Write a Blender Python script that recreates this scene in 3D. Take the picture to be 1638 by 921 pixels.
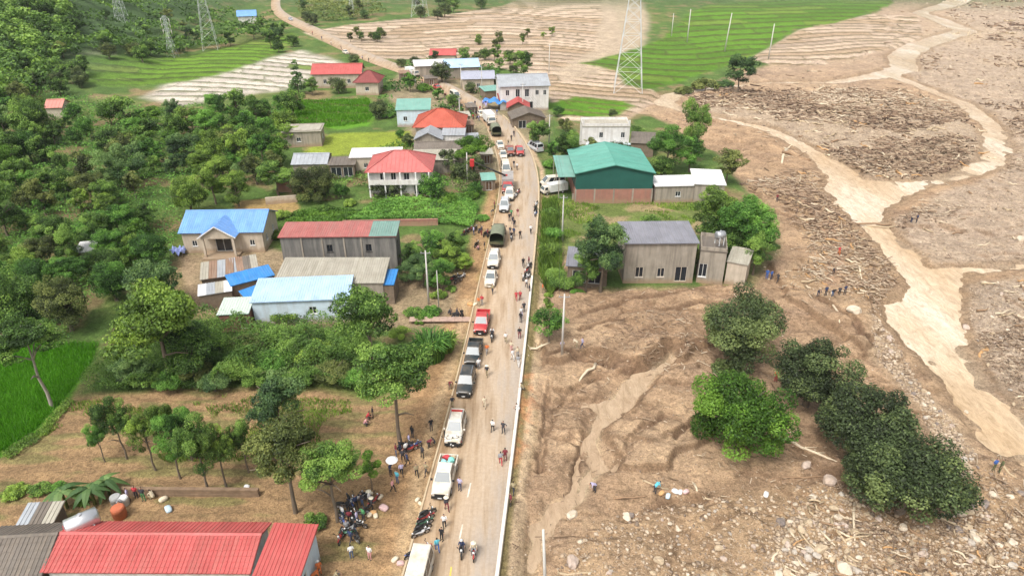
import bpy, bmesh, math, random
import numpy as np
from mathutils import Vector, Matrix, Euler

for o in list(bpy.data.objects):
    bpy.data.objects.remove(o, do_unlink=True)
SC = bpy.context.scene
COL = SC.collection
rnd = random.Random(7)
nrs = np.random.RandomState(11)
R = math.radians

# ------------------------------------------------------------------ camera, sky, sun, exposure
CAM_H, CAM_P, CAM_F = 48.6, R(28.4), 1092.0     # height, pitch below the horizon, focal length in photo pixels
cd = bpy.data.cameras.new('camera')
cam = bpy.data.objects.new('camera', cd); COL.objects.link(cam)
cam.location = (0, 0, CAM_H); cam.rotation_euler = (math.pi/2 - CAM_P, 0, 0)
cd.sensor_width = 36; cd.lens = CAM_F/1638*36; cd.clip_end = 6000; cd.clip_start = 0.5
SC.camera = cam

SUN_EL, SUN_AZ = R(58), R(215)                   # azimuth clockwise from +Y (where the camera looks)
w = bpy.data.worlds.new('World'); SC.world = w; w.use_nodes = True
nt = w.node_tree; nt.nodes.clear()
sky = nt.nodes.new('ShaderNodeTexSky'); sky.sky_type = 'NISHITA'; sky.sun_disc = False
sky.sun_elevation = SUN_EL; sky.sun_rotation = SUN_AZ; sky.air_density = 1.0; sky.dust_density = 6.0; sky.ozone_density = 1.0
hs = nt.nodes.new('ShaderNodeHueSaturation'); hs.inputs['Saturation'].default_value = 0.30
bg = nt.nodes.new('ShaderNodeBackground'); bg.inputs['Strength'].default_value = 0.15
wo = nt.nodes.new('ShaderNodeOutputWorld')
nt.links.new(sky.outputs[0], hs.inputs['Color']); nt.links.new(hs.outputs[0], bg.inputs[0]); nt.links.new(bg.outputs[0], wo.inputs[0])
sd = bpy.data.lights.new('sun', 'SUN'); sd.energy = 1.5; sd.angle = R(12); sd.color = (1.0, 0.965, 0.91)
sun = bpy.data.objects.new('sun', sd); COL.objects.link(sun)
sdir = Vector((math.sin(SUN_AZ)*math.cos(SUN_EL), math.cos(SUN_AZ)*math.cos(SUN_EL), math.sin(SUN_EL)))
sun.rotation_euler = sdir.to_track_quat('Z', 'Y').to_euler()
sun.location = sdir*100
SC.view_settings.view_transform = 'Standard'; SC.view_settings.look = 'None'
SC.view_settings.gamma = 1.0; SC.view_settings.use_curve_mapping = False
SC.view_settings.exposure = 0.68
SC.render.engine = 'CYCLES'
SC.cycles.max_bounces = 5; SC.cycles.diffuse_bounces = 3; SC.cycles.glossy_bounces = 2
SC.cycles.transmission_bounces = 2; SC.cycles.transparent_max_bounces = 4
SC.cycles.use_adaptive_sampling = True

# ------------------------------------------------------------------ camera geometry: photo pixel -> ground
CP, SP = math.cos(CAM_P), math.sin(CAM_P)
def ray(px, py):
    u = (px-819.0)/CAM_F; v = (py-460.5)/CAM_F
    return u, CP - v*SP, -SP - v*CP
def PZ(px, py, z=0.0):
    """the point of the plane at height z that the photo shows at (px, py)"""
    dx, dy, dz = ray(px, py); t = (z-CAM_H)/dz
    return dx*t, dy*t
def scale_at(px, py, z=0.0):
    """photo pixels for a metre there"""
    dx, dy, dz = ray(px, py); t = (z-CAM_H)/dz
    return CAM_F/t
def proj(x, y, z):
    yy = y*CP - (z-CAM_H)*SP; up = y*SP + (z-CAM_H)*CP
    return 819 + CAM_F*x/yy, 460.5 - CAM_F*up/yy

# ------------------------------------------------------------------ numpy noise
def _h(ix, iy, s):
    n = (ix.astype(np.int64)*374761393 + iy.astype(np.int64)*668265263 + s*1442695041) & 0x7fffffff
    n = ((n ^ (n >> 13))*1274126177) & 0x7fffffff
    return ((n ^ (n >> 16)) & 0xffff)/65535.0
def vnoise(x, y, s=0):
    x = np.asarray(x, float); y = np.asarray(y, float)
    ix = np.floor(x); iy = np.floor(y); fx = x-ix; fy = y-iy
    fx = fx*fx*(3-2*fx); fy = fy*fy*(3-2*fy); ix = ix.astype(np.int64); iy = iy.astype(np.int64)
    a = _h(ix, iy, s); b = _h(ix+1, iy, s); c = _h(ix, iy+1, s); d = _h(ix+1, iy+1, s)
    return (a*(1-fx)+b*fx)*(1-fy) + (c*(1-fx)+d*fx)*fy
def fbm(x, y, o=4, s=0, g=0.5):
    t = 0.0; a = 1.0; n = 0.0; c, sn = 0.8, 0.6
    for i in range(o):
        t = t + a*vnoise(x, y, s+i*17); n += a; a *= g
        x, y = (x*c-y*sn)*2.03+7.1, (x*sn+y*c)*2.03-3.3
    return t/n*2-1
def sstep(a, b, x):
    t = np.clip((x-a)/(b-a), 0, 1); return t*t*(3-2*t)

def poly_sd(P, X, Y):
    """signed distance to a polygon, negative inside (far outside: just a large number)"""
    P = np.asarray(P, float); n = len(P)
    if X.size > 200:
        k = (X > P[:, 0].min()-15) & (X < P[:, 0].max()+15) & (Y > P[:, 1].min()-15) & (Y < P[:, 1].max()+15)
        if k.sum() < 0.9*X.size:
            d = np.full(X.shape, 99.0); d[k] = _poly_sd(P, X[k], Y[k]); return d
    return _poly_sd(P, X, Y)
def _poly_sd(P, X, Y):
    n = len(P)
    d = np.full(X.shape, 1e18); inside = np.zeros(X.shape, bool)
    for i in range(n):
        a = P[i]; b = P[(i+1) % n]; ex, ey = b-a
        wx, wy = X-a[0], Y-a[1]
        t = np.clip((wx*ex+wy*ey)/(ex*ex+ey*ey+1e-12), 0, 1)
        d = np.minimum(d, (wx-ex*t)**2+(wy-ey*t)**2)
        c = ((a[1] <= Y) & (b[1] > Y)) | ((b[1] <= Y) & (a[1] > Y))
        xx = a[0] + (Y-a[1])*(ex/(ey if abs(ey) > 1e-9 else 1e-9))
        inside ^= c & (X < xx)
    d = np.sqrt(d); return np.where(inside, -d, d)
def line_sd(P, X, Y):
    """P: rows of x, y, half width; distance to the stroke (negative inside)"""
    P = np.asarray(P, float); d = np.full(X.shape, 99.0)
    if X.size > 200:
        m_ = P[:, 2].max()+15
        k = (X > P[:, 0].min()-m_) & (X < P[:, 0].max()+m_) & (Y > P[:, 1].min()-m_) & (Y < P[:, 1].max()+m_)
        if k.sum() < 0.9*X.size:
            if k.sum() > 200 or k.sum() > 0: d[k] = _line_sd(P, X[k], Y[k])
            return d
    return _line_sd(P, X, Y)
def _line_sd(P, X, Y):
    d = np.full(X.shape, 1e9)
    for i in range(len(P)-1):
        a = P[i]; b = P[i+1]; ex, ey = b[:2]-a[:2]
        wx, wy = X-a[0], Y-a[1]
        t = np.clip((wx*ex+wy*ey)/(ex*ex+ey*ey+1e-12), 0, 1)
        d = np.minimum(d, np.sqrt((wx-ex*t)**2+(wy-ey*t)**2) - (a[2]+(b[2]-a[2])*t))
    return d
def WP(pts, z=0.0):
    return [PZ(x, y, z) for x, y in pts]
def WL(pts, z=0.0):
    """photo polyline with a half width in photo pixels -> world stroke"""
    return [(*PZ(x, y, z), w_/scale_at(x, y, z)) for x, y, w_ in pts]

# ------------------------------------------------------------------ object helpers
def link(o, parent=None):
    COL.objects.link(o)
    if parent is not None: o.parent = parent
    return o
def tag(o, label, cat, group=None, kind=None):
    if label: o['label'] = label
    if cat: o['category'] = cat
    if group: o['group'] = group
    if kind: o['kind'] = kind
    return o
def empty(name, loc=(0, 0, 0), rz=0.0, s=1.0, label=None, cat=None, group=None):
    o = bpy.data.objects.new(name, None); COL.objects.link(o)
    o.location = loc; o.rotation_euler = (0, 0, rz); o.scale = (s, s, s); o.empty_display_size = 0.3
    return tag(o, label, cat, group)
def copy_tree(o, parent=None):
    c = o.copy(); COL.objects.link(c); c.parent = parent
    for ch in o.children: copy_tree(ch, c)
    return c
def drop_tree(o):
    for ch in list(o.children): drop_tree(ch)
    bpy.data.objects.remove(o, do_unlink=True)

class MB:
    """collects vertices and faces into one mesh"""
    def __init__(s): s.v = []; s.f = []; s.m = []; s.sm = []
    def add(s, vs, fs, mi=0, smooth=False):
        b = len(s.v); s.v += [tuple(p) for p in vs]
        for f in fs: s.f.append(tuple(b+i for i in f)); s.m.append(mi); s.sm.append(smooth)
        return s
    def box(s, x0, x1, y0, y1, z0, z1, mi=0, M=None):
        vs = [(x0,y0,z0),(x1,y0,z0),(x1,y1,z0),(x0,y1,z0),(x0,y0,z1),(x1,y0,z1),(x1,y1,z1),(x0,y1,z1)]
        if M is not None: vs = [tuple(M @ Vector(p)) for p in vs]
        return s.add(vs, [(0,3,2,1),(4,5,6,7),(0,1,5,4),(1,2,6,5),(2,3,7,6),(3,0,4,7)], mi)
    def tube(s, pts, rs, n=8, mi=0, cap=True, smooth=True):
        rings = []; pts = [Vector(p) for p in pts]
        if not isinstance(rs, (list, tuple)): rs = [rs]*len(pts)
        for i, p in enumerate(pts):
            d = (pts[min(i+1, len(pts)-1)] - pts[max(i-1, 0)])
            if d.length < 1e-9: d = Vector((0, 0, 1))
            d.normalize()
            a = d.cross(Vector((0, 0, 1)) if abs(d.z) < 0.9 else Vector((1, 0, 0))).normalized(); b = d.cross(a)
            rings.append([p + (a*math.cos(2*math.pi*k/n)+b*math.sin(2*math.pi*k/n))*rs[i] for k in range(n)])
        vs = [p for r_ in rings for p in r_]; fs = []
        for i in range(len(pts)-1):
            for k in range(n):
                fs.append((i*n+k, (i+1)*n+k, (i+1)*n+(k+1) % n, i*n+(k+1) % n))
        s.add(vs, fs, mi, smooth)
        if cap:
            b = len(s.v)-len(vs)
            s.f.append(tuple(b+k for k in range(n))); s.m.append(mi); s.sm.append(False)
            s.f.append(tuple(b+(len(pts)-1)*n+k for k in reversed(range(n)))); s.m.append(mi); s.sm.append(False)
        return s
    def quad(s, a, b, c, d, mi=0): return s.add([a, b, c, d], [(0, 1, 2, 3)], mi)
    def slab(s, a, b, c, d, t, mi=0):
        """a thick quad; the thickness t goes against its normal"""
        a, b, c, d = map(Vector, (a, b, c, d)); n = (b-a).cross(d-a).normalized()*t
        vs = [a, b, c, d, a-n, b-n, c-n, d-n]
        return s.add(vs, [(0,1,2,3),(7,6,5,4),(0,4,5,1),(1,5,6,2),(2,6,7,3),(3,7,4,0)], mi)
    def prism(s, prof, x0, x1, axis='x', mi=0):
        """profile (a,b) extruded along x (profile in y,z) or y (profile in x,z)"""
        n = len(prof); f = (lambda t, a, b: (t, a, b)) if axis == 'x' else (lambda t, a, b: (a, t, b))
        vs = [f(x0, a, b) for a, b in prof] + [f(x1, a, b) for a, b in prof]
        fs = [tuple(reversed(range(n))), tuple(range(n, 2*n))] + [(k, (k+1) % n, n+(k+1) % n, n+k) for k in range(n)]
        return s.add(vs, fs, mi)
    def mesh(s, name, mats):
        me = bpy.data.meshes.new(name); me.from_pydata(s.v, [], s.f)
        for m_ in (mats if isinstance(mats, (list, tuple)) else [mats]): me.materials.append(m_)
        if s.m and max(s.m) > 0: me.polygons.foreach_set('material_index', s.m)
        me.polygons.foreach_set('use_smooth', s.sm)
        bm = bmesh.new(); bm.from_mesh(me); bmesh.ops.recalc_face_normals(bm, faces=bm.faces); bm.to_mesh(me); bm.free()
        me.update(); return me
    def build(s, name, mats, parent=None, loc=None, rz=None):
        o = bpy.data.objects.new(name, s.mesh(name, mats)); link(o, parent)
        if loc is not None: o.location = loc
        if rz is not None: o.rotation_euler = (0, 0, rz)
        return o

def np_mesh(name, V, F, mat, smooth=False, cols=None):
    """fast mesh from arrays; F is an (n,k) array of face corners"""
    V = np.asarray(V, np.float32); F = np.asarray(F, np.int32); me = bpy.data.meshes.new(name)
    me.vertices.add(len(V)); me.vertices.foreach_set('co', V.ravel())
    k = F.shape[1]; me.loops.add(F.size); me.loops.foreach_set('vertex_index', F.ravel())
    me.polygons.add(len(F)); me.polygons.foreach_set('loop_start', np.arange(0, F.size, k, dtype=np.int32))
    me.update(calc_edges=True)
    if smooth: me.polygons.foreach_set('use_smooth', np.ones(len(F), bool))
    if cols is not None:
        for nm, c in cols.items():
            at = me.color_attributes.new(nm, 'FLOAT_COLOR', 'POINT'); at.data.foreach_set('color', np.asarray(c, np.float32).ravel())
    if mat: me.materials.append(mat)
    me.validate(); return me

# ------------------------------------------------------------------ materials
_M = {}
class NT:
    def __init__(s, name):
        s.m = bpy.data.materials.new(name); s.m.use_nodes = True; s.t = s.m.node_tree
        s.b = s.t.nodes['Principled BSDF']; s.out = s.t.nodes['Material Output']
    def n(s, typ, **kw):
        nd = s.t.nodes.new(typ)
        for k, v in kw.items():
            if k in nd.inputs and not hasattr(nd, k): nd.inputs[k].default_value = v
            else:
                try: setattr(nd, k, v)
                except Exception: nd.inputs[k].default_value = v
        return nd
    def l(s, a, b): s.t.links.new(a, b)
    def noise(s, scale, detail=4, rough=0.55, coord='Object', dim=None):
        tc = s.n('ShaderNodeTexCoord'); nz = s.n('ShaderNodeTexNoise')
        nz.inputs['Scale'].default_value = scale; nz.inputs['Detail'].default_value = detail; nz.inputs['Roughness'].default_value = rough
        s.l(tc.outputs[coord], nz.inputs['Vector']); return nz.outputs[0]
    def ramp(s, fac, stops):
        r_ = s.n('ShaderNodeValToRGB'); e = r_.color_ramp.elements
        while len(e) < len(stops): e.new(0.5)
        for i, (p, c) in enumerate(stops):
            e[i].position = p; e[i].color = (*c, 1) if len(c) == 3 else c
        s.l(fac, r_.inputs[0]); return r_.outputs[0]
    def mix(s, f, a, b, mode='MIX'):
        m_ = s.n('ShaderNodeMix', data_type='RGBA', blend_type=mode)
        for sock, v in ((m_.inputs[0], f), (m_.inputs[6], a), (m_.inputs[7], b)):
            if isinstance(v, (int, float)): sock.default_value = v
            elif isinstance(v, tuple): sock.default_value = (*v, 1) if len(v) == 3 else v
            else: s.l(v, sock)
        return m_.outputs[2]
    def math(s, op, a, b=0.0):
        m_ = s.n('ShaderNodeMath', operation=op)
        for i, v in enumerate((a, b)):
            if isinstance(v, (int, float)): m_.inputs[i].default_value = v
            else: s.l(v, m_.inputs[i])
        return m_.outputs[0]
    def bump(s, h, strength=0.4, dist=0.1):
        b = s.n('ShaderNodeBump'); b.inputs['Strength'].default_value = strength; b.inputs['Distance'].default_value = dist
        s.l(h, b.inputs['Height']); s.l(b.outputs[0], s.b.inputs['Normal'])
    def col(s, c):
        if isinstance(c, tuple): s.b.inputs['Base Color'].default_value = (*c, 1)
        else: s.l(c, s.b.inputs['Base Color'])
    def rough(s, v): s.b.inputs['Roughness'].default_value = v
def mat(name, c, rough=0.7, var=0.18, scale=1.5, metal=0.0, bump=0.0, spec=0.4, dirt=None, dirt_amt=0.35):
    """a weathered one-colour material: large and small blotches, optional dirt colour"""
    if name in _M: return _M[name]
    t = NT(name); f = t.noise(scale, 5, 0.6); a = tuple(x*(1-var) for x in c); b = tuple(min(1, x*(1+var)) for x in c)
    cc = t.ramp(f, [(0.3, a), (0.7, b)])
    if dirt:
        g = t.noise(scale*0.37, 6, 0.7); m_ = t.ramp(g, [(0.42, (0, 0, 0)), (0.72, (dirt_amt,)*3)])
        cc = t.mix(m_, cc, dirt)
    t.col(cc); t.rough(rough); t.b.inputs['Metallic'].default_value = metal; t.b.inputs['Specular IOR Level'].default_value = spec
    if bump: t.bump(t.noise(scale*6, 3), bump, 0.05)
    _M[name] = t.m; return t.m

def roof_mat(name, c, dirt, rough=.55, amt=.55, rust=.25):
    """sheet metal or fibre cement: faded patches, streaks down the slope, per-sheet difference"""
    if name in _M: return _M[name]
    t = NT(name); tc = t.n('ShaderNodeTexCoord'); oi = t.n('ShaderNodeObjectInfo')
    mv = t.n('ShaderNodeVectorMath', operation='MULTIPLY_ADD'); cmb = t.n('ShaderNodeCombineXYZ')
    for k in range(3): t.l(t.math('MULTIPLY', oi.outputs['Random'], 37.0+k*11), cmb.inputs[k])
    mv.inputs[1].default_value = (1, 1, 1); t.l(tc.outputs['Object'], mv.inputs[0]); t.l(cmb.outputs[0], mv.inputs[2])
    def nz(sx, sy, sc, d=5, r_=.65):
        mp = t.n('ShaderNodeMapping'); mp.inputs['Scale'].default_value = (sx, sy, sx); t.l(mv.outputs[0], mp.inputs[0]); n_ = t.n('ShaderNodeTexNoise'); n_.inputs['Scale'].default_value = sc; n_.inputs['Detail'].default_value = d; n_.inputs['Roughness'].default_value = r_; t.l(mp.outputs[0], n_.inputs['Vector']); return n_.outputs[0]
    st = nz(3.2, .22, 1.0); bl = nz(1, 1, .45)
    c2 = t.ramp(bl, [(.3, tuple(x*.84 for x in c)), (.7, tuple(min(1, x*1.10+.015) for x in c))])
    c2 = t.mix(t.ramp(st, [(.46, (0, 0, 0)), (.75, (amt,)*3)]), c2, dirt)
    c2 = t.mix(t.ramp(nz(1, 1, 1.7, 6, .75), [(.60, (0, 0, 0)), (.74, (rust,)*3)]), c2, (.16, .10, .065))
    v = t.math('ADD', .95, t.math('MULTIPLY', oi.outputs['Random'], .10)); cv = t.n('ShaderNodeCombineXYZ')
    for k in range(3): t.l(v, cv.inputs[k])
    t.col(t.mix(1.0, c2, cv.outputs[0], 'MULTIPLY')); t.rough(rough); t.b.inputs['Specular IOR Level'].default_value = .35
    _M[name] = t.m; return t.m

def wall_mat(name, c, dirt, splash=(.30, .21, .13), amt=.55):
    """rendered or whitewashed wall: rain streaks, blotches and a mud-splashed foot"""
    if name in _M: return _M[name]
    t = NT(name); tc = t.n('ShaderNodeTexCoord'); oi = t.n('ShaderNodeObjectInfo'); mv = t.n('ShaderNodeVectorMath', operation='ADD'); cmb = t.n('ShaderNodeCombineXYZ')
    t.l(t.math('MULTIPLY', oi.outputs['Random'], 60.0), cmb.inputs[0]); t.l(tc.outputs['Object'], mv.inputs[0]); t.l(cmb.outputs[0], mv.inputs[1])
    def nz(sx, sz, sc, d=5, r_=.65):
        mp = t.n('ShaderNodeMapping'); mp.inputs['Scale'].default_value = (sx, sx, sz); t.l(mv.outputs[0], mp.inputs[0]); n_ = t.n('ShaderNodeTexNoise'); n_.inputs['Scale'].default_value = sc; n_.inputs['Detail'].default_value = d; n_.inputs['Roughness'].default_value = r_; t.l(mp.outputs[0], n_.inputs['Vector']); return n_.outputs[0]
    c2 = t.ramp(nz(1, 1, .7), [(.3, tuple(x*.84 for x in c)), (.7, tuple(min(1, x*1.10) for x in c))])
    c2 = t.mix(t.ramp(nz(1.6, .14, 1.0), [(.44, (0, 0, 0)), (.70, (amt,)*3)]), c2, dirt)
    sp = t.n('ShaderNodeSeparateXYZ'); t.l(tc.outputs['Object'], sp.inputs[0]); h_ = t.math('SUBTRACT', sp.outputs[2], t.math('MULTIPLY', nz(1, 1, 1.3), 1.5))
    c2 = t.mix(t.ramp(t.math('ADD', t.math('MULTIPLY', h_, .5), .5), [(.18, (.8,)*3), (.55, (0, 0, 0))]), c2, splash)
    t.col(c2); t.rough(.9); t.b.inputs['Specular IOR Level'].default_value = .2; t.bump(nz(1, 1, 6, 3), .3, .03); _M[name] = t.m; return t.m
# ------------------------------------------------------------------ the lie of the land
ZW = -1.5                                         # water level of the river
ROAD_L = [(618,1020),(635,960),(646,921),(657,882),(732,610),(770,440),(780,400),(794,340),(801,300),(799,265),(791,230),(776,198),(752,177),(722,156),(688,137),(650,121),(600,104),(560,88),(520,68),(488,50),(464,40),(440,26),(432,12),(436,-8),(448,-30)]
ROAD_R = [(779,1020),(787,960),(792,921),(797,885),(828,640),(850,440),(856,380),(861,320),(860,285),(852,252),(836,222),(814,194),(786,173),(750,150),(712,131),(672,114),(622,98),(584,82),(542,62),(508,44),(482,34),(456,21),(447,10),(450,-8),(460,-30)]
WRL, WRR = WP(ROAD_L), WP(ROAD_R)
ROADP = WRL + WRR[::-1]
Z = {}                                            # zones: name -> signed distance function of world x, y
def zone(name, pts, z=0.0): Z[name] = ('p', WP(pts, z))
def stroke(name, pts, z=0.0): Z[name] = ('l', WL(pts, z))
# the river: two upper arms round the drift wood, the pool, the run to the lower right, and the side arm
river = [
 ('l', WL([(1560,-14,22.3),(1520,8,18.4),(1470,21,13.2),(1505,33,17.1),(1545,50,19.7),(1470,73,22.3),(1440,92,23.6),(1448,110,23.6),(1395,124,21.0),(1330,133,13.2),(1230,133,9.3),(1130,143,10.6),(1075,153,19.7),(1062,165,22.3),(1110,184,11.9),(1180,196,13.2),(1240,212,14.5),(1300,245,19.7),(1340,275,30.1)], ZW)),
 ('l', WL([(1425,122,14.5),(1480,142,13.2),(1545,168,17.1),(1590,205,19.7),(1598,240,24.9),(1575,268,22.3),(1530,284,15.8),(1470,296,17.1),(1400,310,22.3)], ZW)),
 ('p', WP([(1318,262),(1350,268),(1375,285),(1470,292),(1525,286),(1470,308),(1432,330),(1412,352),(1446,382),(1470,405),(1490,428),(1540,424),(1640,418),(1700,416),(1700,430),(1640,432),(1560,440),(1545,470),(1548,520),(1570,575),(1600,620),(1645,660),(1720,720),(1720,800),(1640,750),(1570,715),(1530,655),(1480,590),(1442,555),(1415,515),(1408,485),(1440,455),(1425,420),(1388,385),(1370,360),(1335,330),(1316,305)], ZW)),
]
def river_sd(X, Y):
    d = np.full(X.shape, 1e9)
    for k, P in river: d = np.minimum(d, poly_sd(P, X, Y) if k == 'p' else line_sd(P, X, Y))
    return d
zone('rice_far', [(928,100),(1000,82),(1060,60),(1100,22),(1130,8),(1440,-20),(1425,6),(1390,18),(1335,36),(1270,45),(1240,66),(1185,98),(1115,118),(1095,128),(1035,140),(1000,132),(985,110)])
zone('rice_small', [(872,165),(930,152),(985,158),(1012,166),(985,184),(900,184)])
zone('rice_near', [(-120,538),(60,540),(162,545),(150,578),(108,632),(62,682),(20,712),(-120,800)])
zone('rice_village', [(440,170),(470,160),(590,155),(598,185),(590,198),(520,206),(470,205)])
zone('rice_yellow', [(475,250),(500,228),(530,210),(656,206),(658,230),(620,240),(560,243)])
zone('rice_left', [(60,128),(150,104),(240,98),(330,82),(400,66),(470,52),(470,66),(420,94),(370,112),(300,128),(180,138),(90,136)])
zone('flooded', [(230,152),(330,104),(420,94),(480,78),(540,96),(560,108),(500,120),(470,138),(380,150),(290,165)])
zone('paddies', [(486,52),(560,38),(700,24),(800,10),(900,-30),(960,-30),(985,20),(1000,80),(930,96),(900,130),(820,110),(700,90),(600,96),(540,76)])
zone('paddies2', [(880,100),(985,100),(1040,140),(1060,150),(1000,190),(900,190),(875,150)])
zone('paddies3', [(1200,92),(1280,46),(1400,20),(1470,25),(1480,55),(1430,75),(1350,95),(1250,105)])
zone('mudfan', [(965,-40),(1010,-40),(1040,30),(1030,70),(985,100),(945,120),(900,128),(890,110),(950,80),(960,30)])
zone('field', [(-140,800),(20,712),(62,682),(112,632),(200,622),(390,618),(500,612),(590,630),(720,590),(735,640),(668,921),(660,1000),(-140,1000)])
zone('mud', [(905,392),(960,455),(1130,455),(1200,450),(1240,400),(1235,340),(1195,300),(1150,245),(1100,215),(1040,180),(1000,178),(1040,150),(1120,135),(1230,100),(1330,88),(1430,70),(1400,20),(1480,-40),(2100,-40),(2200,1100),(810,1100),(818,880),(838,640),(856,440),(862,395)])
zone('verge', [(640,1000),(600,921),(625,700),(690,560),(725,480),(740,420),(765,350),(790,290),(805,290),(780,400),(770,440),(732,610),(657,882),(640,1000)])
zone('village', [(590,260),(640,225),(650,190),(620,150),(640,112),(720,112),(800,150),(880,165),(880,210),(800,300),(740,300)])
zone('yard', [(285,402),(440,392),(640,425),(690,440),(760,440),(735,520),(640,520),(420,515),(330,500),(300,450)])
zone('redfield', [(90,-14),(262,-14),(252,9),(190,6),(120,12)])
zone('path_left', [(38,112),(140,100),(190,97),(190,101),(120,112),(44,120)])
zone('grass_r', [(868,320),(1140,318),(1165,330),(1120,368),(1000,378),(920,392),(872,420),(860,440),(862,380)])
zone('drift', [(1110,150),(1200,140),(1340,142),(1430,140),(1530,165),(1578,215),(1582,255),(1535,278),(1470,286),(1380,282),(1320,245),(1250,208),(1180,188),(1105,172)])
zone('gravel', [(1480,60),(1560,-20),(2000,-20),(2100,420),(1500,418),(1452,385),(1430,350),(1500,305),(1600,275),(1620,230),(1590,175),(1500,140),(1450,120)])
zone('gravel2', [(1550,445),(1800,425),(2100,760),(1720,712),(1640,655),(1600,615),(1572,570),(1552,520)])
zone('rocks', [(880,930),(900,880),(980,810),(1120,790),(1260,770),(1340,760),(1500,780),(1560,730),(1600,760),(1900,900),(1900,1100),(870,1100)])
zone('rockbank', [(1390,500),(1420,520),(1470,600),(1525,665),(1565,720),(1540,760),(1470,640),(1400,560)])
zone('drift2', [(1190,285),(1300,265),(1330,310),(1370,360),(1420,420),(1430,460),(1400,500),(1370,490),(1290,470),(1250,440),(1300,400),(1270,330)])
zone('drift3', [(930,560),(1000,520),(1100,500),(1120,560),(1050,600),(980,600)])
zone('pondyard', [(372,318),(475,308),(478,334),(380,336)])
stroke('stream', [(1100,545,10),(1045,590,12),(1000,625,26),(965,665,24),(955,715,18),(958,745,20),(905,790,24),(868,830,26),(850,890,22),(842,960,22)])
stroke('track', [(640,1000,16),(640,921,15),(668,760,12),(700,650,9),(728,560,8),(744,480,7)])
stroke('berm', [(812,960,12),(822,850,11),(846,660,9),(862,500,7),(870,420,6),(874,360,5),(874,310,4),(866,270,4),(846,232,4),(826,206,3)])
stroke('ditch', [(800,960,8),(808,860,7),(838,640,6),(856,480,5),(862,420,5),(868,340,4),(866,300,4)])
stroke('orange', [(850,600,9),(846,640,14),(838,690,12),(832,740,6)])
zone('bank_a', [(872,480),(905,470),(1210,462),(1250,485),(1190,520),(1118,548),(1062,577),(1000,584),(940,562),(895,577),(864,566)])
zone('bank_b', [(1215,290),(1300,300),(1345,335),(1370,372),(1420,425),(1425,455),(1392,480),(1400,520),(1380,560),(1330,520),(1260,470),(1225,400)])
zone('bank_c', [(1040,600),(1110,575),(1150,600),(1130,690),(1060,735),(990,740),(975,690),(1010,640)])
zone('rocks2', [(1215,930),(1235,840),(1270,790),(1330,770),(1390,800),(1480,850),(1560,800),(1640,850),(1640,930)])
stroke('braid', [(1075,560,4),(1050,585,6),(1020,605,15),(985,640,14),(958,668,6),(950,700,5),(956,735,9),(930,770,7),(890,800,8),(868,826,8),(852,870,5),(846,900,3)])
stroke('gully_a', [(858,578,3),(900,562,4),(938,572,5),(1000,584,6),(1052,580,6),(1100,556,5),(1135,540,3)])
stroke('gully_b', [(925,505,2),(1000,480,2),(1100,470,2.5),(1190,484,2)]); stroke('gully_c', [(930,528,2),(1010,498,2.5),(1120,492,2.5),(1175,500,2)])
stroke('gully_d', [(1305,478,4),(1345,500,5),(1392,545,4)]); stroke('gully_e', [(1395,482,3),(1418,460,3),(1436,438,3)]); stroke('gully_f', [(868,690,3),(890,650,3.5),(920,615,4),(958,592,3)]); stroke('gully_g', [(905,800,3),(930,740,2.5),(940,690,3),(990,655,3)]); stroke('gully_h', [(1230,330,3),(1290,350,3),(1340,392,3)]); stroke('gully_i', [(1060,660,2.5),(1010,700,3),(985,745,2.5)]); stroke('gully_j', [(880,600,2),(872,660,2.5),(862,740,2.5)]); stroke('gully_k', [(1150,610,2),(1120,660,2.5),(1075,690,2)])
GULLY = ['gully_'+k for k in 'abcdefghijk']
stroke('dirt_track', [(1200,282,7),(1270,300,9),(1320,345,10),(1345,400,10),(1330,450,9)])
stroke('pale_mud', [(842,650,8),(838,700,10),(832,760,9),(826,850,10),(822,960,10)])
def ZD(name, X, Y):
    k, P = Z[name]; return poly_sd(P, X, Y) if k == 'p' else line_sd(P, X, Y)

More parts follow.
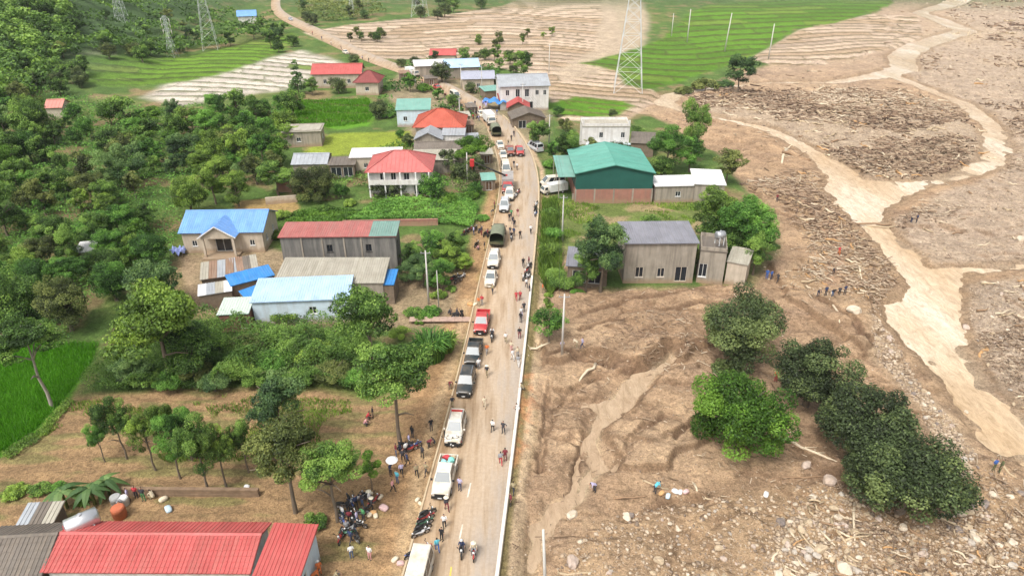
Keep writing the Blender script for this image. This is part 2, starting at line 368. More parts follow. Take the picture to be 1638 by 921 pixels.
def gz(X, Y, parts=False):
    """ground height (vectorised); with parts=True also returns the distances used for colours"""
    X = np.asarray(X, float); Y = np.asarray(Y, float)
    wx = X + fbm(X*0.12, Y*0.12, 3, 5)*1.6; wy = Y + fbm(X*0.12+9, Y*0.12, 3, 6)*1.6
    rd = poly_sd(ROADP, X, Y)
    rv = river_sd(X + fbm(X*0.22, Y*0.22, 5, 41, .62)*1.7, Y + fbm(X*0.22, Y*0.22, 5, 42, .62)*1.7)
    md = ZD('mud', wx, wy)
    m = sstep(1.5, -2.0, md)
    z = -0.35 - 0.25*sstep(2, 14, rd)
    z = z + 0.12*fbm(X*0.2, Y*0.2, 3, 8)
    # mud plain: falls towards the river, gullied
    g1 = fbm(X*0.035, Y*0.05, 4, 21); g2 = fbm(X*0.11, Y*0.15, 4, 22); g3 = fbm(X*0.5, Y*0.6, 3, 23)
    ridge = 1-np.abs(fbm(wx*0.06, wy*0.085, 3, 31))*2.2
    gul = np.clip(1-np.abs(fbm(wx*0.10+4, wy*0.15, 4, 35))*2.6, 0, 1)**3; zm = -0.62 + 0.40*g1 + 0.50*g2 + 0.22*g3 - 0.62*np.clip(ridge, 0, 1)**4 - 0.40*gul*sstep(-.2, .5, g1+.3)
    es = (fbm(wx*0.045+11, wy*0.06, 4, 37)*.5+.5)*5.0; ef = es-np.floor(es); zm = zm + 0.52*(np.floor(es)+sstep(.86, 1.0, ef)-2.5)*.62
    for nm_, hh in (('bank_a', 1.15), ('bank_b', .8), ('bank_c', .75)):
        zm = zm + hh*sstep(.35, -.30, ZD(nm_, X + 1.6*fbm(X*.22, Y*.22, 3, 38), Y + 1.6*fbm(X*.22+5, Y*.22, 3, 39)))
    zm = zm + 0.17*fbm(X*1.1, Y*1.3, 3, 24)
    zm = np.maximum(zm, ZW+0.12+0.12*g3)
    z = z*(1-m) + zm*m
    st = ZD('braid', wx, wy)
    z = np.where(st < 2.5, z + (np.minimum(z, -1.28+.10*g3+.12*g2)-z)*sstep(1.8, -.4, st), z)
    gd = np.full(X.shape, 99.0); jx = X + .9*fbm(X*.3, Y*.3, 4, 91, .6); jy = Y + .9*fbm(X*.3+7, Y*.3, 4, 92, .6)
    for nm_ in GULLY: gd = np.minimum(gd, ZD(nm_, jx, jy))
    z = z - np.clip(.15+1.1*(vnoise(X*.16, Y*.16, 95)), .1, 1.1)*sstep(.5*vnoise(X*.3, Y*.3, 96)+.1, -.3, gd)*m
    bk = sstep(3.0, 0.0, rv)
    z = z*(1-bk) + np.minimum(z, ZW+0.55+0.25*g3)*bk
    z = np.where(rv < 0.5, np.minimum(z, ZW + 0.62*sstep(-0.9, 0.6, rv) - 0.35*sstep(-0.5, -3.0, rv) - 0.02), z)
    # sandbars that break the pool
    bar = sstep(0.52, 0.62, vnoise(X*0.07+3, Y*0.045, 77))*sstep(0.0, -3.0, rv)*sstep(0.45, 0.75, vnoise(X*0.5, Y*0.4, 78))
    z = z + bar*0.36 + .17*np.clip(fbm(X*.45, Y*.35, 4, 79)-.05, 0, 1)*sstep(-6, -1.2, rv)*sstep(.3, -.4, rv)
    dd = ZD('ditch', X, Y); z = z - 0.45*sstep(0.35, -0.2, dd)
    # terraces with raised bunds
    pd = np.minimum(np.minimum(ZD('paddies', X, Y), ZD('paddies2', X, Y)), np.minimum(ZD('paddies3', X, Y), np.minimum(ZD('flooded', X, Y), ZD('rice_left', X, Y))))
    rf = np.minimum(np.minimum(ZD('rice_far', X, Y), ZD('rice_small', X, Y)), ZD('rice_village', X, Y))
    tz = np.minimum(pd, rf)
    tw = Y + 38*fbm(X*0.012+3, Y*0.003, 2, 51) + 3*fbm(X*0.03, Y*0.01, 2, 52)
    per = np.where(Y > 330, 11.0, np.where(Y > 240, 8.0, 6.0))
    per = np.where(pd < rf, per, per*1.6)
    ph = tw/per; fr = ph - np.floor(ph); row = np.floor(ph)
    b1 = np.maximum(sstep(0.22, 0.10, fr), sstep(0.84, 0.95, fr))
    cr = X/38.0 + _h(row.astype(np.int64), row.astype(np.int64)*0+3, 9)*7 + 0.15*fbm(X*0.05, Y*0.05, 2, 53); cf = cr-np.floor(cr)
    b2 = sstep(0.02, 0.0, np.minimum(cf, 1-cf))
    bund = np.maximum(b1, b2*0.8)*sstep(1.0, -2.0, tz)
    z = z + 0.42*bund*sstep(0, -1, tz)
    # cross slope on the left: the wooded hill
    hill = np.clip((-X - 118 - 0.18*(Y-200))/150.0, 0, 3)*sstep(150, 320, Y)
    z = z + 62*hill**1.25*(1+0.25*fbm(X*0.012, Y*0.012, 3, 61)) 
    far = sstep(520, 1100, Y); z = z + far*(30+60*(fbm(X*0.0025, Y*0.0025, 4, 66)+0.5))
    # the road bed
    k = sstep(2.6, 0.4, rd); z = z*(1-k) + (-0.13)*k
    if not parts: return z
    return z, dict(rd=rd, rv=rv, md=md, m=m, st=st, pd=pd, rf=rf, bund=bund, fr=fr, row=row, cr=np.floor(cr), wx=wx, wy=wy, g1=g1, g2=g2, g3=g3, hill=hill, gul=gul, gd=gd, bar=bar, dd=dd, ridge=ridge)

_LUT = {}
def gza(X, Y):
    """height of the built ground sheet at world points"""
    X = np.asarray(X, float); Y = np.asarray(Y, float); L = _LUT
    fr = np.interp(Y, L['Y'], L['r']); Wv = np.interp(Y, L['Y'], L['W']); fu = np.interp(X/np.maximum(Wv, 1e-3), L['u'], L['c'])
    r0 = np.clip(np.floor(fr).astype(int), 0, L['Z'].shape[0]-2); c0 = np.clip(np.floor(fu).astype(int), 0, L['Z'].shape[1]-2); a = fr-r0; b = fu-c0; Zm = L['Z']
    return (Zm[r0, c0]*(1-b)+Zm[r0, c0+1]*b)*(1-a) + (Zm[r0+1, c0]*(1-b)+Zm[r0+1, c0+1]*b)*a
def gz1(x, y): return float(gza(np.array([x]), np.array([y]))[0])
def G(px, py, it=4):
    """the ground point that the photo shows at (px, py)"""
    z = -0.3
    for _ in range(it):
        x, y = PZ(px, py, z); z = gz1(x, y)
    if abs(PZ(px, py, z)[1]-y) > .5:                # steep ground: walk along the ray
        dx, dy, dz = ray(px, py); t = np.arange(30, 1500, 1.0); hit = (CAM_H+dz*t) <= gza(dx*t, dy*t)
        if hit.any(): t = t[hit.argmax()]; x, y = dx*t, dy*t; z = gz1(x, y)
    return Vector((x, y, z))
def onroad(x, y): return float(poly_sd(ROADP, np.array([x]), np.array([y]))[0]) < 0.0
def GR(px, py):
    """a point on the road surface or, off it, on the ground"""
    x, y = PZ(px, py, 0.0)
    if onroad(x, y): return Vector((x, y, 0.012))
    return G(px, py)

# ------------------------------------------------------------------ ground sheet: one fan of rows, close near the camera and wide far away
def ground_sheet():
    pyr = np.concatenate([np.linspace(1500, 960, 30), np.linspace(960, -12, 700)[1:], np.linspace(-12, -118, 60)[1:]])
    v = (pyr-460.5)/CAM_F; dz = -SP - v*CP; t = -CAM_H/dz; Yr = t*(CP - v*SP); W = t
    u = np.concatenate([np.linspace(-3.2, -0.86, 40), np.linspace(-0.86, 0.86, 600)[1:], np.linspace(0.86, 3.2, 40)[1:]])
    X = W[:, None]*u[None, :]; Y = np.repeat(Yr[:, None], len(u), 1)
    sh = X.shape; z, q = gz(X.ravel(), Y.ravel(), True); x = X.ravel(); y = Y.ravel()
    def c3(*c): return np.array(c, float)
    C = np.empty((len(x), 3))
    n1 = fbm(x*0.05, y*0.05, 4, 101); n2 = fbm(x*0.3, y*0.3, 4, 102); n3 = fbm(x*1.3, y*1.3, 3, 103)
    def lay(C, a, col):
        a = np.clip(a, 0, 1)[:, None]; return C*(1-a) + col*a
    # left: grass and bare earth under the trees
    C[:] = c3(0.085, 0.150, 0.030)*(1+0.35*n2)[:, None]
    C = lay(C, sstep(0.05, 0.5, n1+0.4*n2)*0.6, c3(0.17, 0.18, 0.055))
    C = lay(C, sstep(0.1, 0.4, fbm(x*0.13, y*0.13, 4, 105))*0.8, c3(0.27, 0.19, 0.10)*(1+.25*n3)[:, None])
    def zf(name, wd=1.0, X_=None): return sstep(wd*0.5, -wd*0.5, ZD(name, q['wx'] if X_ is None else x, q['wy'] if X_ is None else y))
    C = lay(C, zf('village', 3)*(0.75+0.25*n2), c3(0.33, 0.25, 0.165)*(1+0.2*n3)[:, None])
    C = lay(C, zf('yard', 2)*0.9, c3(0.33, 0.24, 0.15)*(1+0.2*n3)[:, None])
    C = lay(C, zf('grass_r', 2)*0.95, (c3(0.135, 0.175, 0.045)*(1+0.4*n2)[:, None]))
    C = lay(C, zf('grass_r', 2)*sstep(.0, .3, fbm(x*.16, y*.22, 4, 141))*.8, c3(.34, .25, .14)*(1+.2*n3)[:, None])
    # dry field: furrows run across, tufts of grass between
    f = zf('field', 2)
    fur = np.sin(y*2*math.pi/1.9 + 2.0*fbm(x*0.05, y*0.05, 2, 111))
    C = lay(C, f, c3(0.325, 0.21, 0.108)*(1+0.16*n2+0.10*n3)[:, None])
    tuft = sstep(-0.08, 0.3, fbm(x*0.22, y*0.5, 4, 112) + 0.22*fur - 0.02)
    C = lay(C, f*tuft*0.7, c3(0.19, 0.185, 0.065)*(1+0.3*n3)[:, None])
    z += f*0.06*fur*sstep(0.5, -1, -q['rd']+1)
    # mud plain
    mud = c3(0.425, 0.290, 0.176)*(1+0.16*n2+0.12*n1+0.07*n3)[:, None]
    mud2 = lay(mud, sstep(0.0, 0.5, fbm(x*0.07, y*0.12, 4, 121))*0.8, c3(0.29, 0.198, 0.13))
    mud2 = lay(mud2, sstep(0.05, 0.5, fbm(x*0.03, y*0.05, 3, 122))*0.5, c3(0.48, 0.352, 0.225))
    mud2 = lay(mud2, sstep(0.25, 0.9, q['gul'])*0.55, c3(0.235, 0.15, 0.092))
    mud2 = lay(mud2, sstep(0.5, 0.95, q['ridge'])*0.5, c3(0.26, 0.17, 0.105))
    mud2 = lay(mud2, sstep(0.0, 0.5, fbm(x*0.35, y*0.55, 4, 124))*0.5, c3(0.25, 0.168, 0.102))
    C = lay(C, q['m'], mud2)
    far = sstep(170, 330, y)*q['m']
    C = lay(C, far*0.7, c3(0.41, 0.31, 0.225)*(1+0.16*n2)[:, None])
    for zn, cc, a in (('gravel', (0.41, 0.32, 0.235), 0.9), ('gravel2', (0.39, 0.315, 0.24), 0.85), ('drift', (0.39, 0.31, 0.225), 0.8), ('drift2', (0.40, 0.28, 0.165), 0.6), ('rocks', (0.43, 0.30, 0.175), 0.6), ('rockbank', (0.42, 0.33, 0.22), 0.7)):
        C = lay(C, zf(zn, 3)*a, c3(*cc)*(1+0.22*n3+0.16*n2)[:, None])
    C = lay(C, sstep(0.12, 0.5, fbm(x*0.9, y*1.6, 3, 131))*q['m']*(zf('gravel', 3)+zf('gravel2', 3)+zf('drift', 3)).clip(0, 1)*0.5, c3(0.25, 0.18, 0.115))
    C = lay(C, sstep(.0, .35, fbm(x*.03, y*.03, 4, 133))*q['m']*far*.7, c3(.46, .35, .235)*(1+.1*n2)[:, None])
    # darker steep slopes and gullies; wet silt: the small stream, the banks
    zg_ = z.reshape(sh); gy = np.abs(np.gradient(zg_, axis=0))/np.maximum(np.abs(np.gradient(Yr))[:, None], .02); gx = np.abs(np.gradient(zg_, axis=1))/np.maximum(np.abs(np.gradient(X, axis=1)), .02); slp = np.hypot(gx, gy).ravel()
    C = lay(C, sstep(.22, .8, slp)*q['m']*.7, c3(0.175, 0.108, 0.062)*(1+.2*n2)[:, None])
    C = lay(C, sstep(.5, -.1, q['gd'])*q['m']*.6*sstep(.2, .6, vnoise(x*.16, y*.16, 95)), c3(0.17, 0.105, 0.066)*(1+.25*n2)[:, None])
    C = lay(C, sstep(.8, -.5, ZD('dirt_track', x+n2, y))*.8, c3(.33, .215, .14)*(1+.18*n3)[:, None])
    C = lay(C, sstep(0.6, -0.5, q['st'])*0.9, c3(0.47, 0.37, 0.235)*(1+0.10*n2)[:, None])
    C = lay(C, sstep(0.5, -0.4, ZD('pale_mud', x+.8*n2, y))*0.8, c3(0.52, 0.39, 0.25)*(1+0.12*n2)[:, None])
    C = lay(C, sstep(1.8, 0.1, q['rv'] + .8*n2)*0.6, c3(0.28, 0.195, 0.118))
    C = lay(C, q['bar']*0.9, c3(0.36, 0.28, 0.19))
    # terraces
    def terr(C, a, base, bundc, alt=None, p_=.3):
        rowv = _h(q['row'].astype(np.int64), q['cr'].astype(np.int64), 71)
        C = lay(C, a, base*(0.82+0.36*rowv+0.10*n2)[:, None]); 
        if alt is not None: C = lay(C, a*(_h(q['row'].astype(np.int64)*3, q['cr'].astype(np.int64)*5, 72) < p_)*.9, alt*(1+.15*n2)[:, None])
        return lay(C, a*q['bund']*0.9, bundc*(1+0.3*n2)[:, None])
    C = terr(C, np.maximum(np.maximum(zf('paddies', 2, 1), zf('paddies2', 2, 1)), zf('paddies3', 2, 1)), c3(0.50, 0.385, 0.285), c3(0.125, 0.10, 0.04), c3(.40, .29, .19), .3)
    C = terr(C, zf('flooded', 7), c3(0.54, 0.48, 0.41), c3(0.10, 0.12, 0.04), c3(.15, .23, .03), .3)  # pale base colour paints in the light reflected off the standing water
    C = lay(C, zf('mudfan', 6)*0.9, c3(0.44, 0.35, 0.25)*(1+0.18*n2)[:, None])
    gr = c3(0.098, 0.225, 0.012)
    C = terr(C, zf('rice_left', 5), c3(0.125, 0.235, 0.02), c3(0.05, 0.065, 0.018), c3(.20, .27, .05), .25)
    C = terr(C, zf('rice_far', 3), c3(0.095, 0.205, 0.014), c3(0.075, 0.085, 0.022), c3(.15, .24, .03), .22)
    C = terr(C, zf('rice_small', 2), gr, c3(0.13, 0.13, 0.04))
    C = terr(C, zf('rice_village', 2), c3(0.100, 0.25, 0.015), c3(0.10, 0.10, 0.03))
    C = lay(C, zf('rice_yellow', 2, 1), c3(0.24, 0.30, 0.035)*(1+0.2*n2)[:, None])
    C = lay(C, zf('rice_near', 1.0), c3(0.065, 0.20, 0.008)*(1+0.15*n2)[:, None])
    C = lay(C, zf('pondyard', 1), c3(0.36, 0.25, 0.10))
    # road sides
    vg = zf('verge', 2.0)
    C = lay(C, vg*0.95, c3(0.37, 0.228, 0.115)*(1+0.26*n2+0.2*n3)[:, None])
    tr = sstep(0.8, -0.6, ZD('track', x+0.5*n2, y))
    C = lay(C, tr*0.9, c3(0.46, 0.325, 0.185)*(1+0.12*n3)[:, None])
    rut = np.abs(np.sin((ZD('track', x, y))*3.2))
    C = lay(C, tr*sstep(0.35, 0.1, rut)*0.5, c3(0.29, 0.19, 0.11)); z -= tr*sstep(0.4, 0.1, rut)*0.08
    C = lay(C, sstep(0.4, -0.3, ZD('berm', x+0.3*n2, y)), c3(0.50, 0.37, 0.235)*(1+0.15*n2)[:, None])
    C = lay(C, sstep(0.3, -0.2, q['dd']), c3(0.24, 0.19, 0.085)*(1+0.3*n2)[:, None])
    C = lay(C, sstep(0.6, -0.4, ZD('orange', x+2.2*n2, y))*0.6*sstep(-.2, .3, n2+n3*.6), c3(0.50, 0.22, 0.10)*(1+0.2*n2)[:, None])
    C = lay(C, sstep(0.5, -0.5, q['hill']*0+1)*0, c3(0, 0, 0)); 
    C = lay(C, zf('path_left', 2, 1)*.9, c3(.42, .36, .28)); 
    C = lay(C, np.clip(q['hill']*6, 0, 1), c3(0.065, 0.115, 0.04)*(1+0.4*n2)[:, None])
    C = lay(C, sstep(420, 560, y), c3(0.07, 0.11, 0.04)*(1+0.3*n1)[:, None])
    C = lay(C, zf('redfield', 6, 1), c3(.40, .20, .11)*(1+.2*n2)[:, None])
    C = np.clip(C, 0.004, 0.8)
    _LUT.update(Y=Yr, r=np.arange(len(Yr)), W=W, u=u, c=np.arange(len(u)), Z=z.reshape(sh))
    nr, nc = sh; idx = np.arange(nr*nc).reshape(sh)
    F = np.stack([idx[:-1, :-1], idx[:-1, 1:], idx[1:, 1:], idx[1:, :-1]], -1).reshape(-1, 4)
    rough = np.clip(q['m']*1.0, 0, 1)
    col = np.concatenate([C, np.ones((len(C), 1))], 1)
    fx = np.stack([q['m'], sstep(0.8, -0.8, q['st']), np.clip(-np.minimum(q['pd'], q['rf']), 0, 1), np.ones(len(x))], 1)
    t = NT('earth'); at = t.n('ShaderNodeVertexColor', layer_name='soil'); fxn = t.n('ShaderNodeVertexColor', layer_name='kinds')
    sep = t.n('ShaderNodeSeparateColor'); t.l(fxn.outputs[0], sep.inputs[0])
    na = t.noise(1.9, 8, 0.72); nb = t.noise(6.5, 5, 0.7); nc_ = t.noise(0.35, 6, 0.65)
    c = t.mix(1.0, at.outputs[0], t.ramp(na, [(0.30, (0.52, 0.50, 0.47)), (0.5, (1, 1, 1)), (0.68, (1.30, 1.30, 1.30))]), 'MULTIPLY')
    c = t.mix(1.0, c, t.ramp(nb, [(0.34, (0.62, 0.60, 0.58)), (0.5, (1, 1, 1)), (0.66, (1.28, 1.28, 1.28))]), 'MULTIPLY')
    c = t.mix(0.8, c, t.ramp(nc_, [(0.36, (0.80, 0.79, 0.80)), (0.62, (1.12, 1.12, 1.10))]), 'MULTIPLY')
    t.col(c); t.b.inputs['Specular IOR Level'].default_value = 0.25
    rg = t.math('SUBTRACT', 0.9, t.math('MULTIPLY', sep.outputs[1], 0.55)); t.l(rg, t.b.inputs['Roughness'])
    t.bump(t.math('ADD', na, t.math('MULTIPLY', nb, 0.5)), 0.9, 0.35)
    me = np_mesh('ground', np.stack([x, y, z], 1), F[:, ::-1], t.m, True, {'soil': col, 'kinds': fx})
    o = bpy.data.objects.new('ground', me); link(o); o['kind'] = 'structure'
    return o
ground = ground_sheet()

# ------------------------------------------------------------------ river water: one level sheet, the land rises out of it
def river_water():
    m = MB(); a = PZ(1010, 120, ZW); 
    xs = np.linspace(28, 900, 60); ys = np.linspace(40, 900, 60)
    b = MB()
    V = [(x, y, ZW) for y in ys for x in xs]; n = len(xs)
    F = [(j*n+i, j*n+i+1, (j+1)*n+i+1, (j+1)*n+i) for j in range(len(ys)-1) for i in range(n-1)]
    t = NT('silty_water')
    tc = t.n('ShaderNodeTexCoord'); mp = t.n('ShaderNodeMapping'); mp.inputs['Scale'].default_value = (1.5, 0.55, 1); mp.inputs['Rotation'].default_value = (0, 0, R(-28)); t.l(tc.outputs['Object'], mp.inputs[0])
    nz = t.n('ShaderNodeTexNoise'); nz.inputs['Scale'].default_value = 0.8; nz.inputs['Detail'].default_value = 8; nz.inputs['Roughness'].default_value = 0.75; nz.inputs['Distortion'].default_value = 0.6; t.l(mp.outputs[0], nz.inputs['Vector'])
    n2 = t.n('ShaderNodeTexNoise'); n2.inputs['Scale'].default_value = 0.055; n2.inputs['Detail'].default_value = 4; t.l(mp.outputs[0], n2.inputs['Vector'])
    c = t.ramp(n2.outputs[0], [(0.34, (0.48, 0.34, 0.20)), (0.5, (0.56, 0.43, 0.285)), (0.66, (0.65, 0.545, 0.42))])
    c = t.mix(1.0, c, t.ramp(nz.outputs[0], [(0.30, (0.68, 0.65, 0.60)), (0.5, (1, 1, 1)), (0.68, (1.22, 1.25, 1.30))]), 'MULTIPLY')
    t.col(c); t.rough(0.16); t.b.inputs['Specular IOR Level'].default_value = 0.5
    t.bump(nz.outputs[0], 0.8, 0.3)
    o = bpy.data.objects.new('river_water', np_mesh('river_water', V, F, t.m)); link(o); o['kind'] = 'structure'
    P = [(*PZ(px, py, -1.2), -1.2) for px, py in ((826,1000),(925,1000),(1010,740),(1040,640),(1110,575),(1090,540),(1035,560),(940,620),(900,740),(832,850))]
    m2 = t.m.copy(); m2.name = 'silty_stream'
    for nd in m2.node_tree.nodes:
        if nd.bl_idname == 'ShaderNodeValToRGB' and nd.color_ramp.elements[0].color[2] < .25 and nd.color_ramp.elements[0].color[0] < .60:
            for e, c_ in zip(nd.color_ramp.elements, ((.36, .25, .155), (.40, .29, .185), (.44, .335, .225))): e.color = (*c_, 1)
    o = bpy.data.objects.new('stream_water', np_mesh('stream_water', P, [tuple(range(len(P)))], m2)); link(o); o['kind'] = 'structure'
river_water()

# ------------------------------------------------------------------ road
def resample(P, n):
    P = np.array(P); d = np.concatenate([[0], np.cumsum(np.hypot(*np.diff(P, axis=0).T))]); t = np.linspace(0, d[-1], n)
    return np.stack([np.interp(t, d, P[:, 0]), np.interp(t, d, P[:, 1])], 1)
def smooth(P, k=2):
    P = np.array(P, float)
    for _ in range(k):
        Q = [P[0]]
        for a, b in zip(P[:-1], P[1:]): Q += [a*0.75+b*0.25, a*0.25+b*0.75]
        P = np.array(Q+[P[-1]])
    return P
SL, SR = smooth(WRL), smooth(WRR)
def road_sheet():
    nl = 400; L = SL; Rr = SR
    # match the two edges by parameter of the px lists (they were traced row by row)
    tl = np.linspace(0, 1, len(L)); T = np.linspace(0, 1, nl)
    a = np.stack([np.interp(T, tl, L[:, i]) for i in (0, 1)], 1); b = np.stack([np.interp(T, tl, Rr[:, i]) for i in (0, 1)], 1)
    k = 9; V = []; UV = []
    for j in range(nl):
        for i in range(k):
            f = i/(k-1); p = a[j]*(1-f)+b[j]*f; V.append((p[0], p[1], 0.012 + 0.05*(1-(2*f-1)**2)*0)); UV.append((f, j/nl, 0, 1))
    F = [(j*k+i, j*k+i+1, (j+1)*k+i+1, (j+1)*k+i) for j in range(nl-1) for i in range(k-1)]
    t = NT('muddy_asphalt'); at = t.n('ShaderNodeVertexColor', layer_name='across'); sp = t.n('ShaderNodeSeparateColor'); t.l(at.outputs[0], sp.inputs[0])
    tc = t.n('ShaderNodeTexCoord'); mp = t.n('ShaderNodeMapping'); mp.inputs['Rotation'].default_value = (0, 0, R(6)); mp.inputs['Scale'].default_value = (1.3, 0.10, 1); t.l(tc.outputs['Object'], mp.inputs[0])
    st = t.n('ShaderNodeTexNoise'); st.inputs['Scale'].default_value = 1.0; st.inputs['Detail'].default_value = 7; st.inputs['Roughness'].default_value = 0.65; t.l(mp.outputs[0], st.inputs['Vector'])
    big = t.noise(0.16, 5, 0.6); fine = t.noise(3.0, 6, 0.7)
    grey = t.math('ADD', t.math('MULTIPLY', sp.outputs[0], 0.45), t.math('MULTIPLY', st.outputs[0], 0.75))
    grey = t.math('ADD', grey, t.math('MULTIPLY', big, 0.35))
    c = t.ramp(grey, [(0.44, (0.31, 0.205, 0.115)), (0.64, (0.385, 0.275, 0.172)), (0.86, (0.41, 0.32, 0.23)), (1.08, (0.34, 0.285, 0.23))])
    c = t.mix(1.0, c, t.ramp(fine, [(0.3, (0.86, 0.85, 0.84)), (0.7, (1.1, 1.1, 1.1))]), 'MULTIPLY')
    c = t.mix(1.0, c, t.ramp(st.outputs[0], [(0.32, (0.72, 0.69, 0.65)), (0.5, (1, 1, 1)), (0.68, (1.12, 1.12, 1.12))]), 'MULTIPLY')
    t.col(c); t.rough(0.8); t.b.inputs['Specular IOR Level'].default_value = 0.3; t.bump(fine, 0.3, 0.04)
    me = np_mesh('road', V, F, t.m, False, {'across': UV}); o = bpy.data.objects.new('road', me); link(o); o['kind'] = 'structure'
    return o
road = road_sheet()
# ------------------------------------------------------------------ buildings
def wall_panel(mb, o, xd, nd, L, H, holes=(), rev=0.16):
    """a wall face of length L along xd from o, outward normal nd, with real openings (x0,x1,z0,z1) and reveals"""
    o, xd, nd = Vector(o), Vector(xd), Vector(nd); up = Vector((0, 0, 1))
    xs = sorted({0.0, L, *[h[0] for h in holes], *[h[1] for h in holes]}); zs = sorted({0.0, H, *[h[2] for h in holes], *[h[3] for h in holes]})
    for i in range(len(xs)-1):
        for j in range(len(zs)-1):
            cx, cz = (xs[i]+xs[i+1])/2, (zs[j]+zs[j+1])/2
            if any(h[0] < cx < h[1] and h[2] < cz < h[3] for h in holes): continue
            mb.quad(o+xd*xs[i]+up*zs[j], o+xd*xs[i+1]+up*zs[j], o+xd*xs[i+1]+up*zs[j+1], o+xd*xs[i]+up*zs[j+1])
    for x0, x1, z0, z1 in holes:
        p = [o+xd*x0+up*z0, o+xd*x1+up*z0, o+xd*x1+up*z1, o+xd*x0+up*z1]; q = [k-nd*rev for k in p]
        for k in range(4): mb.quad(p[k], p[(k+1) % 4], q[(k+1) % 4], q[k])
def window(parent, o, xd, nd, x0, x1, z0, z1, fm, gm, kind='window', rev=0.16, cols=2):
    o, xd, nd = Vector(o), Vector(xd), Vector(nd); up = Vector((0, 0, 1))
    def P(x, z, d): return o+xd*x+up*z+nd*d
    def bar(mb, xa, xb, za, zb, d0, d1):
        mb.add([P(xa,za,d0),P(xb,za,d0),P(xb,zb,d0),P(xa,zb,d0),P(xa,za,d1),P(xb,za,d1),P(xb,zb,d1),P(xa,zb,d1)], [(0,1,2,3),(7,6,5,4),(0,4,5,1),(1,5,6,2),(2,6,7,3),(3,7,4,0)])
    pane = MB(); bar(pane, x0+.01, x1-.01, z0+.01, z1-.01, -rev+0.005, -rev+0.03)
    w_ = pane.build(kind, gm, parent)
    f = MB(); t = 0.05
    bar(f, x0+.002, x0+t, z0+.002, z1-.002, -rev+0.031, -0.02); bar(f, x1-t, x1-.002, z0+.002, z1-.002, -rev+0.031, -0.02)
    bar(f, x0+t, x1-t, z1-t, z1-.002, -rev+0.031, -0.02); bar(f, x0+t, x1-t, z0+.002, z0+t, -rev+0.031, -0.02)
    for k in range(1, cols):
        xc = x0+(x1-x0)*k/cols; bar(f, xc-.03, xc+.03, z0+t, z1-t, -rev+0.031, -0.04)
    f.build('frame', fm, w_)
    if kind == 'window':
        s_ = MB(); bar(s_, x0-.08, x1+.08, z0-.09, z0-.01, 0.002, 0.09); s_.build('sill', fm, w_)

_sheet = {}
def sheet_mesh(wd, ln, mat_, ribs=3, steps=0):
    key = (round(wd, 2), round(ln, 2), mat_.name, steps)
    if key in _sheet: return _sheet[key]
    pr = []; p = wd/ribs
    for k in range(ribs): pr += [(k*p, 0), (k*p+p*0.62, 0), (k*p+p*0.72, 0.045), (k*p+p*0.9, 0.045)]
    pr += [(wd, 0)]
    rows = [(0, 0.0), (ln, 0.0)]
    if steps:
        rows = []
        for k in range(steps): rows += [(ln*k/steps, 0.035), (ln*(k+1)/steps-0.01, 0.0)]
        rows.append((ln, 0.035))
    mb = MB(); n = len(pr); vs = [(x, y, z+dz) for y, dz in rows for x, z in pr]
    mb.add(vs, [(j*n+i, j*n+i+1, (j+1)*n+i+1, (j+1)*n+i) for j in range(len(rows)-1) for i in range(n-1)])
    mb.add([(0, 0, -0.03), (wd, 0, -0.03), (wd, ln, -0.03), (0, ln, -0.03)], [(3, 2, 1, 0)])
    mb.add([(0, 0, -0.03), (wd, 0, -0.03), (wd, 0, 0.0), (0, 0, 0.0)], [(0, 1, 2, 3)])
    me = mb.mesh('roof_sheet', mat_); _sheet[key] = me; return me
def slope(parent, e0, e1, r1, r0, m, sheets=True, steps=0, patch=None, name='roof'):
    """one roof plane: eave e0->e1, ridge r0->r1 (may be shorter for a hip)"""
    e0, e1, r0, r1 = map(Vector, (e0, e1, r0, r1)); n = (e1-e0).cross(r0-e0).normalized()
    if n.z < 0: n = -n
    base = MB(); base.slab(e0-n*0.035, e1-n*0.035, r1-n*0.035, r0-n*0.035, 0.07); ro = base.build(name, m, parent)
    rect = (r1-r0).length > 0.98*(e1-e0).length
    L = (e1-e0).length; ln = (r0-e0).length
    x = (e1-e0).normalized(); y = n.cross(x)
    M3 = Matrix((x, y, n)).transposed().to_4x4()
    if sheets and rect:
        k = max(2, round(L/1.06)); wd = L/k
        for i in range(k):
            mm = patch(i, k) if patch else m
            o = bpy.data.objects.new('roof_sheet', sheet_mesh(wd, ln, mm, 3, steps)); link(o, ro)
            o.matrix_local = Matrix.Translation(e0 + x*(wd*i) + n*(0.004+0.006*(i % 2))) @ M3
    else:
        # standing ribs that follow the slope, as one battened skin
        b = MB(); k = max(3, int(L/0.8))
        for i in range(1, k):
            f = i/k; a = e0+(e1-e0)*f
            # where this rib meets the upper boundary
            top = None
            d0 = (r0-e0).dot(x); d1 = (r1-e0).dot(x); hgt = (r0-e0).dot(y); px_ = L*f
            if d0 <= px_ <= d1: hh = hgt
            elif px_ < d0: hh = hgt*px_/max(d0, 1e-6)
            else: hh = hgt*(L-px_)/max(L-d1, 1e-6)
            if hh < 0.3: continue
            c = a + y*(hh-0.02); w2 = x*0.03
            b.add([a-w2-n*.03, a+w2-n*.03, c+w2-n*.03, c-w2-n*.03, a-w2+n*.02, a+w2+n*.02, c+w2+n*.02, c-w2+n*.02], [(4,5,6,7),(0,1,5,4),(1,2,6,5),(2,3,7,6),(3,0,4,7)])
        if b.v: b.build('rib', m, ro)['kind'] = 'stuff'
    return ro

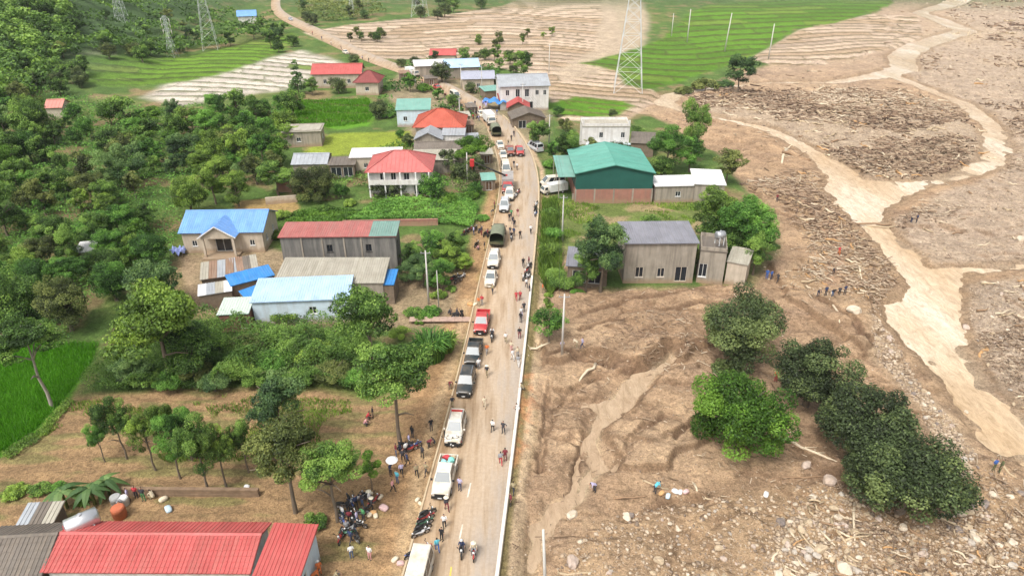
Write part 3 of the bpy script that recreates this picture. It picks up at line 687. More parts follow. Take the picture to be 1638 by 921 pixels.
GLASS = None
def house(name, label, A, B, h, depth, wallm, roofm, roof='gable', rise=1.4, ridge=0.5, over=0.45, wins=(), doors=(), sides=(), base=None, sheets=True, steps=0, trim=None, rot=None, patch=None, z0=None, cat='house', back_h=None, group=None, winm=None, side_wins=()):
    """A, B: photo pixels of the top corners of the front wall, h metres above its foot; depth runs away from the camera"""
    gzv = -0.4 if z0 is None else z0
    a = Vector((*PZ(A[0], A[1], gzv+h), gzv)); b = Vector((*PZ(B[0], B[1], gzv+h), gzv))
    if rot is not None:       # keep the front length, force the heading
        L0 = (b-a).length; c = (a+b)/2; d = Vector((math.cos(rot), math.sin(rot), 0)); a = c-d*L0/2; b = c+d*L0/2
    L = (b-a).length; rz = math.atan2(b.y-a.y, b.x-a.x)
    root = empty(name, ((a+b)/2), rz, 1.0, label, cat, group)
    hl = L/2; D = depth; zb = -0.5
    fm = winm or mat('window_frame_white', (0.62, 0.62, 0.60), 0.5); gm = mat('dark_glass', (0.02, 0.024, 0.03), 0.15, 0.1, spec=0.6)
    dm = mat('door_brown', (0.10, 0.055, 0.03), 0.6)
    X, Yv, U = Vector((1, 0, 0)), Vector((0, 1, 0)), Vector((0, 0, 1))
    holes = []
    for (f, zc, ww, hh) in wins: holes.append((f*L-ww/2, f*L+ww/2, zc, zc+hh))
    for (f, ww, hh) in doors: holes.append((f*L-ww/2, f*L+ww/2, 0.05, hh))
    wl = MB(); wall_panel(wl, (-hl, 0, 0), X, -Yv, L, h, holes)
    bh = h if back_h is None else back_h
    sh_r = [(y-ww/2, y+ww/2, zc, zc+hh) for (y, zc, ww, hh) in side_wins if y > 0]
    for sx in (-1, 1):
        hs_ = h if roof not in ('mono', 'monoback') else min(h, h+rise if roof == 'mono' else h)
        if sx == 1: wall_panel(wl, (hl, 0, 0), Yv, X, D, h, sh_r)
        else: wall_panel(wl, (-hl, D, 0), -Yv, -X, D, h, [(D-b_, D-a_, c_, d_) for a_, b_, c_, d_ in sh_r])
        if roof == 'gable': wl.add([(sx*hl, 0, h), (sx*hl, D, h), (sx*hl, D*ridge, h+rise)], [(0, 1, 2)])
        if roof == 'mono': wl.add([(sx*hl, 0, h), (sx*hl, D, h), (sx*hl, D, h+rise)], [(0, 1, 2)])
        if roof == 'monoback': wl.add([(sx*hl, 0, h), (sx*hl, D, h), (sx*hl, 0, h+rise)], [(0, 1, 2)])
    wl.quad((-hl, D, 0), (hl, D, 0), (hl, D, h), (-hl, D, h))
    if roof == 'mono': wl.quad((-hl, D, h), (hl, D, h), (hl, D, h+rise), (-hl, D, h+rise))
    if roof == 'monoback': wl.quad((-hl, 0, h), (hl, 0, h), (hl, 0, h+rise), (-hl, 0, h+rise))
    if roof == 'gablex':
        wl.add([(-hl, 0, h), (hl, 0, h), (-hl+L*ridge, 0, h+rise)], [(0, 1, 2)]); wl.add([(-hl, D, h), (hl, D, h), (-hl+L*ridge, D, h+rise)], [(0, 1, 2)])
    for sx in (-1, 1):
        for yy in (0, D):
            pass
    wl.box(-hl-.04, hl+.04, -.04, D+.04, zb-0.6, 0.12, 0)
    w_ob = wl.build('wall', wallm, root)
    for (f, zc, ww, hh) in wins: window(root, (-hl, 0, 0), X, -Yv, f*L-ww/2, f*L+ww/2, zc, zc+hh, fm, gm, 'window')
    for (f, ww, hh) in doors: window(root, (-hl, 0, 0), X, -Yv, f*L-ww/2, f*L+ww/2, 0.13, hh, fm, dm if ww < 1.4 else gm, 'door', cols=2 if ww > 1.2 else 1)
    for a_, b_, c_, d_ in sh_r: window(root, (hl, 0, 0), Yv, X, a_, b_, c_, d_, fm, gm, 'window')
    o = over; yr = D*ridge
    if roof == 'gable':
        df = o*rise/max(yr, .1); db = o*rise/max(D-yr, .1)
        slope(root, (-hl-o, -o, h-df+.06), (hl+o, -o, h-df+.06), (hl+o, yr, h+rise+.06), (-hl-o, yr, h+rise+.06), roofm, sheets, steps, patch)
        slope(root, (hl+o, D+o, h-db+.06), (-hl-o, D+o, h-db+.06), (-hl-o, yr+.01, h+rise+.06), (hl+o, yr+.01, h+rise+.06), roofm, sheets, steps)
        r_ = MB(); r_.add([(-hl-o, yr-.2, h+rise+.06), (hl+o, yr-.2, h+rise+.06), (hl+o, yr, h+rise+.17), (-hl-o, yr, h+rise+.17), (hl+o, yr+.2, h+rise+.06), (-hl-o, yr+.2, h+rise+.06)], [(0,1,2,3),(3,2,4,5),(0,3,5),(1,4,2),(0,5,4,1)])
        r_.build('ridge_cap', trim or roofm, root)
    elif roof == 'gablex':
        xr = -hl+L*ridge; df = o*rise/(xr+hl)
        slope(root, (-hl-o, D+o, h-df+.06), (-hl-o, -o, h-df+.06), (xr, -o, h+rise+.06), (xr, D+o, h+rise+.06), roofm, sheets, steps, patch)
        slope(root, (hl+o, -o, h-df+.06), (hl+o, D+o, h-df+.06), (xr+.01, D+o, h+rise+.06), (xr+.01, -o, h+rise+.06), roofm, sheets, steps, patch)
        f_ = MB()
        for s0, s1 in (((-hl-o, h-df), (xr, h+rise)), ((hl+o, h-df), (xr, h+rise))):
            f_.slab((s0[0], -o-.03, s0[1]-.05), (s1[0], -o-.03, s1[1]-.05), (s1[0], -o-.03, s1[1]+.13), (s0[0], -o-.03, s0[1]+.13), 0.05)
        f_.build('barge_board', trim or roofm, root)
    elif roof == 'mono':
        df = o*rise/D
        slope(root, (-hl-o, -o, h-df+.06), (hl+o, -o, h-df+.06), (hl+o, D+o, h+rise+df+.06), (-hl-o, D+o, h+rise+df+.06), roofm, sheets, steps, patch)
    elif roof == 'monoback':
        df = o*rise/D
        slope(root, (hl+o, D+o, h-df+.06), (-hl-o, D+o, h-df+.06), (-hl-o, -o, h+rise+df+.06), (hl+o, -o, h+rise+df+.06), roofm, sheets, steps, patch)
    elif roof == 'hip':
        k = min(D/2, hl*0.9)*0.95; e = h-.15
        c = [(-hl-o, -o, e), (hl+o, -o, e), (hl+o, D+o, e), (-hl-o, D+o, e)]; r0, r1 = (-hl+k, D/2, h+rise), (hl-k, D/2, h+rise)
        slope(root, c[0], c[1], r1, r0, roofm, False); slope(root, c[2], c[3], r0, r1, roofm, False)
        slope(root, c[1], c[2], r1, r1, roofm, False); slope(root, c[3], c[0], r0, r0, roofm, False)
        r_ = MB()
        for p, q in ((r0, r1), (c[0], r0), (c[3], r0), (c[1], r1), (c[2], r1)): r_.tube([Vector(p)+U*.05, Vector(q)+U*.05], 0.09, 6)
        r_.build('ridge_cap', trim or roofm, root)
    elif roof == 'flat':
        s_ = MB(); s_.box(-hl-o, hl+o, -o, D+o, h, h+.18); s_.build('roof_slab', roofm, root)
        p = MB(); t = .14; z1 = h+.18+rise
        for x0, x1, y0, y1 in ((-hl, hl, 0, t), (-hl, hl, D-t, D), (-hl, -hl+t, t, D-t), (hl-t, hl, t, D-t)): p.box(x0, x1, y0, y1, h+.183, z1)
        if rise > 0.05: p.build('parapet', trim or wallm, root)
    if trim and roof == 'gable':
        f_ = MB(); f_.box(-hl-o, hl+o, -o-.05, -o-.005, h-o*rise/max(yr, .1)-.10, h-o*rise/max(yr, .1)+.06); f_.build('fascia', trim, root)
    root['_L'] = L
    return root

ROOF_RED = roof_mat('roof_red_sheet', (0.41, 0.075, 0.068), (0.33, 0.16, 0.125), amt=.5, rust=.18)
ROOF_PINK = roof_mat('roof_pink_sheet', (0.45, 0.115, 0.105), (0.33, 0.17, 0.13))
ROOF_ORANGE = roof_mat('roof_orange_tile', (0.42, 0.085, 0.05), (0.22, 0.08, 0.05), .7)
ROOF_DRED = roof_mat('roof_dark_red', (0.22, 0.05, 0.045), (0.14, 0.06, 0.05), .7)
ROOF_BLUE = roof_mat('roof_blue_sheet', (0.14, 0.30, 0.60), (0.26, 0.35, 0.48), .5, .4, .12)
ROOF_PBLUE = roof_mat('roof_pale_blue_sheet', (0.36, 0.50, 0.66), (0.42, 0.46, 0.48), .5, .5, .12)
ROOF_VBLUE = roof_mat('roof_vivid_blue_sheet', (0.03, 0.20, 0.50), (0.12, 0.22, 0.36), .5)
ROOF_GREEN = roof_mat('roof_green_sheet', (0.075, 0.27, 0.21), (0.18, 0.31, 0.26), .5, .5, .12)
ROOF_TEAL = roof_mat('roof_teal_sheet', (0.16, 0.34, 0.28), (0.25, 0.30, 0.26), .5)
ROOF_GREY = roof_mat('roof_grey_sheet', (0.31, 0.33, 0.35), (0.22, 0.20, 0.17), .5)
ROOF_BEIGE = roof_mat('roof_fibre_cement', (0.34, 0.315, 0.255), (0.20, 0.18, 0.13), .85)
ROOF_SLATE = roof_mat('roof_blue_grey_sheet', (0.20, 0.20, 0.225), (0.16, 0.15, 0.145), .5)
ROOF_DARK = roof_mat('roof_weathered_dark', (0.135, 0.115, 0.095), (0.25, 0.20, 0.15), .85, .7, .4)
ROOF_WHITE = roof_mat('roof_white_sheet', (0.68, 0.67, 0.66), (0.40, 0.36, 0.31), .5)
ROOF_RUST = roof_mat('roof_rusty_sheet', (0.23, 0.14, 0.09), (0.34, 0.28, 0.22), .8, .7, .5)
WALL_WHITE = wall_mat('wall_whitewash', (0.66, 0.64, 0.61), (0.40, 0.35, 0.29))
WALL_CREAM = wall_mat('wall_cream', (0.50, 0.43, 0.34), (0.30, 0.24, 0.17))
WALL_BEIGE = wall_mat('wall_bare_render', (0.50, 0.425, 0.335), (0.30, 0.25, 0.19))
WALL_GREY = wall_mat('wall_dark_concrete', (0.135, 0.130, 0.120), (0.27, 0.25, 0.22), (.22, .17, .11), .8)
WALL_CONC = wall_mat('wall_stained_concrete', (0.33, 0.29, 0.235), (0.145, 0.125, 0.10), amt=.8)
WALL_PBLUE = wall_mat('wall_pale_blue', (0.54, 0.64, 0.71), (0.40, 0.42, 0.42))
WALL_BRICK = wall_mat('wall_red_brick', (0.33, 0.16, 0.12), (0.22, 0.15, 0.12))
WALL_WOOD = mat('wall_old_boards', (0.16, 0.12, 0.085), 0.9, 0.30, 2.0, dirt=(0.26, 0.21, 0.16))
WALL_DGREEN = mat('wall_green_cladding', (0.015, 0.085, 0.068), 0.55, 0.12, 0.5, dirt=(0.03, 0.12, 0.10))
TRIM_WHITE = mat('trim_white', (0.74, 0.73, 0.71), 0.6, 0.08, 1.0, dirt=(0.45, 0.40, 0.34))

def box_part(root, name, m, *b):
    mb = MB()
    for q in (b if isinstance(b[0], tuple) else [b]): mb.box(*q)
    return mb.build(name, m, root)

# --- foreground
b = house('house', 'long house with red tile-pattern sheet roof beside the water tank', (74, 909), (396, 911), 3.3, 4.6, WALL_WHITE, ROOF_RED, 'gable', 0.8, 0.62, 0.35, steps=7, wins=((.2, 1, 1.2, 1.2), (.5, 1, 1.2, 1.2), (.8, 1, 1.2, 1.2)))
b = house('house', 'annex with plain dark-red sheet roof at the roadside end of the red house', (404, 934), (470, 937), 3.4, 5.4, WALL_PBLUE, ROOF_RED, 'mono', 0.45, 0.5, 0.3, doors=((.5, 2.2, 2.4),), side_wins=((2.0, 1.0, 1.0, 1.2),), trim=TRIM_WHITE)
b = house('house', 'low house with weathered grey-brown sheet roof in the bottom corner beside the red house', (-60, 934), (58, 926), 3.0, 5.6, WALL_WOOD, ROOF_DARK, 'gable', 1.2, 0.62, 0.4, steps=6)
b = house('lean_to_shed', 'small patched shed with translucent corrugated sheet behind the weathered grey roof', (20, 856), (74, 853), 2.4, 3.0, WALL_WOOD, ROOF_RUST, 'mono', 0.5, 0.5, 0.2, cat='shed', patch=lambda i, k: (ROOF_GREY, ROOF_DARK, ROOF_BEIGE, ROOF_RUST)[i % 4])

# --- the compound left of the road
b = house('house', 'bungalow with bright blue sheet roof and porch gable', (289, 371), (418, 369), 3.7, 8.6, WALL_BEIGE, ROOF_BLUE, 'gable', 1.9, 0.52, 0.4, wins=((.14, 1.1, .8, 1.0), (.86, 1.1, .8, 1.0)), doors=((.5, 2.6, 2.7),), side_wins=((2.2, 1.2, .9, 1.1), (6.0, 1.2, .9, 1.1)))
L = b['_L']                                             # porch with its own gable
xh = L*0.20
p = MB(); p.box(-xh, -xh+.35, -2.2, -1.85, -.3, 3.3); p.build('porch_pillar', WALL_BEIGE, b)
p = MB(); p.box(xh-.35, xh, -2.2, -1.85, -.3, 3.3); p.build('porch_pillar', WALL_BEIGE, b)
p = MB(); p.add([(-xh, -2.15, 3.3), (xh, -2.15, 3.3), (xh, -2.15, 3.7), (0, -2.15, 5.3), (-xh, -2.15, 3.7), (-xh, 0.0, 3.3), (xh, 0, 3.3), (xh, 0, 3.7), (0, 0, 5.3), (-xh, 0, 3.7)], [(0,1,2,3,4), (0,5,6,1), (0,4,9,5), (1,6,7,2)]); p.build('porch_gable', WALL_BEIGE, b)
slope(b, (-xh-.4, 2.9, 3.55), (-xh-.4, -2.5, 3.55), (0, -2.5, 5.5), (0, 2.9, 5.5), ROOF_BLUE, False, name='porch_roof')
slope(b, (xh+.4, -2.5, 3.55), (xh+.4, 2.9, 3.55), (0.01, 2.9, 5.5), (0.01, -2.5, 5.5), ROOF_BLUE, False, name='porch_roof')
p = MB(); p.slab((-xh-.45, -2.56, 3.42), (0, -2.56, 5.42), (0, -2.56, 5.62), (-xh-.45, -2.56, 3.62), .05); p.slab((0, -2.56, 5.42), (xh+.45, -2.56, 3.42), (xh+.45, -2.56, 3.62), (0, -2.56, 5.62), .05); p.build('barge_board', TRIM_WHITE, b)
box_part(b, 'porch_step', WALL_CONC, (-xh-.2, xh+.2, -2.9, -.04, -.6, .08))
b = house('workshop', 'long dark concrete building under a red and green sheet roof', (447, 379), (632, 377), 6.2, 4.6, WALL_GREY, ROOF_PINK, 'mono', 0.35, 0.5, 0.25, wins=((.42, 3.6, .9, 1.2), (.76, 3.6, .9, 1.2)), winm=mat('window_frame_dark', (.06, .055, .05), .6), cat='building', patch=lambda i, k: roof_mat('roof_dull_green', (.15, .26, .22), (.22, .25, .22)) if i > k*0.72 else roof_mat('roof_dull_red', (.36, .115, .10), (.28, .19, .16), amt=.7, rust=.3), side_wins=((2.2, 3.4, 1.0, 1.2),))
L = b['_L']
for k in (0.18, 0.36, 0.55, 0.70): box_part(b, 'pilaster', WALL_CONC, (-L/2+L*k-.12, -L/2+L*k+.12, -.09, -.005, 0, 6.1))
b = house('shed_hall', 'building with plain beige-grey sheet roof in front of the dark workshop', (440, 452), (612, 452), 3.4, 6.0, WALL_CONC, ROOF_BEIGE, 'mono', 0.9, 0.5, 0.2, cat='building')
b = house('house', 'pale blue house with light blue roof behind the shrub with yellow tips', (402, 483), (556, 477), 3.4, 5.2, WALL_PBLUE, ROOF_PBLUE, 'mono', 0.7, 0.5, 0.25, wins=((.62, 1.2, 1.0, 1.1),), side_wins=((2.4, 1.2, 1, 1.1),))
b = house('lean_to_shed', 'small bright blue awning roof at the corner of the beige-roofed building', (603, 455), (629, 455), 3.0, 4.0, WALL_WOOD, ROOF_VBLUE, 'mono', 0.3, 0.5, 0.15, cat='shed')
b = house('lean_to_shed', 'low shed with pale green sheet roof and brick wall by the vines', (349, 503), (396, 501), 2.5, 3.6, WALL_BRICK, ROOF_TEAL, 'mono', 0.4, 0.5, 0.2, doors=((.8, .9, 2.0),), cat='shed', patch=lambda i, k: mat('roof_mint', (0.46, 0.53, 0.46), 0.6, 0.1))
mixp = lambda i, k: (ROOF_RUST, ROOF_DARK, ROOF_GREY, ROOF_BEIGE, ROOF_RUST)[(i*7+3) % 5]
b = house('lean_to_shed', 'rusty patched shed roof right below the blue-roofed bungalow', (322, 447), (372, 440), 2.4, 4.6, WALL_WOOD, ROOF_RUST, 'mono', 0.5, 0.5, 0.2, cat='shed', patch=mixp)
b = house('lean_to_shed', 'shed with brown and grey sheets between bungalow and blue strip roof', (370, 437), (412, 430), 2.4, 4.0, WALL_WOOD, ROOF_RUST, 'mono', 0.5, 0.5, 0.2, cat='shed', patch=lambda i, k: mixp(i+2, k))
b = house('lean_to_shed', 'narrow shed under a bright blue strip roof', (370, 457), (438, 440), 2.5, 3.0, WALL_WOOD, ROOF_VBLUE, 'mono', 0.35, 0.5, 0.15, cat='shed')
b = house('lean_to_shed', 'shed with pale grey sheets in front of the blue strip roof', (318, 473), (370, 465), 2.2, 2.6, WALL_WOOD, ROOF_GREY, 'mono', 0.35, 0.5, 0.15, cat='shed', patch=lambda i, k: (ROOF_WHITE, ROOF_GREY, ROOF_BEIGE)[i % 3])
b = house('lean_to_shed', 'tilted vivid blue roof patch beside the light blue house roof', (402, 486), (446, 470), 2.6, 3.4, WALL_WOOD, ROOF_VBLUE, 'mono', 0.6, 0.5, 0.1, cat='shed')
b = house('hut', 'small red brick hut beside the dark round tree', (441, 291), (465, 291), 2.0, 3.0, WALL_BRICK, ROOF_DARK, 'flat', 0, 0.5, 0.15, cat='hut')
b = house('lean_to_shed', 'low white-roofed hut half hidden in the wood', (120, 404), (147, 402), 2.0, 3.0, WALL_WOOD, ROOF_WHITE, 'mono', 0.4, 0.5, 0.2, cat='hut')

# --- houses behind the crop field
b = house('house', 'white house with big pink-red hip roof and columns', (590, 273), (686, 272), 5.2, 9.5, WALL_WHITE, ROOF_PINK, 'hip', 2.6, 0.5, 0.8, wins=((.22, 3.2, 1.1, 1.4), (.40, 3.2, 1.0, 1.5), (.62, 3.2, 1.1, 1.4)), doors=((.8, 1.6, 2.3),), side_wins=((4, 3, 1, 1.2),))
L = b['_L']
for k in (-.5, -.24, .02, .28, .5):
    box_part(b, 'column', TRIM_WHITE, (L*k-.14, L*k+.14, -1.0, -.72, -.5, 5.0))
box_part(b, 'balcony', WALL_WHITE, (-L/2, L/2, -1.1, -.05, 2.55, 2.75), (-L/2, L/2, -1.1, -1.0, 2.753, 3.5))
b = house('house', 'house with cream-white flat sheet roof behind the pink hip roof', (560, 252), (640, 250), 3.6, 5.5, WALL_CREAM, ROOF_WHITE, 'mono', 0.3, 0.5, 0.3, sheets=False, wins=((.3, 1.2, .9, 1),))
b = house('house', 'house with grey concrete roof beside the pink hip roof', (660, 256), (728, 255), 3.6, 5.5, WALL_CONC, ROOF_BEIGE, 'mono', 0.5, 0.5, 0.3, sheets=False)
b = house('house', 'house with weathered brown roof below the orange hip roof', (664, 240), (738, 238), 4.0, 5.0, WALL_CONC, ROOF_DARK, 'gable', 1.0, 0.5, 0.3, sheets=False)
b = house('house', 'low house with grey sheet roof behind the dark round tree', (468, 262), (521, 261), 3.0, 7.0, WALL_CONC, ROOF_GREY, 'gable', 1.1, 0.5, 0.4, sheets=False, wins=((.5, 1.1, .9, .9),))
b = house('lean_to_shed', 'dark open shed beside the cream-white roof', (524, 264), (566, 263), 2.8, 4.0, WALL_WOOD, ROOF_DARK, 'mono', 0.4, 0.5, 0.3, sheets=False, doors=((.3, 2.2, 2.2), (.75, 2.0, 2.2)), cat='shed')
b = house('lean_to_shed', 'small whitewashed outhouse below the pink hip roof', (606, 292), (632, 291), 2.6, 3.0, WALL_CREAM, ROOF_DARK, 'mono', 0.4, 0.5, 0.3, sheets=False, cat='shed')
b = house('house', 'bare concrete house with flat roof between the two bright rice plots', (452, 212), (512, 210), 3.6, 6.5, WALL_CONC, ROOF_BEIGE, 'flat', 0.15, 0.5, 0.3, wins=((.4, 1.2, 1, 1),), side_wins=((3, 1.2, 1, 1),))
b = house('house', 'house with orange-red hip roof beside the road', (664, 202), (740, 202), 4.6, 10.5, WALL_CREAM, ROOF_ORANGE, 'hip', 3.0, 0.5, 0.7, wins=((.25, 1.2, 1, 1.2), (.7, 1.2, 1, 1.2)))
b = house('house', 'small grey gabled house in front of the orange hip roof', (664, 222), (706, 222), 3.6, 6.0, WALL_CONC, ROOF_GREY, 'gablex', 1.5, 0.5, 0.4, sheets=False, wins=((.3, 1.1, .8, .9), (.7, 1.1, .8, .9)))
b = house('house', 'small white gable-walled house beside the orange hip roof', (708, 216), (742, 216), 3.8, 4.0, WALL_WHITE, ROOF_GREY, 'mono', 0.5, 0.5, 0.3, sheets=False)
b = house('house', 'pale blue house with teal sheet roof', (634, 176), (687, 175), 4.4, 7.0, WALL_PBLUE, ROOF_TEAL, 'mono', 1.2, 0.5, 0.3, sheets=False, wins=((.25, 1.4, 1, 1.2), (.7, 1.4, 1, 1.2)))
b = house('house', 'long cream house with bright red gable roof near the flooded paddies', (499, 118), (576, 117), 4.6, 9.0, WALL_CREAM, ROOF_RED, 'gable', 2.2, 0.5, 0.5, sheets=False, wins=((.25, 1.4, 1.1, 1.3), (.5, 1.4, 1.1, 1.3), (.75, 1.4, 1.1, 1.3)))
b = house('house', 'house with dark red hip roof beside the long red-roofed house', (568, 131), (604, 131), 4.0, 9.0, WALL_CREAM, ROOF_DRED, 'hip', 2.6, 0.5, 0.7, wins=((.5, 1.2, 1.2, 1.2),))
b = house('house', 'far small house with red roof above the long grey roofs', (688, 88), (728, 88), 3.4, 7.0, WALL_CREAM, ROOF_RED, 'gable', 1.6, 0.5, 0.4, sheets=False)
b = house('house', 'long house with pale grey roof below the far red roof', (664, 106), (712, 104), 4.2, 8.0, WALL_CONC, ROOF_WHITE, 'gable', 1.2, 0.5, 0.4, sheets=False)
b = house('house', 'long house with blue-grey roof among dark round trees', (714, 108), (766, 106), 4.2, 9.0, WALL_CONC, ROOF_PBLUE, 'gable', 1.8, 0.5, 0.5, sheets=False, wins=((.5, 1.4, 1.1, 1.2),))
b = house('house', 'house with lilac-grey roof and veranda beside the road in the village', (740, 126), (790, 125), 4.0, 8.0, WALL_CREAM, mat('roof_lilac_grey', (0.33, 0.34, 0.40), 0.5, 0.1), 'gable', 1.5, 0.5, 0.5, sheets=False, wins=((.5, 1.2, 1, 1.2),))
b = house('house', 'tall white house with broad grey roof by the road bend', (800, 138), (878, 136), 7.0, 12.0, WALL_WHITE, ROOF_GREY, 'gable', 2.0, 0.5, 0.5, sheets=False, wins=((.15, 4.2, 1, 1.6), (.36, 3.8, 1.2, 2.2), (.55, 3.8, 1.2, 2.2), (.76, 4.2, 1, 1.4), (.92, 4.2, .9, 1.4)), doors=((.3, 2.2, 2.4), (.6, 2.2, 2.4)))
b = house('lean_to_shed', 'bright red pointed roof beside the blue tarpaulin', (812, 172), (846, 172), 2.8, 6.0, WALL_WOOD, ROOF_RED, 'gablex', 1.6, 0.5, 0.4, sheets=False, cat='shed')
b = house('lean_to_shed', 'dull red roof in front of the tall white house', (800, 160), (828, 159), 3.0, 4.0, WALL_WOOD, ROOF_DRED, 'mono', 0.8, 0.5, 0.4, sheets=False, cat='shed')
b = house('lean_to_shed', 'open shed with grey-brown gable roof at the inside of the bend', (820, 190), (872, 188), 2.8, 7.0, WALL_WOOD, ROOF_DARK, 'gablex', 1.5, 0.5, 0.4, sheets=False, doors=((.3, 2, 2.2),), cat='shed')
b = house('lean_to_shed', 'teal-roofed shed beside the tall white house', (776, 146), (800, 144), 3.0, 5.0, WALL_WOOD, ROOF_TEAL, 'mono', 0.4, 0.5, 0.3, sheets=False, cat='shed')
b = house('house', 'pink far house half hidden in the wood', (72, 172), (97, 171), 3.5, 6.0, WALL_CREAM, mat('roof_salmon', (0.50, 0.20, 0.16), 0.6, 0.1), 'gable', 1.4, 0.5, 0.4, sheets=False)
b = house('house', 'far white house with blue roof near the pylons', (380, 26), (409, 25), 4.0, 9.0, WALL_WHITE, ROOF_BLUE, 'gable', 2.2, 0.5, 0.5, sheets=False)
b = house('house', 'far brown-roofed barn in the trees beyond the left rice field', (166, 82), (226, 80), 3.2, 8.0, WALL_WOOD, ROOF_DARK, 'gable', 1.6, 0.5, 0.5, sheets=False)

# --- right of the road
b = house('house', 'pale concrete house with flat roof above the green warehouse', (932, 203), (1008, 203), 6.2, 6.0, WALL_WHITE, ROOF_BEIGE, 'flat', 0.55, 0.5, 0.12, wins=((.40, 3.6, .9, 1.3), (.86, 3.6, .9, 1.3)))
L = b['_L']; box_part(b, 'awning', WALL_PBLUE, (-L/2+1, L/2+.3, -1.2, -.04, 2.2, 2.35))
box_part(b, 'roof_post', WALL_WHITE, (-L/2, -L/2+.35, -.03, .3, 6.9, 8.0)); box_part(b, 'roof_post', WALL_WHITE, (L/2-.35, L/2, -.03, .3, 6.9, 7.7))
b = house('lean_to_shed', 'dark low roof beside the pale flat-roofed house', (1010, 228), (1046, 230), 3.0, 7.0, WALL_WOOD, ROOF_DARK, 'mono', 0.6, 0.5, 0.3, sheets=False, cat='shed')
b = house('warehouse', 'green sheet-roofed warehouse with dark green cladding above red brick', (922, 277), (1046, 276), 6.0, 15.0, WALL_DGREEN, ROOF_GREEN, 'gablex', 1.6, 0.5, 0.35, sheets=True, cat='warehouse', trim=ROOF_GREEN)
L = b['_L']; box_part(b, 'brick_base', WALL_BRICK, (-L/2-.06, L/2+.06, -.10, -.005, -.6, 2.7), (L/2+.005, L/2+.1, -.10, 15.1, -.6, 2.7), (-L/2-.1, -L/2-.005, -.10, 15.1, -.6, 2.7))
for k in range(5): box_part(b, 'brick_pier', WALL_CONC, (-L/2+L*k/4-.15, -L/2+L*k/4+.15, -.16, -.105, -.6, 2.8))
box_part(b, 'canopy', ROOF_TEAL, (-L/2-3.4, -L/2-.12, .5, 14.0, 5.0, 5.15))
for yy in (.8, 7, 13.6): box_part(b, 'canopy_post', WALL_CONC, (-L/2-3.3, -L/2-3.15, yy, yy+.15, -.5, 5.0))
b = house('house', 'long low annex with white flat roof beside the green warehouse', (1050, 298), (1130, 296), 3.4, 5.0, WALL_CONC, ROOF_WHITE, 'mono', 0.25, 0.5, 0.25, sheets=True, wins=((.45, 1.2, 1, 1),))
b = house('house', 'square white-roofed building at the end of the long white annex', (1112, 294), (1160, 296), 3.9, 7.5, WALL_CONC, ROOF_WHITE, 'mono', 0.4, 0.5, 0.25, sheets=True)
b = house('house', 'stained two-storey concrete house with slate-grey sheet roof facing the mudflow', (1002, 389), (1116, 388), 6.6, 6.6, WALL_CONC, ROOF_SLATE, 'mono', 0.5, 0.5, 0.3, wins=((.22, .9, 1.2, 1.7), (.53, .9, 1.1, 1.5)), doors=((.82, 1.8, 2.6),), winm=mat('window_frame_cream', (0.55, 0.48, 0.40), 0.6))
b = house('house', 'lower annex of the stained concrete house, under its rooftop water tank', (1121, 401), (1163, 405), 5.2, 5.5, WALL_CONC, ROOF_DARK, 'flat', 0.5, 0.5, 0.08, wins=((.18, .9, 1.2, 2.2),))
b = house('lean_to_shed', 'small concrete outbuilding with tilted pale roof beside the mud', (1164, 418), (1196, 424), 3.6, 4.6, WALL_BEIGE, ROOF_BEIGE, 'mono', 0.5, 0.5, 0.15, cat='shed')
b = house('lean_to_shed', 'dark roof behind the tall tree beside the stained concrete house', (908, 424), (972, 428), 3.0, 5.0, WALL_WOOD, ROOF_SLATE, 'mono', 0.6, 0.5, 0.3, cat='shed', doors=((.3, 2, 2.2), (.7, 2, 2.2)))
# ------------------------------------------------------------------ foliage
def leaf_mat(name, lo, mid, hi, transl=0.30, rough=0.55):
    if name in _M: return _M[name]
    t = NT(name); at = t.n('ShaderNodeVertexColor', layer_name='tint'); sp = t.n('ShaderNodeSeparateColor'); t.l(at.outputs[0], sp.inputs[0])
    oi = t.n('ShaderNodeObjectInfo')
    f = t.math('ADD', sp.outputs[0], t.math('MULTIPLY', t.math('SUBTRACT', oi.outputs['Random'], 0.5), 0.30))
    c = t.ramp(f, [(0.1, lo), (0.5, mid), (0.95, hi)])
    t.col(c); t.rough(rough); t.b.inputs['Specular IOR Level'].default_value = 0.25
    tr = t.n('ShaderNodeBsdfTranslucent'); t.l(t.mix(1.0, c, (1.25, 1.3, 0.7), 'MULTIPLY'), tr.inputs[0])
    mx = t.n('ShaderNodeMixShader'); mx.inputs[0].default_value = transl
    t.l(t.b.outputs[0], mx.inputs[1]); t.l(tr.outputs[0], mx.inputs[2]); t.l(mx.outputs[0], t.out.inputs[0])
    _M[name] = t.m; return t.m
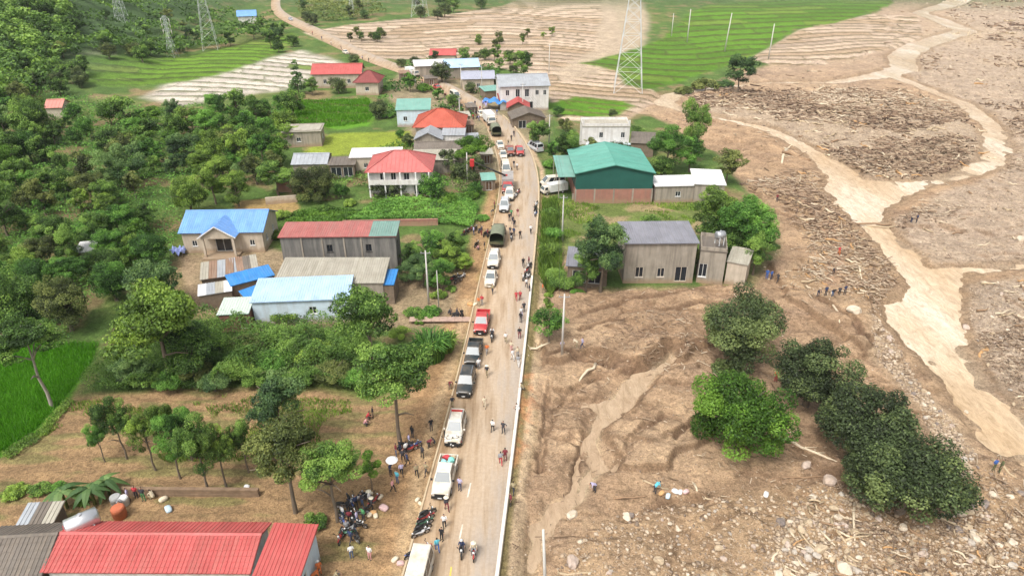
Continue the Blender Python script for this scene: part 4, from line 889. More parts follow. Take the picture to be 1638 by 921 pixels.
LEAF = {
 'dark':   leaf_mat('leaf_dark', (0.0272, 0.0394, 0.0177), (0.0921, 0.1323, 0.0475), (0.2166, 0.2701, 0.0935), 0.28),
 'mid':    leaf_mat('leaf_mid', (0.0286, 0.0578, 0.0156), (0.1023, 0.1973, 0.0405), (0.2907, 0.4403, 0.0935), .34),
 'bright': leaf_mat('leaf_bright', (0.0286, 0.0666, 0.0095), (0.0791, 0.1746, 0.0192), (0.1800, 0.3193, 0.0426)),
 'yellow': leaf_mat('leaf_yellowgreen', (0.0449, 0.0816, 0.0170), (0.1535, 0.2507, 0.0440), (0.3534, 0.4932, 0.0888), .34),
 'blue':   leaf_mat('leaf_bluegreen', (0.0245, 0.0503, 0.0231), (0.0859, 0.1621, 0.0563), (0.2052, 0.3112, 0.1028), .34),
 'olive':  leaf_mat('leaf_olive', (0.0354, 0.0490, 0.0184), (0.1249, 0.1600, 0.0484), (0.2736, 0.3053, 0.0917), .34),
 'lush':   leaf_mat('leaf_lush', (0.0272, 0.0680, 0.0163), (0.0921, 0.2187, 0.0370), (0.2280, 0.4286, 0.0795), .34),
}
BARK = mat('bark', (0.16, 0.125, 0.09), 0.9, 0.3, 3.0, bump=0.5)
BARK_PALE = mat('bark_pale', (0.33, 0.29, 0.24), 0.9, 0.25, 3.0, bump=0.4)
BARK_DARK = mat('bark_dark', (0.055, 0.045, 0.035), 0.9, 0.3, 3.0)

def leaf_quads(C, N, ln, wd, tint, rs):
    """one pointed leaf (rhombus) at each C with normal N"""
    n = len(C); N = N/np.linalg.norm(N, axis=1, keepdims=True)
    r_ = rs.normal(size=(n, 3)); T = np.cross(N, r_); T /= np.linalg.norm(T, axis=1, keepdims=True)+1e-9; B = np.cross(N, T)
    ln = ln*(0.7+0.6*rs.rand(n))[:, None]; wd = wd*(0.7+0.6*rs.rand(n))[:, None]
    V = np.stack([C-T*ln*.5, C+B*wd*.5-N*ln*.06, C+T*ln*.5-N*ln*.12, C-B*wd*.5-N*ln*.06], 1).reshape(-1, 3)
    F = np.arange(4*n).reshape(n, 4); t = np.repeat(tint, 4)
    col = np.stack([t, t, t, np.ones_like(t)], 1); return V, F, col
def clumps_to_mesh(name, cl, n, ln, wd, seed, up=0.55, spread=0.55, hollow=0.55):
    """cl: rows x,y,z,rx,rz,tint; leaves on and under the shells of the clumps"""
    rs = np.random.RandomState(seed); cl = np.array(cl); a = cl[:, 3]**2*(0.4+0.6*cl[:, 4]/cl[:, 3]); k = rs.choice(len(cl), n, p=a/a.sum())
    d = rs.normal(size=(n, 3)); d[:, 2] = np.where(d[:, 2] < 0, d[:, 2]*0.55, d[:, 2]); d /= np.linalg.norm(d, axis=1, keepdims=True)
    rr = hollow + (1-hollow)*rs.rand(n)**0.45; rr *= (0.86+0.28*rs.rand(n))
    c = cl[k]; P = c[:, :3] + d*rr[:, None]*np.stack([c[:, 3], c[:, 3], c[:, 4]], 1)
    N = d*spread + np.array([0, 0, up]) + rs.normal(size=(n, 3))*0.42
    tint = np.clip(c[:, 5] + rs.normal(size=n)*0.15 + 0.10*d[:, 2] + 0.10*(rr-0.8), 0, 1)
    V, F, col = leaf_quads(P, N, ln, wd, tint, rs)
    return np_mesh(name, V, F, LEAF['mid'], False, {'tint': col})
def make_clumps(kind, rs):
    cl = []; v0 = rs.rand()*6
    if kind == 'dense':
        for i in range(44):
            u = rs.rand()*2-1; th = rs.rand()*6.283; u = u*0.9+0.12; s_ = math.sqrt(max(0, 1-u*u)); r_ = rs.uniform(.58, .92)*(1+.10*math.sin(2*th+v0)+.07*math.sin(5*th))
            cl.append((r_*s_*math.cos(th), r_*s_*math.sin(th), r_*u*0.88, rs.uniform(.15, .32), rs.uniform(.14, .25), rs.uniform(.12, .88)))
        for i in range(8): cl.append((*(rs.normal(size=3)*0.25), .45, .4, .2))
    elif kind in ('feather', 'open'):
        fl = kind == 'feather'; nl = rs.randint(9, 13) if fl else rs.randint(8, 11)
        for i in range(nl):                          # limbs: each carries its own lobe of clumps, so the outline stays uneven
            th = i*6.283/nl*rs.uniform(.8, 1.2)+v0; el = rs.uniform(-.75, 1.15); rr = rs.uniform(.38, .72); c0 = (rr*math.cos(th)*math.cos(el*.8), rr*math.sin(th)*math.cos(el*.8), (.45 if fl else .8)*math.sin(el)*rs.uniform(.7, 1.05)); lr = rs.uniform(.20, .36); tb = rs.uniform(.25, .75)
            for k in range(rs.randint(6, 10)):
                d = rs.normal(size=3); d /= np.linalg.norm(d); q = rs.uniform(.12, .26); cl.append((c0[0]+d[0]*lr, c0[1]+d[1]*lr, c0[2]+d[2]*lr*(.5 if fl else .8), q, q*(rs.uniform(.4, .6) if fl else rs.uniform(.6, .85)), np.clip(tb+rs.randn()*.15+.12*d[2], 0, 1)))
        for k in range(7): cl.append((*(rs.normal(size=2)*.28), rs.uniform(-.1, .5), rs.uniform(.16, .28), rs.uniform(.12, .2), rs.uniform(.2, .6)))
    elif kind == 'young':
        for i in range(13):
            th = rs.rand()*6.283; z = rs.uniform(-.9, 1); w_ = 0.62*(1-abs(z)**2)+.12; q = rs.uniform(.22, .4)
            cl.append((w_*math.cos(th)*rs.rand()**.4, w_*math.sin(th)*rs.rand()**.4, z, q, q*.6, rs.uniform(.3, .85)))
    elif kind == 'conifer':
        for i in range(34):
            f = rs.rand()**1.3; z = -1 + 2.6*f; w_ = .62*(1-f)+.06; th = rs.rand()*6.283; q = .20*(1-f)+.13
            cl.append((w_*math.cos(th)*rs.uniform(.4, 1), w_*math.sin(th)*rs.uniform(.4, 1), z, q, q*.62, rs.uniform(.2, .8)))
    elif kind == 'bush':
        for i in range(20):
            th = rs.rand()*6.283; r_ = .8*math.sqrt(rs.rand()); z = .5*(1-r_)*rs.uniform(.3, 1.2)-.1; q = rs.uniform(.2, .36)
            cl.append((r_*math.cos(th), r_*math.sin(th), z, q, q*.8, rs.uniform(.25, .8)))
    return cl
KH = {'dense': 1.05, 'feather': 1.55, 'open': 1.35, 'young': 2.3, 'conifer': 1.35, 'bush': 0.42, 'tall': 3.6}
NV = {'dense': 3, 'feather': 6, 'open': 6, 'young': 3, 'conifer': 1, 'bush': 3}
CROWN = {}; TRUNK = {}
for kd, nv in NV.items():
    for v_ in range(nv):
        for lod, (n_, l_) in enumerate(((17000, .055), (5600, .098)) if kd in ('dense', 'feather', 'open') else ((6500, .085), (2400, .14))):
            if kd == 'dense' and lod == 0: n_ = 26000
            if kd == 'conifer' and lod == 0: n_ = 7000; l_ = .075
            rs = np.random.RandomState(hash_ := (ord(kd[0])*31 + ord(kd[1])*7 + v_*101))
            CROWN[kd, v_, lod] = clumps_to_mesh('crown', make_clumps(kd, rs), n_, l_, l_*.62, 900+v_*13+lod)
def trunk_mesh(kind, seed):
    rs = np.random.RandomState(seed); k = KH[kind]; mb = MB(); r0 = {'young': .05, 'tall': .05, 'bush': .05, 'dense': .08}.get(kind, .058)
    lean = rs.normal(size=2)*(.05 if kind != 'young' else .09)
    top = k + (.25 if kind != 'bush' else 0)
    pts = [(-lean[0]*0, 0, -.25)] + [(lean[0]*f*math.sin(f*2)*1.5+.02*rs.randn(), lean[1]*f*1.5+.02*rs.randn(), top*f) for f in (.0, .2, .4, .6, .8, 1)]
    mb.tube(pts, [r0*1.3, r0*1.15, r0*.85, r0*.72, r0*.6, r0*.42, r0*.2], 8)
    for i in range(7 if kind != 'bush' else 4):
        f = rs.uniform(.5, .95); j = pts[1+int(f*5)]; th = i*2.4+rs.rand(); ln = rs.uniform(.45, .8)*(.7 if kind == 'young' else 1)
        e = Vector((j[0]+ln*math.cos(th), j[1]+ln*math.sin(th), j[2]+rs.uniform(.15, .5))); m_ = Vector(j).lerp(e, .5)+Vector((0, 0, .05))
        mb.tube([j, m_, e], [r0*.42, r0*.3, r0*.12], 5)
    return mb.mesh('trunk', BARK)
for kd in KH: TRUNK[kd] = [trunk_mesh(kd, 40+i) for i in range(2)]
def oslot(o, m):
    if o.material_slots: o.material_slots[0].link = 'OBJECT'; o.material_slots[0].material = m
def put_tree(kind, x, y, z, Rm, leaf, label, cat='tree', group=None, name=None, lod=0, bark=None, zs=1.0, kh=None):
    root = empty(name or ('tree' if kind != 'bush' else 'shrub'), (x, y, z-.05), rnd.uniform(0, 6.28), 1.0, label, cat, group)
    tk = 'tall' if (kh and kh > 2.9) else kind
    t = bpy.data.objects.new('trunk', rnd.choice(TRUNK[tk])); link(t, root); t.scale = (Rm, Rm, Rm*(kh or KH[kind])/KH[tk]*zs); oslot(t, bark or BARK)
    c = bpy.data.objects.new('crown', CROWN[kind, rnd.randrange(NV[kind]), lod]); link(c, root)
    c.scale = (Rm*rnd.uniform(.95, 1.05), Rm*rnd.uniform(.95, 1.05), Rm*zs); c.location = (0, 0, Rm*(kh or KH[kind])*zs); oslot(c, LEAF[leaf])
    return root
def tree(kind, cx, cy, rpx, leaf, label, cat='tree', group=None, name=None, lod=None, kh=None, bark=None, zs=1.0, z0=None):
    """cx, cy: the middle of the crown in the photo, rpx: its half width"""
    k = (kh or KH[kind])*zs; Rm = rpx/scale_at(cx, cy, 3)
    for _ in range(3):
        zc = Rm*k-.4; x, y = PZ(cx, cy, zc); Rm = rpx/scale_at(cx, cy, zc)
    gzv = gz1(x, y)
    if gzv > 1.5:                                   # on the hillside: walk the ray to the slope
        dx, dy, dz = ray(cx, cy); t = 60
        while t < 900:
            p = (dx*t, dy*t, CAM_H+dz*t)
            if p[2] - Rm*k <= gz1(p[0], p[1]): break
            t += 3
        x, y = p[0], p[1]; Rm = rpx*t/CAM_F; gzv = gz1(x, y)
    if lod is None: lod = 0 if rpx > 26 else 1
    return put_tree(kind, x, y, gzv, Rm, leaf, label, cat, group, name, lod, bark, zs, kh)

# --- single trees one can point to
T = tree
T('dense', 1187, 518, 66, 'dark', 'dark blue-green broad tree standing nearest the concrete house on the mud', zs=1.0)
T('dense', 1304, 592, 66, 'dark', 'dark round tree between the bright green tree and the river', zs=1.0)
T('dense', 1186, 650, 80, 'bright', 'bright green dome-shaped tree standing on the mud', zs=.92)
T('dense', 1392, 668, 78, 'dark', 'dark spreading tree in the middle of the riverside clump', zs=.86)
T('dense', 1462, 752, 92, 'dark', 'largest dark tree of the riverside clump, amid boulders', zs=.84)
T('dense', 1400, 735, 52, 'dark', 'smaller dark tree pressed between the two big riverside trees', zs=.9)
T('bush', 1166, 580, 26, 'dark', 'dark shrub at the foot of the blue-green tree on the mud', 'shrub')
T('bush', 1545, 793, 14, 'dark', 'small dark shrub beside two boulders near the river', 'shrub')
T('dense', 879, 516, 25, 'lush', 'small dark-green tree on two stems beside the road ditch', kh=1.6)
T('young', 878, 482, 13, 'yellow', 'yellow-green sapling behind the small roadside tree')
T('open', 966, 395, 46, 'blue', 'tall feathery tree in front of the stained concrete house', kh=1.3, zs=1.35)
T('open', 940, 428, 30, 'mid', 'leafy tree between the dark shed roof and the concrete house')
T('bush', 897, 436, 30, 'mid', 'broad green bush beside the dark shed at the road', 'shrub')
T('bush', 925, 462, 12, 'lush', 'low green bush at the corner of the concrete house', 'shrub')
T('open', 1148, 338, 46, 'yellow', 'yellow-green tree beside the white-roofed annex')
T('open', 1200, 358, 50, 'lush', 'green tree at the edge of the mud above the outbuilding')
T('dense', 1162, 378, 40, 'mid', 'round green tree behind the rooftop water tank')
T('open', 1212, 396, 34, 'mid', 'small green tree beside the tilted pale roof')
T('open', 1118, 412, 22, 'olive', 'grey-green tree growing against the concrete annex', kh=1.3)
T('bush', 1070, 362, 24, 'olive', 'shrub behind the slate-grey roof', 'shrub')
T('bush', 1040, 348, 16, 'mid', 'low shrub in the grass yard of the warehouse', 'shrub')
T('open', 1166, 262, 26, 'olive', 'sparse tree beside the white square roof at the mud edge')
T('open', 910, 236, 32, 'mid', 'dark green tree behind the green warehouse, near the road')
T('open', 948, 238, 22, 'olive', 'smaller tree behind the warehouse ridge')
T('dense', 988, 240, 20, 'mid', 'round tree below the pale flat-roofed house')
T('open', 1070, 232, 32, 'lush', 'broad green tree behind the warehouse, toward the mud')
T('open', 1110, 205, 26, 'mid', 'tall pointed tree beside the mud above the warehouse', zs=1.9, kh=1.1, lod=0)
T('open', 1106, 240, 26, 'lush', 'green tree at the foot of the tall pointed tree')
T('bush', 1030, 268, 18, 'mid', 'shrub behind the warehouse corner', 'shrub')
T('open', 862, 212, 22, 'mid', 'dark bushy tree at the inside of the road bend')
T('open', 886, 240, 18, 'lush', 'green tree beside the road above the warehouse canopy')
T('bush', 880, 262, 14, 'lush', 'shrub between the road and the warehouse canopy', 'shrub')
T('open', 1185, 112, 26, 'blue', 'dark tree at the far edge of the big rice field')
T('bush', 1130, 132, 22, 'olive', 'shrub row at the corner of the big rice field', 'shrub')
T('bush', 1160, 128, 16, 'blue', 'dark shrub beside the far tree of the big rice field', 'shrub')
T('bush', 1095, 138, 16, 'olive', 'low scrub above the pale river arm', 'shrub')
T('feather', 757, 236, 34, 'bright', 'lush light-green tree leaning over the vehicles near the crane', kh=1.2)
T('dense', 693, 295, 26, 'lush', 'round glossy green tree right of the pink hip-roofed house', kh=.9)
T('dense', 604, 298, 18, 'dark', 'dark round shrub-like tree before the pink-roofed house', kh=.8)
T('dense', 634, 298, 17, 'dark', 'second dark round tree before the pink-roofed house', kh=.8)
T('dense', 501, 290, 34, 'olive', 'big dark round tree at the edge of the crop field', kh=.9)
T('dense', 604, 172, 16, 'dark', 'dark round tree beside the bright rice plot')
T('conifer', 474, 124, 19, 'blue', 'tall dark tree near the long red-roofed house')
T('open', 497, 135, 12, 'mid', 'tree beside the wall of the long red-roofed house')
T('dense', 540, 134, 14, 'dark', 'dark tree in front of the long red-roofed house')
T('dense', 566, 94, 10, 'dark', 'round tree beside the far road')
T('dense', 642, 101, 8, 'dark', 'small round dark tree beside the far road, first of two')
T('dense', 663, 96, 8, 'dark', 'small round dark tree beside the pale grey far roof, second of two')
T('dense', 706, 114, 18, 'dark', 'broad dark tree in front of the blue-grey far roof')
T('open', 838, 99, 20, 'mid', 'bushy tree behind the tall white house')
T('dense', 816, 92, 9, 'mid', 'small round tree behind the tall white house')
T('young', 796, 80, 8, 'mid', 'slim tree standing alone above the village')
T('open', 655, 128, 14, 'lush', 'green bush tree beside the village road')
T('bush', 680, 140, 14, 'bright', 'bright bush below the village road', 'shrub')
T('open', 712, 178, 14, 'blue', 'dark slim tree beside the orange hip roof')
T('bush', 620, 182, 12, 'lush', 'bright bush below the teal-roofed house', 'shrub')
T('open', 760, 268, 20, 'dark', 'dark tree below the lush roadside tree')
T('open', 718, 255, 18, 'dark', 'dark tree behind the glossy round tree')
T('feather', 586, 496, 62, 'mid', 'large spreading tree in front of the pale blue house', kh=1.35, zs=1.3)
T('feather', 628, 598, 66, 'mid', 'large layered tree closest to the muddy verge', kh=1.75, zs=1.3)
T('bush', 452, 497, 30, 'yellow', 'shrub with yellow-green tips against the pale blue house', 'shrub')
T('feather', 246, 508, 84, 'yellow', 'big yellow-green layered tree above the vine-covered slope', kh=1.1, zs=1.35)
T('open', 300, 560, 60, 'mid', 'dense green tree standing in the vine-covered slope', kh=.8)
T('open', 208, 590, 36, 'blue', 'bluish bushy tree at the rice-field end of the vine-covered slope', kh=.8)
T('feather', 36, 536, 54, 'mid', 'tall tree with long bare pale trunk at the near rice field', kh=2.6, bark=BARK_PALE)
T('open', 440, 640, 58, 'blue', 'tall dark tree at the upper edge of the dry field', kh=1.7, zs=1.15)
T('feather', 452, 715, 66, 'olive', 'spreading tree in the middle of the dry field', kh=1.7, zs=1.25)
T('feather', 524, 742, 56, 'mid', 'tree with a stout trunk beside the parked motorbikes', kh=1.8, zs=1.25)
T('young', 590, 742, 21, 'bright', 'small roadside tree with leaning trunk above the motorbikes', kh=2.6, bark=BARK)
T('bush', 497, 836, 24, 'mid', 'leafy bush beside the dark-red annex roof', 'shrub')
yg = [(180,668,30),(228,688,30),(268,696,32),(312,708,36),(345,714,32),(152,694,20),(384,700,26),(255,668,24),(292,680,26)]
for i, (x_, y_, r_) in enumerate(yg):
    T('open', x_, y_, r_, ('mid', 'yellow', 'lush')[i % 3], ('first', 'third', 'fifth', 'seventh', 'eighth', 'shortest', 'last', 'fourth', 'sixth')[i]+' slender young tree of the row across the dry field, counted from the rice', group='young trees in the dry field', kh=1.9, zs=1.45, lod=0)
for i, (x_, y_, r_) in enumerate([(660,405,28),(690,395,30),(716,408,28),(676,432,28),(730,388,24),(705,440,26),(742,420,18),(652,432,20)]):
    T('open', x_, y_, r_, ('mid', 'lush', 'yellow', 'blue')[i % 4], 'leafy tree in the thicket between the dark workshop and the road', group='trees beside the workshop', kh=1.0, lod=0)
for i, (x_, y_, r_) in enumerate([(880,340,15),(884,372,16),(470,352,16),(448,342,16),(660,498,16),(690,498,18),(672,510,12),(560,322,12),(522,330,12),(770,348,12),(752,312,14),(20,782,20),(60,778,18),(92,775,12),(130,800,10),(700,470,14),(722,462,10),(640,262,12),(715,318,18),(440,372,16),(468,372,10)]):
    T('bush', x_, y_, r_, ('mid', 'lush', 'bright', 'yellow')[i % 4], 'low leafy green bush beside yards and field edges of the village', 'shrub', group='low bushes round the yards')
for i, (x_, y_, r_, lf, lb) in enumerate([(735,272,16,'dark','dark tree between the glossy round tree and the crane'),(700,228,10,'mid','small tree behind the weathered brown roof'),(545,302,14,'lush','bushy tree at the field side of the pink-roofed house'),(652,222,10,'dark','dark bush-like tree beside the grey gabled house'),(725,160,12,'mid','tree beside the village road above the orange roof'),(700,150,10,'lush','green tree above the teal-roofed house'),(752,140,10,'dark','dark tree below the lilac-grey roof'),(790,132,10,'dark','dark tree beside the tall white house'),(640,212,8,'lush','small tree at the end of the yellow rice plot'),(588,252,7,'mid','small tree behind the cream-white roof'),(1020,210,12,'mid','tree beside the pale flat-roofed house'),(905,200,13,'olive','tree left of the pale flat-roofed house'),(893,175,10,'lush','tree beside the grey-brown gable shed'),(980,180,9,'dark','tree behind the pale flat-roofed house'),(1060,262,18,'mid','tree behind the white annex'),(1000,268,14,'olive','tree hidden behind the warehouse ridge end'),(760,300,12,'lush','bush-like tree at the foot of the crane boom'),(660,282,12,'lush','tree beside the columns of the pink-roofed house')]): T('open' if i % 2 else 'dense', x_, y_, r_, lf, lb, kh=1.0)
for i, (x_, y_, r_) in enumerate([(228,600,28),(268,604,26),(340,606,28),(375,585,30),(350,552,34),(395,548,32),(410,600,24),(440,572,30),(470,540,28),(500,560,34),(480,596,26),(530,590,32),(560,548,28),(565,600,24),(650,560,20),(640,530,18),(545,530,24),(310,590,30),(430,530,26)]):
    T('bush', x_, y_, r_, ('mid', 'lush', 'blue', 'yellow', 'mid', 'olive')[i % 6], ('mid-green', 'glossy green', 'bluish', 'yellow-green', 'mid-green', 'olive')[i % 6]+' bush in the vine-covered slope '+('near the rice field' if x_ < 240 else 'under the big yellow-green tree' if x_ < 345 else 'below the brick shed' if x_ < 425 else 'below the pale blue house' if x_ < 520 else 'beside the layered tree'), 'shrub', group='bushes of the vine-covered slope', kh=.75, lod=0)
# --- the wood on the left, tree by tree
def in_poly(P, x, y):
    c = False; n = len(P)
    for i in range(n):
        (x0, y0), (x1, y1) = P[i], P[(i+1) % n]
        if (y0 > y) != (y1 > y) and x < (x1-x0)*(y-y0)/(y1-y0)+x0: c = not c
    return c
WOOD = [(-60,140),(70,150),(150,168),(230,166),(300,172),(380,160),(468,158),(476,205),(448,225),(462,262),(440,280),(372,312),(300,325),(284,380),(268,420),(240,446),(150,458),(110,494),(-60,500)]
KEEP = [[(238,325),(300,325),(310,410),(250,425)], [(40,140),(160,128),(260,140),(255,158),(120,160),(50,158)], [(330,290),(372,284),(376,312),(330,318)], [(150,195),(190,190),(210,205),(160,212)], [(96,225),(140,222),(150,240),(100,245)], [(190,300),(290,262),(320,290),(270,330),(210,340)], [(60,340),(150,320),(170,345),(90,365)], [(112,398),(155,394),(155,420),(112,420)], [(66,158),(105,158),(105,188),(66,188)], [(225,130),(320,120),(320,162),(225,162)]]
WLAB = [('broad green tree of the dense wood', 'mid'), ('dark bluish tree of the dense wood', 'blue'), ('yellow-green tree of the dense wood', 'yellow'), ('glossy green tree of the dense wood', 'lush'), ('dull olive tree of the dense wood', 'olive'), ('pale bright tree of the dense wood', 'bright')]
placed = []; tries = 0
while tries < 6000 and len(placed) < 155:
    tries += 1; x_ = rnd.uniform(-60, 478); y_ = rnd.uniform(140, 540)
    if not in_poly(WOOD, x_, y_) or any(in_poly(k, x_, y_) for k in KEEP): continue
    sc_ = scale_at(x_, y_, 4); r_ = rnd.choice((1.15,1,1,.8,.5))*rnd.uniform(2.4, 4.6)*sc_
    if any((x_-a)**2+((y_-b)*1.5)**2 < (0.50*(r_+c))**2 for a, b, c in placed): continue
    placed.append((x_, y_, r_))
placed.sort(key=lambda p_: p_[1])
MARKS = [((350,360),'behind the blue-roofed bungalow'), ((135,408),'round the low white-roofed hut'), ((85,170),'near the pink far house'), ((60,520),'at the head of the near rice field'), ((480,210),'near the bare concrete house'), ((270,150),'at the edge of the flooded paddies'), ((245,300),'round the grassy clearing'), ((500,290),'near the dark round tree by the crop field'), ((30,250),'at the foot of the hill'), ((170,230),'in the middle of the wood'), ((30,400),'in the near corner of the wood'), ((330,230),'toward the village')]
def mark(x, y): return min(MARKS, key=lambda m_: (m_[0][0]-x)**2+(1.4*(m_[0][1]-y))**2)[1]
for x_, y_, r_ in placed:
    i = rnd.choices(range(6), (5, 1.5, 3.5, 3.5, 1.5, 1.2))[0]
    T(rnd.choice(('open', 'open', 'feather', 'feather', 'dense')), x_, y_, r_, WLAB[i][1], WLAB[i][0]+' '+mark(x_, y_), group='trees of the wood below the hill', lod=0 if r_ > 26 else 1, zs=rnd.uniform(1.0, 1.3), kh=rnd.uniform(.85, 1.15))

# --- far trees: hillside, beyond the rice fields, along the top
FAR = [([(100,30),(180,18),(300,22),(360,30),(440,34),(440,58),(330,80),(250,92),(130,104),(96,80)], 20, (2.0, 3.6), ('blue', 'mid', 'olive', 'mid'), 'small far tree beyond the left rice field', 'far trees beyond the left rice field'),
       ([(470,6),(600,-8),(790,-14),(780,10),(700,22),(560,26),(490,34)], 16, (2.6, 4.4), ('dark', 'blue', 'mid'), 'dark far tree beyond the brown terraces', 'far trees beyond the terraces'),
       ([(420,46),(470,38),(478,66),(430,76)], 10, (2.0, 3.0), ('mid', 'blue'), 'far tree beside the bridge end of the road', 'trees by the far road'),
       ([(540,50),(620,46),(625,58),(550,62)], 8, (1.6, 2.4), ('olive', 'mid'), 'far shrubby tree among the brown terraces', 'trees among the terraces'),
       ([(740,58),(880,48),(905,38),(900,52),(780,72)], 10, (1.2, 2.0), ('olive', 'yellow'), 'low far shrub along the terrace edge above the village', 'shrubs on the terrace edge'),
       ([(690,84),(790,84),(830,86),(830,110),(780,112),(770,96),(690,98)], 12, (1.6, 2.6), ('dark', 'mid'), 'dark tree among the far roofs of the village', 'trees among the far roofs'),
       ([(150,95),(60,120),(20,130),(20,142),(120,146)], 10, (2, 3.4), ('dark', 'mid'), 'tree at the foot of the hill', 'trees at the foot of the hill')]
for P_, n_, (a_, b_), lv, lb, gp in FAR:
    k_ = 0; got = []
    xs_ = [p_[0] for p_ in P_]; ys_ = [p_[1] for p_ in P_]
    for _ in range(3000):
        if k_ >= n_: break
        x_ = rnd.uniform(min(xs_), max(xs_)); y_ = rnd.uniform(min(ys_), max(ys_))
        if not in_poly(P_, x_, y_): continue
        r_ = rnd.uniform(a_, b_)*scale_at(x_, max(y_, -40), 3)
        if any((x_-a)**2+(2.4*(y_-b))**2 < (.55*(r_+c))**2 for a, b, c in got): continue
        got.append((x_, y_, r_)); k_ += 1
        T(rnd.choice(('dense', 'open')), x_, y_, r_, rnd.choice(lv), lb, 'shrub' if 'shrub' in lb and 'tree' not in lb else 'tree', gp, lod=1)

def hill_wood():
    """the far wood on the steep slope reads as one mass"""
    rs = np.random.RandomState(77); cl = []
    for _ in range(9000):
        px = rs.uniform(-70, 125); py = rs.uniform(-14, 150)
        if px > 112 - max(0, py-70)*.9 - max(0, 40-py)*.4: continue
        dx, dy, dz = ray(px, py); t = np.arange(120, 900, 4.0); hit = (CAM_H+dz*t) <= gza(dx*t, dy*t)+3
        if not hit.any(): continue
        t = t[hit.argmax()]; x, y = dx*t, dy*t; r_ = rs.uniform(2.4, 4.6)
        if any((x-c[0])**2+(y-c[1])**2 < (.62*(r_+c[3]))**2 for c in cl): continue
        cl.append((x, y, gz1(x, y)+r_*rs.uniform(.6, 1.2), r_, r_*.9, rs.uniform(.15, .75)))
        if len(cl) > 380: break
    sub = []
    for c in cl:
        for k in range(5): d = rs.normal(size=3)*.45*c[3]; q = c[3]*rs.uniform(.42, .68); sub.append((c[0]+d[0], c[1]+d[1], c[2]+d[2]*.6, q, q*.8, np.clip(c[5]+rs.randn()*.08, 0, 1)))
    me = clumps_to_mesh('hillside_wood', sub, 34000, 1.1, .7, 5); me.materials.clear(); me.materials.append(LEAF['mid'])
    o = bpy.data.objects.new('hillside_wood', me); link(o); tag(o, 'dark wood covering the steep hillside', 'wood', kind='stuff')
hill_wood()

# --- undergrowth, crops and grass that nobody could count
def ground_cover(name, label, P_, n, leafm, hmax, ln, wd, mound=0.0, mscale=.3, up=.6, seed=1, cat='plants', tmean=.5, patch=0.0, blade=False):
    rs = np.random.RandomState(seed); P_ = np.array(P_, float); x0, y0 = P_.min(0); x1, y1 = P_.max(0)
    px = rs.uniform(x0, x1, n*3); py = rs.uniform(y0, y1, n*3)
    ins = _poly_sd(P_, px, py) < 0; px, py = px[ins][:n], py[ins][:n]
    dx = (px-819)/CAM_F; v = (py-460.5)/CAM_F; dy = CP-v*SP; dz = -SP-v*CP; t = (-.4+mound*.3-CAM_H)/dz
    X, Y = dx*t, dy*t; sc_ = CAM_F/t
    if patch:
        k = fbm(X*.12, Y*.2, 3, seed+5) > (patch*2-1)*.5; X, Y, sc_ = X[k], Y[k], sc_[k]
    k = poly_sd(ROADP, X, Y) > .9; X, Y, sc_ = X[k], Y[k], sc_[k]
    zg = gza(X, Y); hm = np.clip(fbm(X*mscale, Y*mscale, 3, seed+9)*.9+.45, 0, 1)
    Zv = zg + mound*hm + hmax*rs.rand(len(X))**.6
    sz = np.clip(9.0/sc_, .6, 2.2)[:, None]
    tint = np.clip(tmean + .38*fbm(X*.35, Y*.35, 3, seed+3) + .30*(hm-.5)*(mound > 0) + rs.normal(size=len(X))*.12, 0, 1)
    C = np.stack([X, Y, Zv], 1)
    if blade:
        n_ = len(C); th = rs.rand(n_)*6.28; T_ = np.stack([np.cos(th), np.sin(th), np.zeros(n_)], 1); h_ = (ln*(.6+.8*rs.rand(n_)))[:, None]; C[:, 2] = zg
        ll = np.stack([rs.normal(size=n_)*.3, rs.normal(size=n_)*.3, np.ones(n_)], 1)
        V = np.stack([C-T_*wd*sz*.5, C+T_*wd*sz*.5, C+T_*wd*sz*.25+ll*h_, C-T_*wd*sz*.25+ll*h_], 1).reshape(-1, 3); F = np.arange(4*n_).reshape(n_, 4); q = np.repeat(tint, 4)
        col = np.stack([q, q, q, np.ones_like(q)], 1)
    else:
        N = np.stack([rs.normal(size=len(X))*.45, rs.normal(size=len(X))*.45, np.full(len(X), up)], 1)
        V, F, col = leaf_quads(C, N, ln*sz, wd*sz, tint, rs)
    o = bpy.data.objects.new(name, np_mesh(name, V, F, leafm, False, {'tint': col})); link(o)
    return tag(o, label, cat, kind='stuff')
ground_cover('undergrowth', 'tangle of vines and shrubs covering the slope above the dry field', [(130,624),(160,584),(186,538),(330,505),(400,520),(470,512),(570,512),(600,560),(585,622),(500,612),(390,616),(230,620)], 52000, LEAF['mid'], .9, .30, .21, 3.2, .30, seed=3, tmean=.42)
ground_cover('undergrowth', 'brushwood filling the floor of the wood below the hill', [(-60,140),(70,150),(230,170),(460,165),(470,210),(440,280),(300,330),(270,430),(160,470),(112,536),(-60,545)], 36000, LEAF['lush'], .9, .36, .25, 1.6, .25, seed=4, tmean=.42)
ground_cover('undergrowth', 'scrub and copses beyond the left rice field', [(98,30),(180,14),(300,16),(440,30),(440,56),(380,66),(300,84),(230,94),(130,102),(92,84)], 16000, LEAF['mid'], 1.4, .62, .44, 5.0, .09, seed=14, tmean=.42, patch=.42)
ground_cover('undergrowth', 'scrub beside the pale far road and the terraces', [(470,4),(600,0),(620,20),(560,30),(490,36)], 5000, LEAF['olive'], 1.4, .6, .42, 3.5, .09, seed=15, patch=.4)
ground_cover('crop_plants', 'broad-leaved crop covering the field below the pink-roofed house', [(560,352),(600,322),(640,318),(745,314),(766,332),(756,366),(700,357),(640,350)], 16000, LEAF['lush'], .5, .30, .21, .9, .5, seed=5, tmean=.55)
